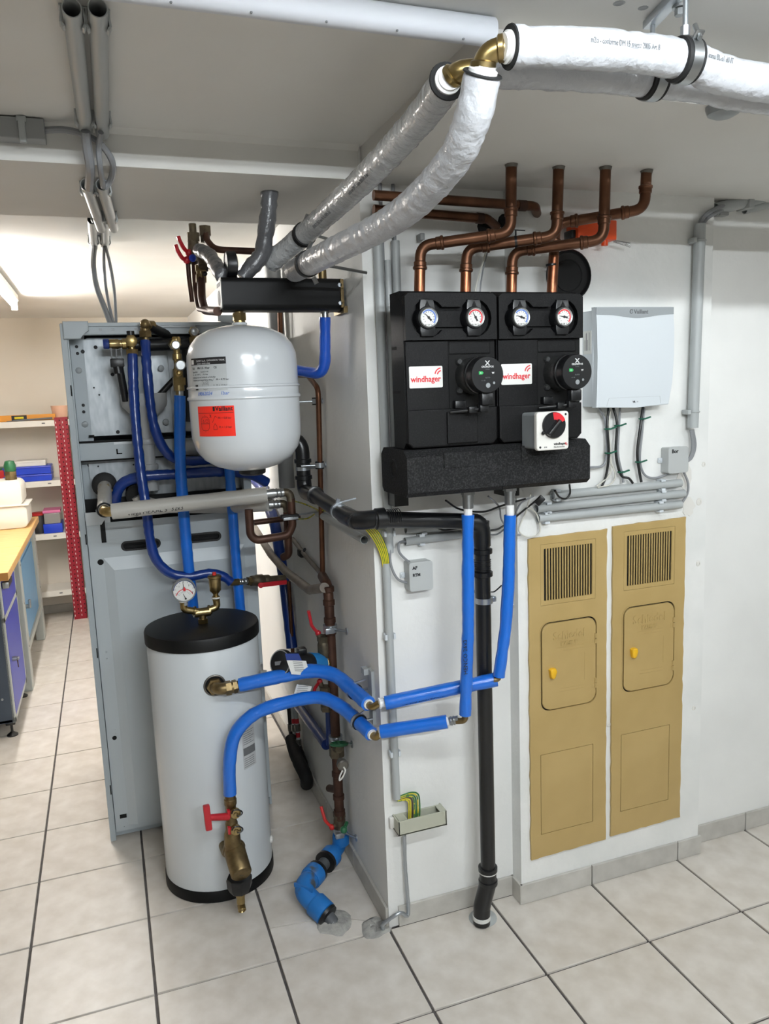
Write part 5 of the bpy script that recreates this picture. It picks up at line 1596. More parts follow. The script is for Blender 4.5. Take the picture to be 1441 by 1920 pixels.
t = thing('insulated_pipe', 'second grey foam pipe, half hidden under the first, with a steel press end', 'pipe', (0.6584, 0.56, 1.252))
mb = MB(); mb.tube([(0.4318, 0.8, 1.279), (0.4374, 0.8, 1.26), (0.5037, 0.8, 1.235), (0.7441, 0.795, 1.213), (0.7917, 0.62, 1.237), (0.8464, 0.56, 1.243)], .0225, n=18, fil=.04, step=.02, wob=.0006); obj('sleeve', mb, 'foil_grey', t, ang=70)
mb = MB(); mb.lathe((0.431, 0.875, 1.274), -Y, [(.038, 0), (.038, .03), (.027, .036)], 24); obj('rubber_collar', mb, 'rubber', t)
mb = MB(); mb.cyl((0.8409, 0.56, 1.243), (0.8792, 0.56, 1.242), .0145); mb.torus((0.8573, 0.56, 1.243), (1, 0, 0), .0145, .002, 20, 6); mb.torus((0.8701, 0.56, 1.243), (1, 0, 0), .0145, .002, 20, 6); obj('press_sleeve', mb, 'chrome', t)
mb = MB(); mb.tube([(0.8756, 0.56, 1.243), (0.9032, 0.56, 1.242), (0.9046, 0.56, 1.204)], .0135, fil=.02); obj('end_elbow', mb, 'bronze', t)

# brown pipework between the unit and the pillar
pipe('upright dark pipe joining the upper grey pipe to the loop below', [(0.9054, 0.5, 1.266), (0.9057, 0.5, 1.175), (0.8892, 0.5, 1.143), (0.7813, 0.5, 1.137), (0.7632, 0.5, 1.157), (0.7634, 0.5, 1.242)], .0135, 'copper_dark', .03)
pipe('second upright dark pipe going down behind the loop', [(0.9033, 0.56, 1.213), (0.9025, 0.57, 1.063), (0.8857, 0.59, 1.051)], .0135, 'copper_dark', .02)
t = thing('pipe_clamp', 'black and steel double pipe clamp on the upright dark pipes', 'clamp', (0.8984, 0.5, 1.207))
mb = MB(); mb.box((0.8962, 0.49, 1.208), (.06, .03, .014), bev=.004); obj('rubber_insert', mb, 'rubber', t)
mb = MB(); mb.box((0.8967, 0.478, 1.203), (.05, .006, .01), bev=.001); mb.cyl((0.9221, 0.5, 1.208), (1.02, .52, 1.215), .0035); mb.lathe((1.0205, .52, 1.215), -X, [(.01, 0), (.01, .003)], 12); obj('steel_band', mb, 'zinc', t)
pipe('short brown pipe going back from the loop to the far wall', [(0.8214, 0.75, 1.156), (0.9915, 0.75, 1.162)], .0105, 'copper_dark')
pipe('grey brown painted pipe slanting along the pillar side to the upright main pipe', [(0.975, 1.629, 0.9863), (0.975, 1.26, 0.9255), (0.975, 0.9724, 0.9099), (0.972, 0.582, 0.9263), (0.97, 0.3677, 0.9833)], .0165, 'paintpipe', .05)
pipe('thin painted pipe slanting on the pillar side behind the upright pipes', [(1.008, 0.9698, 1.041), (1.008, 0.7446, 1.008), (1.008, 0.5319, 0.9866)], .0085, 'paintpipe')
t = thing('pipe_clamp', 'black rubber clamp on the thin slanting pipe', 'clamp', (1.008, 0.8011, 1.012))
mb = MB(); mb.box((1.006, 0.8272, 1.01), (.02, .05, .03), bev=.006); mb.hexa((0.995, 0.7264, 1.039), (0.98, 0.6544, 1.058), .006); obj('rubber_insert', mb, 'rubber', t)
blue_pipe('dark navy insulated pipe rising steeply beside the bright wall behind the tank', [(1, 1.784, 1.218), (1.004, 1.516, 1.188), (1.006, 1.284, 1.048), (1.008, 1.168, 0.8001), (1.008, 1.1, 0.5489)], .0235, 'navy', fil=.15, step=.03)
pipe('slim copper pipe upright against the far part of the pillar side', [(1.01, 1.096, 0.8391), (1.01, 1.1, 0.5013)], .008, 'copper')
t = thing('copper_pipe', 'long thin copper pipe bending out from behind the vessel and down the pillar side', 'pipe', (1, 0.4949, 0.9917))
x_ = 1.0
p_ = Vector((1, 0.4588, 1.325))
mb = MB(); mb.tube([(0.99, 0.8052, 1.678), (1, 0.5562, 1.668), (1, 0.4341, 1.624), (1, 0.4381, 1.57), (1, 0.4986, 0.9722)], .0088, n=14, fil=.04); obj('pipe', mb, 'copper', t)
for py_, q in ((752, (1, 0.4621, 1.583)), (872, (1, 0.4627, 1.374))):
    q = Vector(q)
    mb = MB(); mb.lathe(q, Z, [(.0105, -.012), (.0145, -.012), (.0145, .012), (.0105, .012)], 16)
    cl = obj('clamp_rubber', mb, 'rubber', t)
    mb = MB(); mb.lathe(q, Z, [(.0148, -.008), (.0155, -.008), (.0155, .008), (.0148, .008)], 16); mb.cyl(q + X * .012, (1.021, q.y + .005, q.z), .0035); mb.cyl(q - X * .012, q + Vector((-.06, .01, 0)), .0032); mb.lathe((1.0215, q.y + .005, q.z), -X, [(.009, 0), (.009, .003)], 12)
    obj('clamp_band', mb, 'zinc', cl)
# main upright pipe with its fittings
mx, my = .985, .378
t = thing('main_pipe', 'dark brown upright main pipe with clamps on the pillar side', 'pipe', (mx, my, .09))
mb = MB(); mb.tube([(0.997, 0.4906, 0.993), (mx, my, .985), (mx, my, .11)], .0165, n=18, fil=.05); obj('pipe', mb, 'copper_dark', t)
mb = MB()
for z in (.975, .93, .87, .83, .33, .245, .19):
    mb.lathe((mx, my, z), Z, [(.0165, -.01), (.0195, -.008), (.0195, .008), (.0165, .01)], 18)
mb.cyl((mx, my, .27), (0.975, 0.4613, 0.2371), .013, n=14)
obj('solder_sleeve', mb, 'copper_dark', t)
for q in ((mx, my, .842), (mx, my, .455), (mx, my, .12)):
    q = Vector(q)
    mb = MB(); mb.lathe(q, Z, [(.0185, -.012), (.0235, -.012), (.0235, .012), (.0185, .012)], 18); mb.box(q + Vector((-.01, -.026, 0)), (.03, .016, .02), bev=.003); mb.cyl(q + Vector((.01, -.02, 0)), (1.0215, q.y - .07, q.z + .004), .004); mb.lathe((1.0215, q.y - .07, q.z + .004), -X, [(.012, 0), (.012, .003)], 12)
    part(obj('pipe_clamp', mb, 'zinc', t), 'steel clamp with a rod into the pillar')


def lever_valve(label, p, hub, tip, m='red', body='bronze', axis=Z, r=.022, name='ball_valve'):
    p = Vector(p)
    t = thing(name, label, 'valve', p)
    mb = MB(); d = Vector(axis).normalized()
    mb.hexa(p - d * .042, p - d * .024, r); mb.hexa(p + d * .024, p + d * .042, r); mb.lathe(p - d * .026, d, [(r * .8, 0), (r * .95, .012), (r * .95, .04), (r * .8, .052)], 18)
    mb.cyl(p, hub, .009)
    obj('body', mb, body, t)
    mb = MB(); h, e = Vector(hub), Vector(tip)
    k = (e - h)
    side = Vector((-1, -.4, 0)).normalized() * .012
    mb.tube([h, h + k * .22 + side, h + k * .4 + side * 1.6, e + side * 1.6], .0055, n=8, fil=.02); mb.ball(h, .010, 12)
    part(obj('lever', mb, m, t), 'red lever' if m.startswith('red') else 'green handle')
    return t


lever_valve('dull valve with a red lever pointing up, above the blue pump', (.962, .385, .775), (0.945, 0.3849, 0.8291), (0.93, 0.3724, 0.914))
t = thing('circulation_pump', 'blue circulation pump with round black head and paper tag on the pillar side', 'pump', (.93, .37, .70))
b0 = Vector((.966, .40, .712)); h0 = Vector((0.7893, 0.27, 0.7886)); ax = (h0 - b0).normalized(); L = (h0 - b0).length
mb = MB(); mb.lathe(b0, ax, [(.018, -.02), (.034, .0), (.038, .01), (.038, .026), (.033, .03)], 28); part(obj('brass_housing', mb, 'brass_dull', t), 'brass pump housing')
mb = MB(); mb.lathe(b0, ax, [(.034, .026), (.0375, .03), (.0375, .085), (.034, .09)], 28); part(obj('motor', mb, 'pump_blue', t), 'blue motor casing')
mb = MB(); mb.lathe(b0, ax, [(.033, .085), (.036, .09), (.037, .13), (.0345, .15), (.0345, L - .022), (.042, L - .018), (.042, L - .004), (.039, L), (.036, L - .002), (0, L - .001)], 30); hd = obj('control_head', mb, 'black', t)
u_, v_, w_ = frame(ax)
mb = MB(); mb.torus(b0 + ax * (L - .001), ax, .0385, .0016, 30, 6); obj('dial_ring', mb, 'dgrey', hd)
mb = MB(); mb.box(b0 + ax * L, (.03, .002, .012)); obj('dial_mark', mb, 'ink_grey', hd, smooth=False)
mb = MB(); mb.box(b0 + ax * .12 + Z * .044, (.03, .03, .02), bev=.005); obj('terminal_box', mb, 'black', t)
mb = MB(); mb.prism([(0, 0), (.058, -.014), (.048, .035), (-.012, .046)], Vector((0.8144, 0.225, 0.7635)), X, Z, .0006); tg = part(obj('paper_tag', mb, 'white_label', t, smooth=False), 'white printed paper tag')
mb = MB(); mb.prism([(-.0125, .0465), (.035, .038), (.026, .062), (-.016, .068)], Vector((0.8144, 0.225, 0.7635)), X, Z, .0007); part(obj('tag_head', mb, 'navy', t, smooth=False), 'blue tag head')
mb = MB()
for k in range(6):
    mb.box(Vector((0.8176, 0.2235, 0.767)) + Vector((.018 + .001 * k, 0, .032 - .0058 * k)), (.03, .0004, .0014), Matrix.Rotation(.22, 3, 'Y'))
obj('tag_print', mb, 'ink_grey', tg, smooth=False)
mb = MB(); mb.prism([(0, 0), (.05, -.004), (.068, .036), (.02, .052)], Vector((0.8316, 0.27, 0.6718)) + Vector((-.012, 0, -.012)), X, Z, .0006); part(obj('lower_tag', mb, 'white_label', t, smooth=False), 'lower half of the paper tag')
mb = MB()
for k in range(7):
    mb.box(Vector((0.8365, 0.2685, 0.6733)) + Vector((.012 + .002 * k, 0, -.004 + .0062 * k)), (.034, .0004, .0013), Matrix.Rotation(.12, 3, 'Y'))
obj('tag_print', mb, 'ink_grey', t, smooth=False)
lever_valve('dull valve with a red lever hanging down, below the blue pump', (.962, .385, .60), (0.945, 0.398, 0.657), (0.93, 0.3624, 0.6241))
# handwheel valve and drain tap
t = thing('gate_valve', 'old valve with a green handwheel on the main pipe', 'valve', (mx, my, .43))
mb = MB(); mb.hexa((mx, my - .004, .395), (mx, my - .004, .435), .026); mb.cyl((mx, my - .006, .43), (mx, my - .006, .47), .015); mb.lathe((mx, my - .01, .435), -Y, [(.016, 0), (.020, .012), (.014, .03)], 16); obj('body', mb, 'bronze', t)
q = Vector((0.978, 0.3155, 0.465)); mb = MB(); mb.torus(q, (.1, .25, 1), .026, .0055, 26, 8); mb.beam(q - X * .022, q + X * .022, .01, .004); mb.beam(q - Y * .022, q + Y * .022, .01, .004); mb.ball(q, .009, 10); part(obj('handwheel', mb, 'green', t), 'green handwheel')
t = thing('drain_tap', 'small drain tap with a pale cap and white loop under the green handwheel', 'tap', (0.96, 0.2174, 0.4394))
q = Vector((0.955, 0.1991, 0.4507)); mb = MB(); mb.lathe(q + Vector((0, .03, 0)), -Y, [(.010, 0), (.010, .016), (.017, .018), (.018, .036), (.014, .04)], 18); obj('cap', mb, 'darksteel', t)
mb = MB(); mb.tube(spline([q + Vector((0, -.01, -.002)), q + Vector((.004, -.014, -.014)), q + Vector((-.006, -.016, -.032)), q + Vector((-.016, -.014, -.042)), q + Vector((-.014, -.014, -.028)), q + Vector((-.004, -.012, -.012))], 6), .0026, n=8); part(obj('loop', mb, 'off_white', t), 'white plastic loop')
t = lever_valve('dull ball valve with a bright red lever near the floor', (mx, my + .004, .145), (0.955, 0.3744, 0.1419), (0.945, 0.407, 0.2116), 'red_bright')
mb = MB(); q = Vector((0.958, 0.2357, 0.2082)); mb.ball(q, .012, 12); mb.cyl(q, q + Vector((.02, .03, .004)), .006); part(obj('drain_knob', mb, 'green', t), 'green drain knob')
# blue compression fittings down to the floor
t = thing('floor_pipe', 'dark water pipe with two worn blue compression elbows, going into the floor', 'pipe', (.86, .1, 0))
e1 = Vector((mx, my + .01, .058)); e2 = Vector((0.7978, 0.2007, 0.062)); fl_ = Vector((.868, .095, .0))
d1 = (e2 - e1).normalized()
mb = MB(); mb.tube([(mx, my, .115), e1, e1 + d1 * .085], .024, n=20, fil=.03)
mb.lathe(e1 + d1 * .055, d1, [(.026, 0), (.036, .004), (.036, .03), (.03, .04)], 22); mb.lathe((mx, my, .07), Z, [(.024, 0), (.029, .004), (.029, .03), (.026, .04)], 18)
obj('upper_elbow', mb, 'blue_paint', t)
mb = MB(); mb.tube([e1 + d1 * .10, e2 - d1 * .05], .0205, n=18); obj('black_pipe', mb, 'pe', t)
d2 = (fl_ + Z * .01 - e2).normalized()
mb = MB(); mb.tube([e2 - d1 * .085, e2, e2 + d2 * .095], .031, n=22, fil=.05); mb.box(e2 + Vector((.006, -.02, .018)), (.006, .07, .012), Matrix.Rotation(.7, 3, 'Z'))
mb.lathe(e2 - d1 * .10, d1, [(.027, 0), (.037, .004), (.037, .036), (.033, .042)], 24); mb.lathe(e2 + d2 * .06, d2, [(.033, 0), (.0375, .006), (.037, .05), (.027, .054)], 24)
obj('lower_elbow', mb, 'blue_paint', t)
mb = MB(); mb.lathe(e1 + d1 * .094, d1, [(.03, 0), (.037, .002), (.037, .014), (.022, .016)], 22); mb.lathe(e2 - d1 * .112, d1, [(.022, 0), (.036, .002), (.036, .012), (.03, .014)], 22); mb.lathe(e2 + d2 * .112, d2, [(.03, 0), (.036, .002), (.034, .012), (.022, .014)], 22); obj('black_nut', mb, 'black', t)
mb = MB(); mb.tube([e2 + d2 * .11, fl_ - Z * .01 + d2 * .02], .0215, n=18); obj('floor_stub', mb, 'pe', t)
# dark blue loop low on the wall, hoses with red bands, black floor hoses
blue_pipe('dark blue insulated pipe slanting down the pillar side to the main pipe', [(1, 0.9938, 0.3297), (0.995, 0.5451, 0.3597)], .019, 'navy', fil=0, step=.03)
blue_pipe('dark blue insulated pipe upright beside the main pipe', [(1, 0.5081, 0.5462), (1, 0.5188, 0.3702)], .013, 'navy', fil=0, step=.03)
for k, (a, b, l) in enumerate((((1, 1.201, 0.2501), (1, 1.182, 0.0762), 'flexible connector nearest the bright wall, black with steel nuts'), ((1, 1.121, 0.2806), (1, 1.103, 0.1107), 'flexible connector with a red band, between the other two'), ((1, 1.056, 0.3056), (1, 1.038, 0.1391), 'flexible connector with two red bands, nearest the main pipe'))):
    t = thing('flexible_connector', l, 'connector', b)
    a, b = Vector(a), Vector(b)
    mb = MB(); mb.cyl(a, b, .0085, n=12); obj('hose', mb, 'ink' if k == 0 else 'grey', t)
    mb = MB(); mb.hexa(a + (b - a) * .45, a + (b - a) * .62, .013); mb.hexa(a + (b - a) * .84, a + (b - a) * .98, .013); obj('nut', mb, 'darksteel', t)
    if k:
        mb = MB(); mb.cyl(a + (b - a) * .30, a + (b - a) * .42, .0092, n=12)
        if k == 2:
            mb.cyl(a + (b - a) * .66, a + (b - a) * .78, .0092, n=12)
        obj('red_band', mb, 'red', t)
blue_pipe('thick black insulated hose lying along the foot of the far pillar side', spline([(0.98, 1.098, 0.1482), (0.975, 0.9768, 0.119), (0.98, 0.8479, 0.0968), (0.99, 0.8815, 0.0439)], 5), .026, 'rubber', fil=0, name='insulated_hose')
blue_pipe('second black insulated hose in the dark corner behind the first', spline([(1.005, 1.134, 0.1111), (1, 1.029, 0.0951), (1, 0.9425, 0.0684)], 5), .022, 'rubber', fil=0, name='insulated_hose')
pipe('wide grey duct down the far wall behind the white vessel', [(.985, .95, 2.15), (0.985, 0.9097, 1.252)], .030, 'dgrey')
pipe('brown pipe beside the grey duct above the white vessel', [(0.985, 0.8523, 1.954), (0.985, 0.875, 1.803)], .009, 'copper')

# ================================================================ buffer tank
tc = Vector((.587, .503, 0)); TR = .178
t = thing('buffer_tank', 'white upright buffer tank with a black lid standing on the tiled floor', 'tank', (tc.x, tc.y, 0))
mb = MB(); mb.lathe((tc.x, tc.y, .03), Z, [(TR - .004, 0), (TR, .004), (TR, .81), (TR - .003, .815)], 72); body = obj('jacket', mb, 'tank', t)
mb = MB(); mb.lathe((tc.x, tc.y, 0), Z, [(TR - .004, 0), (TR + .003, .003), (TR + .003, .038), (TR + .001, .041), (TR - .004, .041)], 72); obj('base_ring', mb, 'black_lid', t)
mb = MB(); mb.lathe((tc.x, tc.y, .838), Z, [(TR - .002, 0), (TR + .0045, .001), (TR + .005, .034), (TR + .002, .041), (TR - .012, .044), (.04, .045), (0, .045)], 72); obj('lid', mb, 'black_lid', t)
wrap(tc, TR, .62, 0, .50, sheet(-.026, -.075, .030, .06), 'grey_label', body, 'rating_label')
lb = [o for o in t.children_recursive if o.name.startswith('rating_label')][0]
wrap(tc, TR, .62, 0, .50, sheet(-.024, -.03, .028, -.004, .0010), 'ink_grey', lb, 'label_block')
wrap(tc, TR, .62, 0, .50, strokes([((-.022, .05 - .007 * k), (.024 - .006 * (k % 3), .05 - .007 * k)) for k in range(7)] + [((-.022, -.04 - .007 * k), (.02, -.04 - .007 * k)) for k in range(5)], .0018), 'ink_grey', lb, 'label_print')
mb = MB(); q = Vector((tc.x + TR * math.sin(1.25), tc.y - TR * math.cos(1.25), .105)); mb.lathe(q, (math.sin(1.25), -math.cos(1.25), 0), [(.012, -.004), (.012, .006), (.008, .009)], 16); obj('sensor_plug', mb, 'off_white', t)
mb = MB(); q = Vector((tc.x + TR * math.sin(1.3), tc.y - TR * math.cos(1.3), .72)); mb.box(q, (.018, .014, .022), bev=.002); mb.prism([(0, 0), (.02, -.006), (.014, -.02)], q + Vector((.002, 0, -.01)), X, Z, .004); obj('side_clip', mb, 'chrome', t)
# upper connection
m0 = Vector((0.5941, 0.33, 0.7291))
m0.y = tc.y - math.sqrt(TR ** 2 - (m0.x - tc.x) ** 2)
mb = MB(); mb.torus(m0 - Y * .0, -Y, .031, .0035, 30, 8); mb.lathe(m0 - Y * .0005, -Y, [(.030, 0), (.030, .0008)], 26)
o = obj('port_ring', mb, 'dark_hole', t)
mb = MB(); mb.torus(m0 - Y * .001, -Y, .0315, .003, 30, 8); obj('port_rim', mb, 'darksteel', t)
t2 = thing('tank_union', 'brass elbow union in the upper port of the white tank', 'fitting', m0)
mb = MB(); q = m0 - Y * .03; mb.hexa(m0, m0 - Y * .018, .026); mb.tube([m0 - Y * .01, q - Y * .008, q + Vector((.05, -.006, -.002))], .0185, n=18, fil=.028); mb.hexa(q + Vector((.028, -.006, -.002)), q + Vector((.044, -.006, -.002)), .0225); mb.hexa(q + Vector((.050, -.006, -.001)), q + Vector((.062, -.005, .0)), .021); mb.cyl(q + Vector((.06, -.005, 0)), q + Vector((.075, -.004, .001)), .015)
obj('body', mb, 'brass_dull', t2)
s0 = q + Vector((.070, -.004, .001))
t3 = thing('insulated_pipe', 'upper bright blue insulated pipe from the tank bending round the pillar corner', 'pipe', s0)
bp = [s0, (0.7952, 0.262, 0.7489), (0.8816, 0.232, 0.7605), (0.9378, 0.19, 0.7536), (0.965, 0.115, 0.7364), (0.9809, -0.012, 0.7297)]
mb = MB(); mb.tube(spline(bp, 7), 0.02193, n=20, step=.016, wob=.0006, seed=4); obj('blue_sleeve', mb, 'blue', t3, ang=70)
E1 = Vector((0.9808, -0.012, 0.7282)); E2 = Vector((1.01, -0.05, 0.7407))
d_ = (E1 - Vector((0.965, 0.115, 0.7364))).normalized()
mb = MB(); mb.cyl(E1 - d_ * .01, E1 + d_ * .006, .0145); mb.lathe(E2 - X * .012, X, [(.011, 0), (.0155, .001), (.0155, .006), (.0125, .007), (.0125, .02)], 18); obj('white_sleeve', mb, 'white_pipe', t3)
mb = MB(); mb.tube([E1, E1 + d_ * .026, E2 - X * .008], .0105, n=16, fil=.018); obj('brass_elbow', mb, 'brass', t3)
q = Vector((0.9728, 0.093, 0.7296)); dd = (Vector((0.9809, -0.012, 0.7297)) - Vector((0.965, 0.115, 0.7364))).normalized()
mb = MB(); mb.lathe(q, dd, [(.0205, -.007), (.0245, -.007), (.0245, .007), (.0205, .007)], 22); cl = obj('clamp_rubber', mb, 'rubber', t3)
mb = MB(); mb.lathe(q, dd, [(.0246, -.0045), (.0256, -.0045), (.0256, .0045), (.0246, .0045)], 22); mb.beam(q + Z * .026, q + Vector((.036, -.002, .032)), .006, .004); mb.cyl(q + X * .024, (1.022, q.y + .005, q.z), .004); obj('clamp_band', mb, 'zinc', cl)
E3, E4 = Vector((1.017, -0.056, 0.7416)), Vector((1.318, -0.15, 0.7936))
mb = MB(); mb.tube([E3, E4], 0.01971, n=20, step=.02, wob=.0005); bs = obj('front_sleeve', mb, 'blue', t3, ang=70)
text('HENCO 26x3 Pe-Xc/Al', .012, E3 + (E4 - E3) * .12 + Vector((.004, -.0195, -.009)), E4 - E3, Z, 'ink', bs, name='pipe_print')
# lower connection with filter and valves
k0 = Vector((0.6078, 0.255, 0.3988))
t3 = thing('insulated_pipe', 'lower bright blue insulated pipe arching up from the tank filter and round the pillar', 'pipe', k0)
bp = [k0 + Z * .002, (0.6132, 0.255, 0.5027), (0.6372, 0.256, 0.591), (0.701, 0.255, 0.6451), (0.8021, 0.238, 0.6716), (0.8945, 0.2, 0.6834), (0.9414, 0.13, 0.6709), (0.9654, 0.06, 0.6538), (0.984, -0.02, 0.6407)]
mb = MB(); mb.tube(spline(bp, 7), 0.02052, n=20, step=.016, wob=.0006, seed=9); obj('blue_sleeve', mb, 'blue', t3, ang=70)
E1 = Vector((0.9849, -0.022, 0.6397)); E2 = Vector((0.9999, -0.05, 0.6551)); d_ = (E1 - Vector((0.9654, 0.06, 0.6538))).normalized()
mb = MB(); mb.cyl(E1 - d_ * .012, E1 + d_ * .005, .0145); mb.lathe(E2 - X * .006, X, [(.011, 0), (.0145, .001), (.0145, .006), (.0125, .007), (.0125, .014)], 18); obj('white_sleeve', mb, 'white_pipe', t3)
mb = MB(); mb.tube([E1, E1 + d_ * .022, E2], .0105, n=16, fil=.016); obj('brass_elbow', mb, 'brass', t3)
q = Vector((0.9687, 0.05, 0.6523)); dd = (Vector((0.984, -0.02, 0.6407)) - Vector((0.9654, 0.06, 0.6538))).normalized()
mb = MB(); mb.lathe(q, dd, [(.0205, -.007), (.0245, -.007), (.0245, .007), (.0205, .007)], 22); cl = obj('clamp_rubber', mb, 'rubber', t3)
mb = MB(); mb.lathe(q, dd, [(.0246, -.0045), (.0256, -.0045), (.0256, .0045), (.0246, .0045)], 22); mb.cyl(q + X * .02, (1.022, q.y, q.z), .004); mb.beam(q + Z * .02, q + Vector((.02, 0, .03)), .005, .004); obj('clamp_band', mb, 'zinc', cl)
E3, E4 = Vector((1.001, -0.055, 0.6584)), Vector((1.17, -0.135, 0.6896))
mb = MB(); mb.tube([E3, E4], 0.01939, n=20, step=.02, wob=.0005); obj('front_sleeve', mb, 'blue', t3, ang=70)
E5 = Vector((1.198, -0.15, 0.6968))
mb = MB(); d_ = (E5 - E4).normalized(); mb.cyl(E4, E4 + d_ * .006, .013); obj('end_sleeve', mb, 'white_pipe', t3)
mb = MB(); mb.cyl(E4 + d_ * .003, E5, .0115); mb.torus(E4 + d_ * .012, d_, .0115, .002, 20, 6); mb.torus(E4 + d_ * .02, d_, .0115, .002, 20, 6); obj('press_sleeve', mb, 'chrome', t3)
t3 = thing('wall_rail', 'short steel mounting rail on the pillar side holding the two blue pipe clamps', 'rail', (1.015, .06, .69))
mb = MB(); mb.span((1.012, .045, .635), (1.022, .08, .80)); mb.span((.998, .07, .782), (1.014, .098, .80)); obj('rail', mb, 'grey', t3, smooth=False)

t = thing('filter_valve', 'brass filter valve group with red handle under the blue pipe at the tank', 'valve', (0.6125, 0.235, 0.0501))
k = lambda d: k0 + Vector((0, 0, -d))
top, bot = k0, Vector((0.6038, 0.25, 0.2065))
ax = (bot - top).normalized()
mb = MB(); mb.lathe(top, ax, [(.013, -.004), (.0165, .0), (.017, .012), (.019, .014), (.019, .03), (.0165, .034), (.0165, .085), (.019, .09), (.019, .112), (.024, .125), (.027, (bot - top).length - .01), (.024, (bot - top).length + .012)], 22)
mb.tube([bot + Vector((.0, .006, .012)), bot + Vector((-.015, .03, -.012)), bot + Vector((-.018, .08, -.012))], .017, n=16, fil=.02)
obj('body', mb, 'brass_dull', t)
fb, fe = bot + Vector((.004, .010, .012)), Vector((0.6158, 0.175, 0.1773))
mb = MB(); mb.lathe(fb, fe - fb, [(.024, -.02), (.033, -.006), (.0355, .0), (.0355, .006), (.033, .008), (.032, (fe - fb).length - .004), (.029, (fe - fb).length), (0, (fe - fb).length)], 30); o = obj('filter_bowl', mb, 'brass_dull', t)
dv = (fe - fb).normalized()
text('C', .02, fe + dv * .0012 + Vector((-.008, 0, -.004)), X, Z, 'bronze', o, name='cast_mark')
mg = Vector((0.6123, 0.215, 0.1212))
mb = MB(); mb.lathe(mg + Z * .026, -Z, [(.037, 0), (.0395, .004), (.0385, .03), (.031, .047), (.018, .050)], 8); part(obj('magnet_collar', mb, 'black', t), 'black magnet collar')
mb = MB(); a = mg - Z * .022; mb.lathe(a, -Z, [(.022, 0), (.022, .006), (.016, .01), (.013, .022), (.013, .04)], 20); mb.lathe(a + Vector((0, .004, -.047)), (0, -1, -.5), [(.011, 0), (.0125, .004), (.0125, .022), (.010, .024), (.007, .018), (.004, .022)], 18); obj('drain_tap', mb, 'brass', t)
for py_ in (1525, 1556):
    q = Vector((0.6165, 0.228, 0.3492)) if py_ == 1525 else Vector((0.6145, 0.228, 0.295))
    mb = MB(); mb.lathe(q + Y * .014, -Y, [(.012, 0), (.012, .008), (.0165, .009), (.0165, .018), (.014, .021), (.007, .021), (.0055, .024), (0, .024)], 20); cp = part(obj('test_cap', mb, 'brass', t), 'bright brass test cap')
    mb = MB(); mb.tube(spline([q + Vector((-.012, -.008, .006)), q + Vector((-.006, -.010, .016)), q + Vector((.006, -.010, .015)), q + Vector((.017, -.010, .009)), q + Vector((.019, -.011, .001)), q + Vector((.010, -.013, -.004)), q + Vector((.002, -.014, -.002))], 5), .0022, n=8); obj('cap_loop', mb, 'black', cp)
    mb = MB(); mb.box(q + Vector((-.019, .010, 0)), (.010, .022, .024), bev=.003); obj('red_collar', mb, 'red', t)
h = Vector((0.5958, 0.235, 0.3397)); e = Vector((0.5306, 0.215, 0.3622))
mb = MB(); mb.cyl(h, e, .0115, .0095, n=14); mb.beam(e + Vector((0, 0, .040)), e + Vector((.003, 0, -.040)), .020, .019, bev=.004); part(obj('red_handle', mb, 'red', t), 'red T handle')

# tee on the lid with gauge and air vent
t = thing('gauge_tee', 'brass tee on the black tank lid carrying a gauge and an air vent', 'fitting', (tc.x, tc.y, .883))
c_ = Vector((0.5902, 0.495, 0.9188)); gl = Vector((0.5335, 0.49, 0.9366)); gr = Vector((0.6397, 0.5, 0.9289))
mb = MB(); base = Vector((c_.x, c_.y, .882))
mb.hexa(base, base + Z * .016, .017); mb.cyl(base + Z * .014, c_, .0115)
ga, va = Vector((0.533, 0.49, 0.9738)), Vector((0.6378, 0.5, 0.9759))
mb.tube([c_, gl, ga], .0115, n=16, fil=.013); mb.tube([c_, gr, va - Z * .012], .0115, n=16, fil=.013)
for s, q in ((-1, c_ + (gl - c_) * .45), (1, c_ + (gr - c_) * .5)):
    mb.lathe(q, (gl - c_) if s < 0 else (gr - c_), [(.0115, -.004), (.0155, -.003), (.0155, .003), (.0115, .004)], 18)
mb.hexa(ga - Z * .014, ga + Z * .004, .0135); mb.hexa(va - Z * .024, va - Z * .010, .013)
mb.cyl(c_ - X * .024, c_ + X * .026, .0145)
obj('tee', mb, 'brass', t)
mb = MB(); mb.lathe(ga - Z * .012, Z, [(.0105, 0), (.0145, .001), (.0145, .005), (.0105, .006)], 18); mb.lathe(va - Z * .018, Z, [(.0105, 0), (.0145, .001), (.0145, .005), (.0105, .006)], 18); mb.torus(c_ - X * .028, X, .0125, .0012, 18, 5); obj('sealing_hemp', mb, 'off_white', t)
gc = Vector((0.5371, 0.475, 1.003))
t2 = thing('tank_gauge', 'round pressure and temperature gauge with a red needle on the tank tee', 'gauge', gc)
GR = .0375
mb = MB(); mb.lathe(gc + Y * .022, -Y, [(GR * .9, 0), (GR, .004), (GR, .024), (GR * .96, .028), (GR * .90, .026), (GR * .9, .02)], 40); mb.cyl(gc + Vector((0, .012, -GR + .004)), gc + Vector((0, .012, -GR - .014)), .009); obj('case', mb, 'dgrey', t2)
mb = MB(); mb.lathe(gc + Y * .001, -Y, [(GR * .91, 0), (GR * .91, .0015)], 40); fc = obj('dial', mb, 'white_label', t2)
f = gc - Y * .001
def arc(r0, r1, a0, a1, m, n=20):
    mb = MB()
    for i in range(n):
        a, b = (math.radians(a0 + (a1 - a0) * (i + q) / n) for q in (0, 1))
        mb.prism([(R * math.cos(s), R * math.sin(s)) for R, s in ((r0, a), (r1, a), (r1, b), (r0, b))], f + Z * (-GR * .62 if m == 'ink_red' else 0), X, Z, .0003)
    return obj('scale_arc', mb, m, fc, smooth=False)
arc(GR * .84, GR * .90, 5, 175, 'navy')
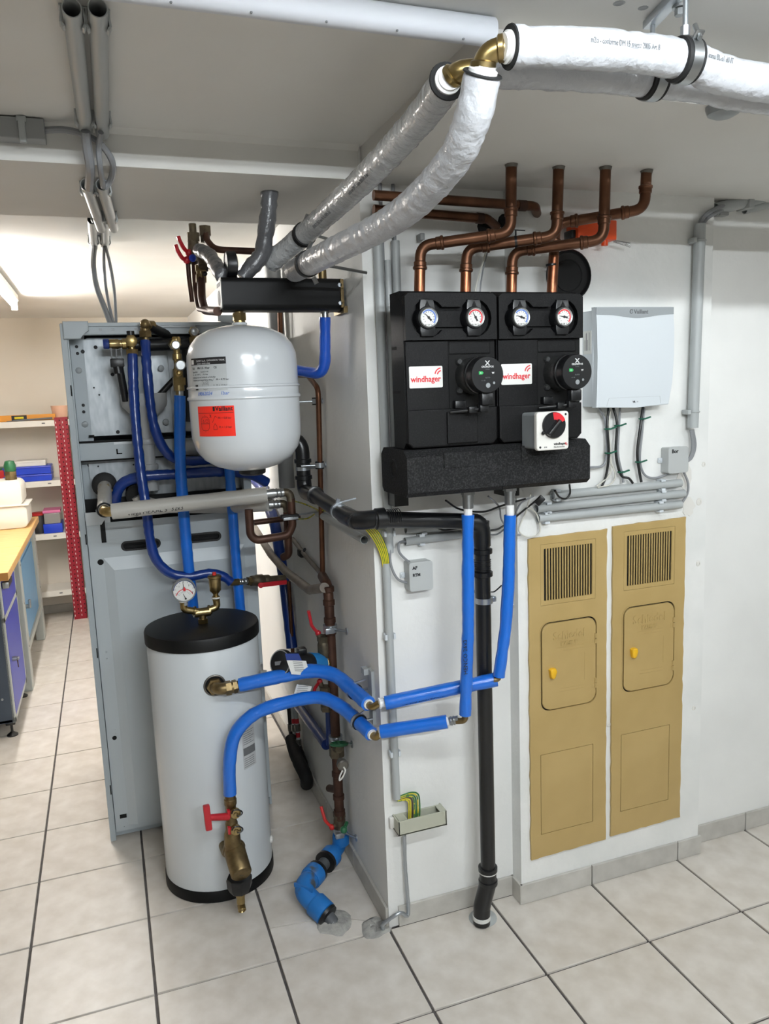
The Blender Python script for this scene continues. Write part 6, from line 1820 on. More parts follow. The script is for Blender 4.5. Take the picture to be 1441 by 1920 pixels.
arc(GR * .70, GR * .76, 18, 162, 'ink_red')
mb = MB()
for i in range(9):
    a = math.radians(195 - 210 * i / 8); q = GR * .74
    mb.box(f + X * (q * math.cos(a)) + Z * (q * math.sin(a)) - Y * .0002, (GR * .12, .0003, GR * .025), Matrix.Rotation(-a, 3, 'Y'))
for i in range(9):
    a = math.radians(150 - 120 * i / 8); q = GR * .52
    mb.box(f + X * (q * math.cos(a)) + Z * (q * math.sin(a) - GR * .62) - Y * .0002, (GR * .09, .0003, GR * .025), Matrix.Rotation(-a, 3, 'Y'))
obj('tick_marks', mb, 'ink', fc, smooth=False)
for s, x, z in (('0', -.62, -.32), ('1', -.45, .32), ('2', .36, .34), ('4', .60, -.32), ('bar', -.12, .12)):
    text(s, GR * .22, f + Vector((GR * x, -.0003, GR * z)), X, Z, 'ink', fc)
mb = MB(); mb.prism([(-.0012, 0), (.0012, 0), (.0004, GR * .80), (-.0004, GR * .80)], f - Y * .001, (1, 0, .08), (-.08, 0, 1), .0005); mb.prism([(-.0012, 0), (.0012, 0), (.0004, GR * .46), (-.0004, GR * .46)], f + Vector((GR * .08, -.001, -GR * .72)), (1, 0, .42), (-.42, 0, 1), .0005); mb.lathe(f + Vector((GR * .08, -.0012, -GR * .72)), -Y, [(.003, 0), (.003, .001)], 12); obj('needle', mb, 'ink', fc, smooth=False)
mb = MB(); mb.prism([(-.0042, 0), (.0042, 0), (.0009, GR * .36), (-.0009, GR * .36)], f + Vector((.001, -.0016, -GR * .04)), X, Z, .0006); part(obj('red_pointer', mb, 'ink_red', fc, smooth=False), 'red pointer')
t2 = thing('air_vent', 'brass automatic air vent with a red cap on the tank tee', 'air vent', va)
mb = MB(); mb.lathe(va - Z * .012, Z, [(.0085, 0), (.0085, .01), (.012, .014), (.0185, .022), (.0195, .055), (.0195, .062), (.0225, .064), (.0225, .070), (.018, .073), (.006, .073), (0, .073)], 26); obj('body', mb, 'brass', t2)
mb = MB(); mb.lathe(va + Z * .061, Z, [(.0065, 0), (.006, .009), (0, .009)], 14); part(obj('cap', mb, 'red_bright', t2), 'small red cap')
# valve with red lever right of the hose end
a, b = Vector((0.7179, 0.7, 0.9577)), Vector((0.8606, 0.76, 0.9372))
d_ = (b - a).normalized(); L = (b - a).length
t = thing('ball_valve', 'brass ball valve with a long red lever at the end of the navy hose', 'valve', b)
mb = MB(); mb.tube([a + Vector((-.012, 0, .016)), a, a + d_ * .03], .0125, fil=.012); mb.hexa(a + d_ * .068, a + d_ * .084, .016); obj('elbow', mb, 'brass_dull', t)
mb = MB(); mb.cyl(a + d_ * .024, a + d_ * .066, .0105); mb.torus(a + d_ * .032, d_, .0108, .002, 18, 6); mb.torus(a + d_ * .042, d_, .0108, .002, 18, 6); mb.torus(a + d_ * .056, d_, .0108, .002, 18, 6); obj('press_sleeve', mb, 'chrome', t)
mb = MB(); mb.lathe(a + d_ * .08, d_, [(.012, 0), (.019, .004), (.019, .02), (.022, .026), (.022, .05), (.018, .056), (.019, .06), (.019, .078), (.014, .08), (.014, .15)], 18); obj('body', mb, 'bronze', t)
q = a + d_ * .118 - Y * .026 - Z * .012
mb = MB(); mb.lathe(q + Y * .01, -Y, [(.010, 0), (.010, .014)], 16); mb.beam(q, q + d_ * .115 + Z * .004, .005, .017, bev=.002); part(obj('lever', mb, 'red', t), 'long red lever')

t = conduit('grey conduit with a dark open end on the pillar side under the black drain pipe', (1.006, 0.539, 1.203), (1.006, 0.0358, 1.194), .0125)
for k, (l, pts) in enumerate((('upper earth wire from the brown pipe clamp to the pillar side', [(0.9069, 0.5, 1.26), (1, 0.7079, 1.214), (1, 0.4861, 1.218)]), ('lower earth wire from the brown pipe clamp, crossing behind the copper pipe', [(0.9143, 0.5, 1.198), (1, 0.6712, 1.166), (1.002, 0.4937, 1.217), (1.008, 0.3822, 1.227)]))):
    cable(l, pts, .0028, 'earth', 'wire', None, 'earth_wire')

# ================================================================ white insulated pipes under the ceiling
IR = .029
def ins_pipe(label, hor, dia, elbow, seed, prints):
    t = thing('insulated_pipe', label, 'pipe', elbow[1], 'white insulated pipes under the ceiling')
    mb = MB(); mb.tube(spline(hor, 8), IR, n=26, step=.009, wob=.0009, seed=seed); h = obj('level_sleeve', mb, 'foil', t, ang=80)
    mb = MB(); mb.tube(spline(dia, 8), IR, n=26, step=.008, wob=.0010, seed=seed + 1); d = obj('sloping_sleeve', mb, 'foil' if seed == 3 else 'foil_clear', t, ang=80)
    for q, n_, par in ((Vector(hor[0]), Vector(hor[0]) - Vector(hor[1]), h), (Vector(dia[0]), Vector(dia[0]) - Vector(dia[1]), d)):
        n_.normalize()
        mb = MB(); mb.lathe(q + n_ * .0005, n_, [(.020, 0), (IR + .002, -.001), (IR + .001, .0015), (.02, .001)], 26); obj('foam_edge', mb, 'black_matte', par)
        mb = MB(); mb.lathe(q - n_ * .002, n_, [(.0225, 0), (.0225, .008), (.0185, .010), (.0185, .014), (0, .014)], 26); obj('white_collar', mb, 'white_pipe', par)
    mb = MB(); mb.tube([Vector(hor[0]) + (Vector(hor[1]) - Vector(hor[0])).normalized() * .01, elbow[1], Vector(dia[0]) + (Vector(dia[1]) - Vector(dia[0])).normalized() * .01], .0165, n=24, fil=.03, seg=9)
    e0, e1, e2 = Vector(hor[0]), Vector(elbow[1]), Vector(dia[0])
    for a, b in ((e0, e1), (e2, e1)):
        n_ = (b - a).normalized(); mb.lathe(a + n_ * .008, n_, [(.0165, 0), (.0195, .001), (.0195, .008), (.0165, .010)], 24)
    obj('brass_elbow', mb, 'brass', t)
    return t, h, d


e1 = Vector((0.9262, -0.895, 2.105))
t, h, d = ins_pipe('thick white insulated pipe with grey print, nearer one of two under the ceiling',
    [(0.9576, -0.915, 2.106), (1.079, -0.92, 2.114), (1.177, -0.92, 2.118), (1.281, -0.92, 2.115), (1.449, -0.92, 2.096), (2.2, -.92, (1.449, -0.92, 2.096)[2]), (3.0, -.92, (1.449, -0.92, 2.096)[2])],
    [(0.9272, -0.885, 2.077), (0.9252, -0.85, 2.022), (0.9246, -0.76, 1.976), (0.906, -0.55, 1.937), (0.8506, -0.2, 1.921), (0.8663, 0.12, 1.939)], (0, e1), 3, 0)
a = Vector((1.075, -0.92, 2.113)); b = Vector((1.249, -0.92, 2.115))
text('m2/a - conforme DM 15 marzo 2005 Art 8', .0120, a + Vector((0, -.0305, -.002)), b - a, Z, 'ink_grey', h, name='pipe_print', squeeze=.60)
a = Vector((1.294, -0.92, 2.113)); b = Vector((1.402, -0.92, 2.103))
text('mma BL-s1 d0 IT', .0120, a + Vector((0, -.0305, -.002)), b - a, Z, 'ink_grey', h, name='pipe_print', squeeze=.60)
e2 = Vector((0.931, -0.79, 2.117))
t2, h2, d2 = ins_pipe('white insulated pipe on the far side, its sloping part in clear film with black print',
    [(e2.x + .045, -.805, e2.z + .002), (1.167, -0.805, 2.129), (1.293, -0.805, 2.131), (1.428, -0.805, 2.13), (1.566, -0.805, 2.123), (2.3, -.805, (1.566, -0.805, 2.123)[2]), (3.0, -.805, (1.566, -0.805, 2.123)[2])],
    [(0.9217, -0.77, 2.107), (0.9382, -0.62, 2.101), (0.9329, -0.38, 2.078), (0.9276, -0.14, 2.065), (0.8932, 0.1, 2.031), (0.8268, 0.23, 1.979)], (0, e2), 6, 0)
for s_, k_ in (('HENCO 32x3 mm Pe-Xc/Al/Pe-Xc', 0), ('conforme DM 15 marzo 2005 Art 8 mma BL-s1', 1)):
    a_ = Vector((0.9059, -0.02, 2.045)) if k_ == 0 else Vector((0.9272, -0.26, 2.073))
    b_ = Vector((0.9294, -0.2, 2.072)) if k_ == 0 else Vector((0.9362, -0.55, 2.098))
    n_ = (b_ - a_).normalized()
    w_ = (Vector((.34, -2.02, 1.608)) - a_); w_ = (w_ - n_ * w_.dot(n_)).normalized()
    v_ = w_.cross(n_)
    o_ = a_ + w_ * .0312 - v_ * .006
    text(s_, .0125, o_, n_, v_, 'ink_grey', d2, name='pipe_print', squeeze=.62)
# clamps and hanger rail
def hanger(label, c, z1, par):
    c = Vector(c)
    t = thing('pipe_hanger', label, 'pipe hanger', c + Z * IR)
    mb = MB(); mb.lathe(c, X, [(IR, -.017), (IR + .0045, -.016), (IR + .0045, .016), (IR, .017)], 34); obj('rubber_lining', mb, 'rubber', t)
    mb = MB(); mb.lathe(c, X, [(IR + .0046, -.0095), (IR + .0062, -.0095), (IR + .0062, .0095), (IR + .0046, .0095)], 34)
    mb.box(c + Vector((0, -.030, .026)), (.016, .016, .004), Matrix.Rotation(-.7, 3, 'X'), bev=.001); mb.cyl(c + Vector((0, -.034, .020)), c + Vector((0, -.022, .044)), .004)
    obj('steel_band', mb, 'chrome', t)
    mb = MB(); mb.hexa(c + Z * (IR + .004), c + Z * (IR + .022), .0075); mb.cyl(c + Z * (IR + .02), (c.x, c.y, z1), .0042); obj('rod', mb, 'zinc', t)
    return t
hx = (1.273, -0.92, 2.116)
hanger('steel pipe hanger with black rubber on the near white pipe', hx, HC - .016, None)
h2c = (1.301, -0.805, 2.131)
hanger('steel pipe hanger with black rubber on the far white pipe', h2c, HC - .016, None)
a_, b_ = Vector((hx[0], -.92, HC - .009)), Vector((h2c[0], -.805, HC - .009))
t = thing('hanger_rail', 'galvanised mounting rail on the ceiling above the white pipes', 'rail', a_)
mb = MB(); mb.beam(a_ + (a_ - b_) * .9, b_ + (b_ - a_) * .15, .022, .014, bev=.002)
obj('rail', mb, 'zinc', t)
q = a_ + (b_ - a_) * .38 + Vector((.014, 0, -.006))
mb = MB(); mb.hexa(q - Z * .006, q - Z * .016, .008); mb.lathe(q - Z * .001, -Z, [(.012, 0), (.012, .004)], 16); obj('bolt', mb, 'chrome', t)
# clamps on the sloping parts near the separator
for l, q, dr_ in (('black band clamp on the sloping far white pipe above the separator', (0.8932, 0.1, 2.031), (Vector((0.9276, -0.14, 2.065)) - Vector((0.8932, 0.1, 2.031)))), ('black band clamp on the sloping near white pipe above the separator', (0.8493, -0.09, 1.924), (Vector((0.8506, -0.2, 1.921)) - Vector((0.8663, 0.12, 1.939))))):
    q = Vector(q); dr_ = dr_.normalized()
    t = thing('pipe_clamp', l, 'clamp', q)
    mb = MB(); mb.lathe(q, dr_, [(IR, -.009), (IR + .0035, -.008), (IR + .0035, .008), (IR, .009)], 30); obj('rubber_band', mb, 'rubber', t)
    mb = MB(); mb.beam(q + Vector((0, 0, IR)), q + Vector((.01, -.01, IR + .022)), .012, .004); mb.hexa(q + Vector((.012, 0, -IR - .002)), q + Vector((.02, 0, -IR - .018)), .006); mb.cyl(q + X * IR, (1.021, q.y + .06, q.z - .01), .004); obj('steel_ends', mb, 'chrome', t)
# white ceiling pipe along the edge of the low ceiling
t = thing('ceiling_pipe', 'white round pipe along the edge of the ceiling recess', 'pipe', (0, -.72, 2.212))
mb = MB(); mb.cyl((-1.2, -.725, 2.2115), (1.03, -.725, 2.2115), .0228, n=28); obj('pipe', mb, 'pipe_white', t)
mb = MB()
for x in (.31, .43, .55, .67, .79, .91):
    mb.ball((x + .06, -.735, 2.191), .0022, 8)
obj('dirt_spot', mb, 'ink_grey', t)
mb = MB(); mb.span((.355, -.72, 2.205), (.375, -.695, 2.234)); obj('pipe_bracket', mb, 'dgrey', t, smooth=False)
for k, (q, r_, l) in enumerate((((1.215, -0.8267, 2.235), .007, 'dark drill mark in the ceiling near the hanger rail, larger one'), ((1.266, -0.8234, 2.235), .006, 'dark drill mark in the ceiling right beside the rail'))):
    mb = MB(); mb.lathe(q, -Z, [(r_ * 1.5, 0), (r_, .0012), (r_ * .6, .0002)], 11); tag(obj('drill_hole', mb, 'dgrey'), l, 'hole')
t = thing('ceiling_lamp_cover', 'small round clear lamp cover on the ceiling behind the far white pipe', 'lamp', (1.565, -0.6912, 2.145))
mb = MB(); mb.lathe(Vector((1.559, -0.6974, 2.144)), -Z, [(.034, 0), (.034, .004), (.030, .016), (.018, .022), (0, .023)], 26); obj('cover', mb, 'silver', t)

# ================================================================ conduits at the ceiling recess and the beam
def open_conduit(label, a, b, r, group=None):
    return conduit(label, a, b, r, (), group)
def clipset(label, a, b, r, z):
    """double spring clip under a ceiling, one pair of curved jaws per conduit"""
    a, b = Vector(a), Vector(b)
    c = (a + b) / 2
    t = thing('conduit_clip', label, 'clip', c)
    mb = MB(); mb.box((c.x, c.y, (z + c.z + r) / 2), ((b - a).length + r * 2.6, .02, max(.003, z - c.z - r)), bev=.001)
    for q in (a, b):
        q = Vector((q.x, c.y, c.z))
        for s in (-1, 1):
            mb.box(q + Vector((s * (r + .0025), 0, r * .25)), (.004, .02, r * 1.7), Matrix.Rotation(-s * .12, 3, 'Y'), bev=.001)
            mb.box(q + Vector((s * (r + .001), 0, -r * .75)), (.004, .02, r * .5), Matrix.Rotation(s * .5, 3, 'Y'), bev=.001)
    obj('clip', mb, 'grey', t)
za = HC - .034
for l, a, b in (('left of two thick grey conduits under the ceiling recess', (0.3509, -0.6235, 2.216), (0.3619, -0.0268, 2.216)), ('right of two thick grey conduits under the ceiling recess', (0.3893, -0.6338, 2.216), (0.3974, -0.0236, 2.216))):
    open_conduit(l, a, b, .0150)
clipset('double grey clip at the near end of the two recess conduits', (0.3517, -0.5763, 2.216), (0.3895, -0.5863, 2.216), .0150, HC)
clipset('double grey clip at the far end of the two recess conduits', (0.3599, -0.1056, 2.216), (0.3962, -0.1106, 2.216), .0150, HC)
for l, a, b in (('left of two short grey conduits slanting under the beam', (0.3535, 0.1054, 2.134), (0.3882, 0.6157, 2.134)), ('right of two short grey conduits slanting under the beam', (0.3892, 0.0983, 2.134), (0.4239, 0.6101, 2.134))):
    open_conduit(l, a, b, .0145)
clipset('double grey clip holding the short conduits, near end', (0.3564, 0.1563, 2.134), (0.393, 0.1492, 2.134), .0145, 2.152)
clipset('double grey clip holding the short conduits, far end', (0.378, 0.4687, 2.134), (0.413, 0.4627, 2.134), .0145, 2.152)
for l, a, b in (('left of two white conduit ends on the bright ceiling past the beam', (0.365, 0.8929, 2.216), (0.3679, 1.4, 2.216)), ('right of two white conduit ends on the bright ceiling past the beam', (0.4076, 0.8857, 2.216), (0.41, 1.395, 2.216))):
    open_conduit(l, a, b, .0150)
clipset('double grey clip on the two white conduit ends', (0.367, 1.268, 2.216), (0.4094, 1.262, 2.216), .0150, HC)
cable('thick grey cable hanging between the left recess conduit and the beam conduit', [(0.3601, -0.0991, 2.195), (0.3608, -0.0749, 2.17), (0.3639, -0.0377, 2.135), (0.3587, 0.0775, 2.12)], .0105, 'cable_grey')
cable('grey cable hanging between the right recess conduit and the beam conduit', [(0.3921, -0.0992, 2.195), (0.3854, -0.0607, 2.17), (0.3856, -0.0423, 2.135), (0.3903, 0.0612, 2.12)], .0065, 'cable_grey')
cable('grey cable bowing from the trunking on the beam into the slanting conduit', [(0.2733, -0.03, 2.212), (0.3159, -0.04, 2.213), (0.3543, -0.05, 2.203), (0.3919, -0.06, 2.18), (0.4138, -0.03, 2.151), (0.4099, 0.05, 2.136), (0.3952, 0.0703, 2.12)], .0075, 'cable_grey')
cable('thick grey cable dropping from the ceiling conduits to the heating unit, leftmost of three', [(0.3695, 1.316, 2.205), (0.357, 1, 2.079), (0.3629, 1, 2.006), (0.3805, 1, 1.942), (0.3982, 1, 1.877)], .0095, 'cable_grey')
cable('thin grey cable dropping to the heating unit, middle of three', [(0.4047, 1.311, 2.205), (0.3926, 1, 2.08), (0.3935, 1, 1.988), (0.4073, 1, 1.877)], .0055, 'cable_grey')
cable('thin grey cable dropping to the heating unit, rightmost of three', [(0.4106, 1.31, 2.205), (0.4131, 1, 2.09), (0.4196, 1, 1.998), (0.4164, 1, 1.877)], .0055, 'cable_grey')
t = thing('cable_trunking', 'grey cable trunking in the corner between recess ceiling and beam', 'trunking', (0.2265, -0.02, 2.211))
mb = MB(); mb.span((-1.0, -.045, 2.188), (0.2757, -0.002, 2.232), bev=.002); obj('duct', mb, 'dgrey', t, smooth=False)
q = Vector((0.2297, -0.047, 2.208)); mb = MB(); mb.span((q.x - .007, -.052, 2.178), (q.x + .007, -.04, 2.232), bev=.002); mb.span((q.x - .010, -.05, 2.222), (q.x + .010, -.005, 2.234), bev=.002); obj('clip', mb, 'grey', t)

# ================================================================ back of the room: benches and shelving
def bench(label, x0, x1, y0, y1, h, kind):
    t = thing('workbench_cabinet', label, 'cabinet', ((x0 + x1) / 2, (y0 + y1) / 2, 0))
    return t
# near bench
bx, by0, by1 = -.19, 2.0, 2.60
t = thing('tool_cabinet', 'slate grey tool cabinet with violet blue door and key, under the wooden worktop', 'cabinet', (-.6, 2.3, 0))
mb = MB(); mb.span((-1.2, by0, .075), (bx, by0 + .02, .80), bev=.003); mb.span((-1.2, by1 - .02, .075), (bx, by1, .80)); mb.span((-1.2, by0, .075), (bx - .012, by1, .09)); mb.span((-1.2, by0, .785), (bx, by1, .80)); mb.span((-1.2, by0, .075), (-1.18, by1, .8)); obj('carcass', mb, 'bench_dark', t, smooth=False)
mb = MB(); mb.span((bx - .010, by0, .075), (bx + .003, by0 + .035, .80)); mb.span((bx - .010, by1 - .035, .075), (bx + .003, by1, .80)); mb.span((bx - .010, by0, .075), (bx + .003, by1, .10)); mb.span((bx - .010, by0, .575), (bx + .003, by1, .60)); obj('front_frame', mb, 'bench_grey', t, smooth=False)
mb = MB(); mb.span((bx - .008, by0 + .037, .102), (bx + .004, by1 - .037, .573)); d = part(obj('door', mb, 'bench_blue', t, smooth=False), 'violet blue door')
q = Vector((-0.19, 2.254, 0.3525)); q = Vector((bx + .004, 2.12, .36))
mb = MB(); mb.cyl(q, q + X * .02, .011); mb.box(q + X * .026, (.012, .02, .014), bev=.003); obj('lock', mb, 'chrome', d)
mb = MB(); mb.prism([(0, 0), (.016, -.012), (.012, -.045), (.002, -.02)], q + Vector((.02, .0, -.006)), Y, Z, .004); obj('key', mb, 'copper_dark', d)
mb = MB(); mb.span((bx - .008, by0 + .037, .602), (bx + .004, by1 - .037, .783)); d = part(obj('drawer', mb, 'bench_blue', t, smooth=False), 'violet blue drawer')
mb = MB(); mb.span((bx + .004, by0 + .04, .735), (bx + .035, by0 + .2, .765), bev=.004); obj('handle', mb, 'black', d)
mb = MB(); mb.span((bx + .008, by0 + .034, .737), (bx + .037, by0 + .04, .767), bev=.002); part(obj('handle_cap', mb, 'chrome', d), 'chrome handle end')
for y_ in (by0 + .03, by1 - .03):
    mb = MB(); mb.span((bx - .045, y_ - .022, .06), (bx - .002, y_ + .022, .095), bev=.002); mb.cyl((bx - .022, y_, .06), (bx - .022, y_, .018), .006); mb.lathe((bx - .022, y_, 0), Z, [(.026, 0), (.026, .006), (.012, .016), (.008, .02)], 20); obj('levelling_foot', mb, 'black', t)
mb = MB()
for z in (.20, .44, .66, .745, .77):
    mb.lathe((-.235 if z < .7 else -.225, by0 - .0005, z), -Y, [(.006, 0), (.005, .002), (.003, .001)], 12)
obj('side_screw', mb, 'silver', t)
mb = MB(); mb.span((-.25, by0 - .001, .70), (-.237, by0 + .001, .712)); mb.span((-.25, by0 - .001, .625), (-.237, by0 + .001, .637)); obj('side_slot', mb, 'dark_hole', t, smooth=False)
# second bench with pale frame and sky blue door
t = thing('tool_cabinet', 'pale grey framed cabinet with a sky blue door, farther along the worktop', 'cabinet', (-.6, 3.1, 0))
for y_, w_ in ((2.64, .10), (3.66, .12)):
    mb = MB(); mb.span((-.22, y_, 0), (-.165, y_ + w_, .80), bev=.004); obj('post', mb, 'bench_grey', t, smooth=False)
mb = MB(); mb.span((-1.1, 2.72, .22), (-.19, 3.66, .80)); mb.span((-.2, 2.72, .20), (-.17, 3.68, .24)); obj('carcass', mb, 'bench_grey', t, smooth=False)
mb = MB(); mb.span((-.19, 2.76, .25), (-.178, 3.62, .70)); d = part(obj('door', mb, 'bench_sky', t, smooth=False), 'sky blue door')
mb = MB(); mb.cyl((-.178, 2.86, .44), (-.15, 2.86, .44), .012); mb.box((-.155, 2.86, .455), (.014, .03, .05), bev=.004); obj('handle', mb, 'chrome', d)
mb = MB(); mb.span((-.19, 2.76, .715), (-.178, 3.62, .79)); obj('upper_rail', mb, 'bench_sky', t, smooth=False)
mb = MB()
for y_, z in ((2.69, .72), (2.69, .50), (2.69, .25), (3.72, .70), (3.72, .52), (3.72, .36), (3.70, .2)):
    mb.lathe((-.1645, y_, z), X, [(.006, 0), (.005, .002)], 10)
obj('post_screw', mb, 'silver', t)
# worktop
for l, y0, y1 in (('near section of the beech worktop', 1.90, 2.60), ('far section of the beech worktop, under the white meter', 2.604, 3.80)):
    t = thing('worktop', l, 'worktop', (-.7, (y0 + y1) / 2, .80))
    mb = MB(); mb.span((-1.3, y0, .802), (-.135, y1, .842), bev=.003); obj('board', mb, 'wood', t, smooth=False)
    mb = MB(); mb.span((-1.3, y0 - .001, .804), (-.136, y0 + .0005, .840)); obj('end_grain', mb, 'wood_edge', t, smooth=False)
# gas meter
mc = Vector((-0.141, 3.263, 0.842)) + Vector((-.25, .16, 0))
t = thing('gas_meter', 'white metal gas meter with two connections standing on the worktop', 'meter', mc)
t.scale = (1.32, 1.32, 1.32)
mb = MB(); mb.prism(at(rrect(.36, .115, .03), 0, .0575), mc + Vector((0, .11, 0)), X, Z, .22, bev=.01); obj('lower_case', mb, 'meter', t)
mb = MB(); mb.prism(at(rrect(.33, .12, .03), 0, .165), mc + Vector((0, .105, 0)), X, Z, .21, bev=.01); obj('upper_case', mb, 'meter', t)
mb = MB(); mb.span(mc + Vector((-.19, -.118, .108)), mc + Vector((.19, .118, .114)), bev=.002); obj('flange', mb, 'meter', t)
mb = MB(); mb.prism(at(rrect(.15, .085, .012), -.02, .165), mc + Vector((0, -.105, 0)), X, Z, .02, bev=.004); c_ = obj('counter_window', mb, 'white_label', t)
mb = MB(); mb.span(mc + Vector((-.075, -.1275, .178)), mc + Vector((.03, -.1255, .19))); mb.span(mc + Vector((-.075, -.1275, .145)), mc + Vector((.01, -.1255, .152))); obj('counter_digits', mb, 'ink', c_, smooth=False)
mb = MB(); mb.span(mc + Vector((-.02, -.1275, .178)), mc + Vector((.03, -.1262, .19))); obj('red_digits', mb, 'ink_red', c_, smooth=False)
mb = MB(); mb.span(mc + Vector((-.03, -.1125, .045)), mc + Vector((.06, -.110, .075))); obj('serial_label', mb, 'off_white', t, smooth=False)
for dx, m_ in ((.115, 'green'), (-.115, 'black')):
    q = mc + Vector((dx, 0, .225)); mb = MB(); mb.cyl(q, q + Z * .022, .026); mb.hexa(q + Z * .02, q + Z * .04, .028); obj('connector', mb, 'brass_dull', t)
    mb = MB(); mb.lathe(q + Z * .04, Z, [(.024, 0), (.027, .004), (.027, .03), (.02, .05), (0, .054)], 18); obj('connector_cap', mb, m_, t)

# shelving at the back wall
sy = 4.10
t = thing('shelf_unit', 'white metal shelves on dark red slotted posts against the back wall', 'shelf', (.0, 4.24, 0))
def post(x, y, sx):
    mb = MB()
    mb.span((x, y, 0), (x + .045 * sx, y + .0025, 1.508)); mb.span((x + .0425 * sx, y, 0), (x + .045 * sx, y + .042, 1.508))
    p_ = part(obj('post', mb, 'shelf_red', t, smooth=False), 'dark red slotted steel post')
    mb = MB()
    for k in range(44):
        mb.box((x + .008 * sx, y - .0006, .03 + .0335 * k), (.0045, .0014, .014))
    o = obj('post_slots', mb, 'off_white', p_, smooth=False); o['kind'] = 'stuff'
    mb = MB()
    for k in range(44):
        mb.box((x + .034 * sx, y - .0006, .045 + .0335 * k), (.007, .0014, .009))
    o = obj('post_holes', mb, 'dark_hole', p_, smooth=False); o['kind'] = 'stuff'
post(.012, sy, 1); post(.058, sy + .002, 1); post(.11, sy + .25, 1)
for z in (1.49, 1.055, .665, .235):
    for xa, xb in ((-1.1, .058), (.062, .9)):
        mb = MB(); mb.span((xa, sy + .004, z - .006), (xb, YF - .012, z)); mb.span((xa, sy + .003, z - .042), (xb, sy + .006, z)); o = obj('shelf_board', mb, 'shelf_white', t, smooth=False)
        mb = MB()
        for k in range(3):
            mb.box(((xb - .12 - .42 * k) if xa < 0 else xa + .1 + .3 * k, sy + .0026, z - .02), (.022, .001, .008))
        obj('board_slot', mb, 'ink_grey', o, smooth=False)
Yb = sy
t = thing('spirit_level', 'long orange spirit level lying along the top shelf', 'level', (-.5, 4.15, 1.49))
mb = MB(); mb.span((-1.0, 4.14, 1.491), (.02, 4.165, 1.535), bev=.002); obj('bar', mb, 'spirit', t, smooth=False)
q = Vector((-0.219, 4.138, 1.548)); mb = MB(); mb.span((q.x - .05, 4.136, 1.496), (q.x + .05, 4.139, 1.532)); v_ = obj('vial_holder', mb, 'black', t, smooth=False); mb = MB(); mb.cyl((q.x - .03, 4.135, 1.514), (q.x + .03, 4.135, 1.514), .009, n=12); obj('vial', mb, 'yellow', v_)
t = tag(obj('plastic_tub', MB().lathe((.05, 4.2, 1.491), Z, [(.045, 0), (.058, .095), (.06, .1), (.055, .1), (.043, .005), (0, .005)], 24), 'peach'), 'peach coloured plastic tub at the end of the top shelf', 'tub')
mb = MB()
for k in range(4):
    mb.beam((-.30 + .02 * k, 4.12 + .004 * k, 1.494 + .002 * k), (.0, 4.125 + .004 * k, 1.500 + .003 * k), .006, .004)
tag(obj('steel_rod_bundle', mb, 'ink_grey'), 'few dark thin rods lying on the edge of the top shelf', 'rods')
a, b = Vector((-0.3597, 4.12, 1.069)), Vector((-0.0448, 4.12, 1.186))
for k, (l, z0, z1) in enumerate((('lower of two blue cases stacked on the second shelf', 1.056, 1.105), ('upper of two blue cases stacked on the second shelf', 1.107, 1.165))):
    t = thing('blue_case', l, 'case', (a.x + .1, 4.2, z0)); mb = MB(); mb.span((a.x, 4.115, z0), (b.x, 4.34, z1), bev=.004); obj('case', mb, 'box_blue', t, smooth=False); mb = MB(); mb.span((a.x - .003, 4.112, z1 - .012), (b.x + .003, 4.343, z1 - .004), bev=.002); obj('rim', mb, 'bench_blue', t, smooth=False)
a, b = Vector((-0.2793, 4.15, 1.203)), Vector((-0.0772, 4.15, 1.24))
t = thing('white_tray', 'flat white box lying on top of the blue cases', 'box', (a.x, 4.2, 1.166)); mb = MB(); mb.span((a.x, 4.135, 1.1655), (b.x, 4.32, 1.205), bev=.003); obj('box', mb, 'off_white', t, smooth=False); mb = MB(); mb.span((a.x - .002, 4.133, 1.192), (b.x + .002, 4.322, 1.2), bev=.001); obj('lid', mb, 'off_white', t, smooth=False)
a, b = Vector((-0.5904, 4.12, 1.086)), Vector((-0.3495, 4.12, 1.202))
t = thing('red_case', 'dark red case beside the blue cases at the frame edge', 'case', (b.x, 4.2, 1.056)); mb = MB(); mb.span((a.x, 4.115, 1.056), (b.x, 4.33, 1.15), bev=.004); obj('case', mb, 'box_red', t, smooth=False); mb = MB(); mb.span((a.x, 4.12, 1.151), (b.x, 4.30, 1.165), bev=.002); obj('lid', mb, 'green', t, smooth=False)
a, b = Vector((-0.136, 4.12, 0.6501)), Vector((-0.0061, 4.12, 0.7173))
tag(obj('blue_case', MB().span((a.x, 4.115, .666), (b.x, 4.33, .735), bev=.004), 'box_blue'), 'blue case under the clear box with the pink lid', 'case')
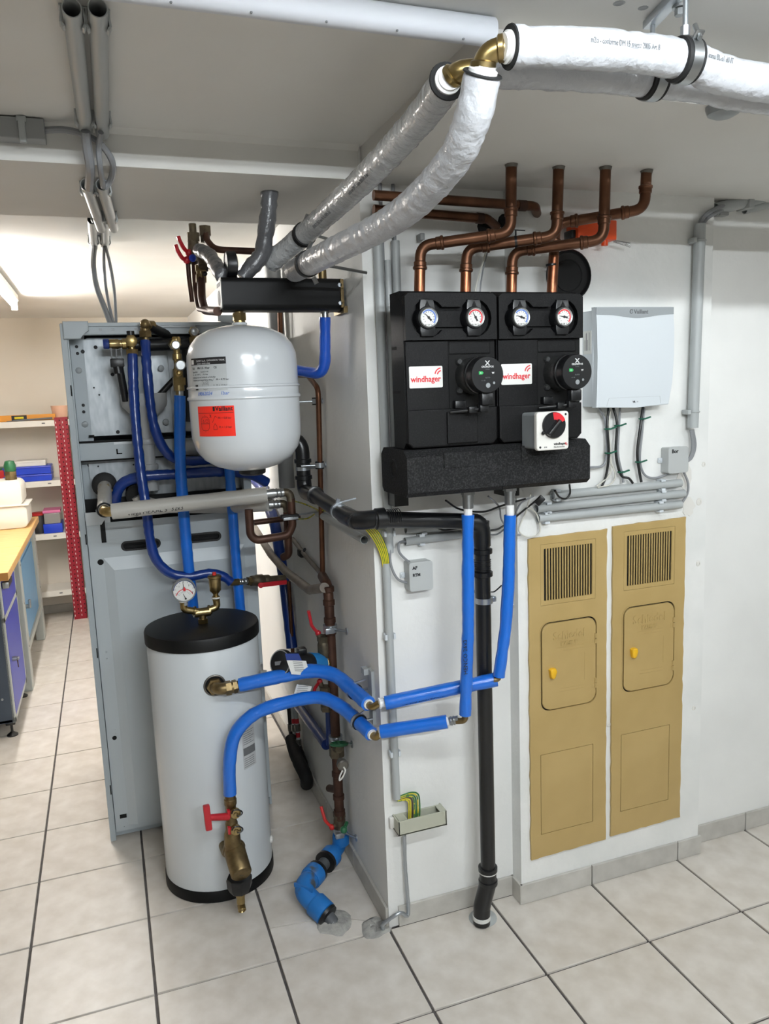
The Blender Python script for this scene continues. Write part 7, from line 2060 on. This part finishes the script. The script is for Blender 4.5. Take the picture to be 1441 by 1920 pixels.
t = thing('clear_box', 'clear plastic box of small parts with a pink lid', 'box', (a.x, 4.2, .736)); mb = MB(); mb.span((a.x + .01, 4.12, .736), (b.x - .01, 4.3, .815), bev=.004); obj('box', mb, 'clear_box', t, smooth=False); mb = MB(); mb.span((a.x + .004, 4.115, .815), (b.x - .004, 4.305, .835), bev=.003); part(obj('lid', mb, 'pink', t, smooth=False), 'pink lid')
mb = MB(); rnd = random.Random(3)
for k in range(40):
    mb.box((a.x + .02 + rnd.random() * (b.x - a.x - .04), 4.13 + rnd.random() * .14, .742 + rnd.random() * .045), (.014, .01, .008), Matrix.Rotation(rnd.random() * 3, 3, 'X'))
o = obj('small_parts', mb, 'darksteel', t, smooth=False); o['kind'] = 'stuff'
q = Vector((-0.1651, 3.98, 0.6953))
t = thing('paint_tin', 'dark tin with a red lid on the shelf behind the white meter', 'tin', (q.x, 4.2, .666)); mb = MB(); mb.lathe((q.x, 4.19, .666), Z, [(.055, 0), (.055, .13), (.052, .135), (0, .135)], 24); obj('tin', mb, 'ink', t); mb = MB(); mb.lathe((q.x, 4.19, .801), Z, [(.057, 0), (.057, .014), (.05, .018), (0, .018)], 24); obj('lid', mb, 'box_red', t)
t = tag(obj('clear_bag', MB().ball((.20, 4.2, 1.095), .06, 14, (1.3, .9, .62)), 'clear_box'), 'small clear bag on the second shelf past the red posts', 'bag')
t = thing('white_crate', 'tall white plastic crate on the third shelf past the red posts', 'crate', (.24, 4.22, .666)); mb = MB(); mb.span((.165, 4.13, .666), (.4, 4.34, .99), bev=.006); obj('crate', mb, 'off_white', t, smooth=False); mb = MB(); mb.span((.158, 4.122, .975), (.408, 4.345, .995), bev=.004); obj('rim', mb, 'off_white', t, smooth=False)
t = thing('black_case', 'upright black case on the lowest shelf beside the heating unit', 'case', (.3, 4.2, .236)); mb = MB(); mb.span((.225, 4.12, .236), (.42, 4.32, .62), bev=.01); obj('case', mb, 'black', t, smooth=False); mb = MB(); mb.beam((.27, 4.22, .64), (.37, 4.22, .64), .02, .02, bev=.005); mb.span((.27, 4.21, .618), (.285, 4.23, .64)); mb.span((.355, 4.21, .618), (.37, 4.23, .64)); obj('handle', mb, 'black', t)
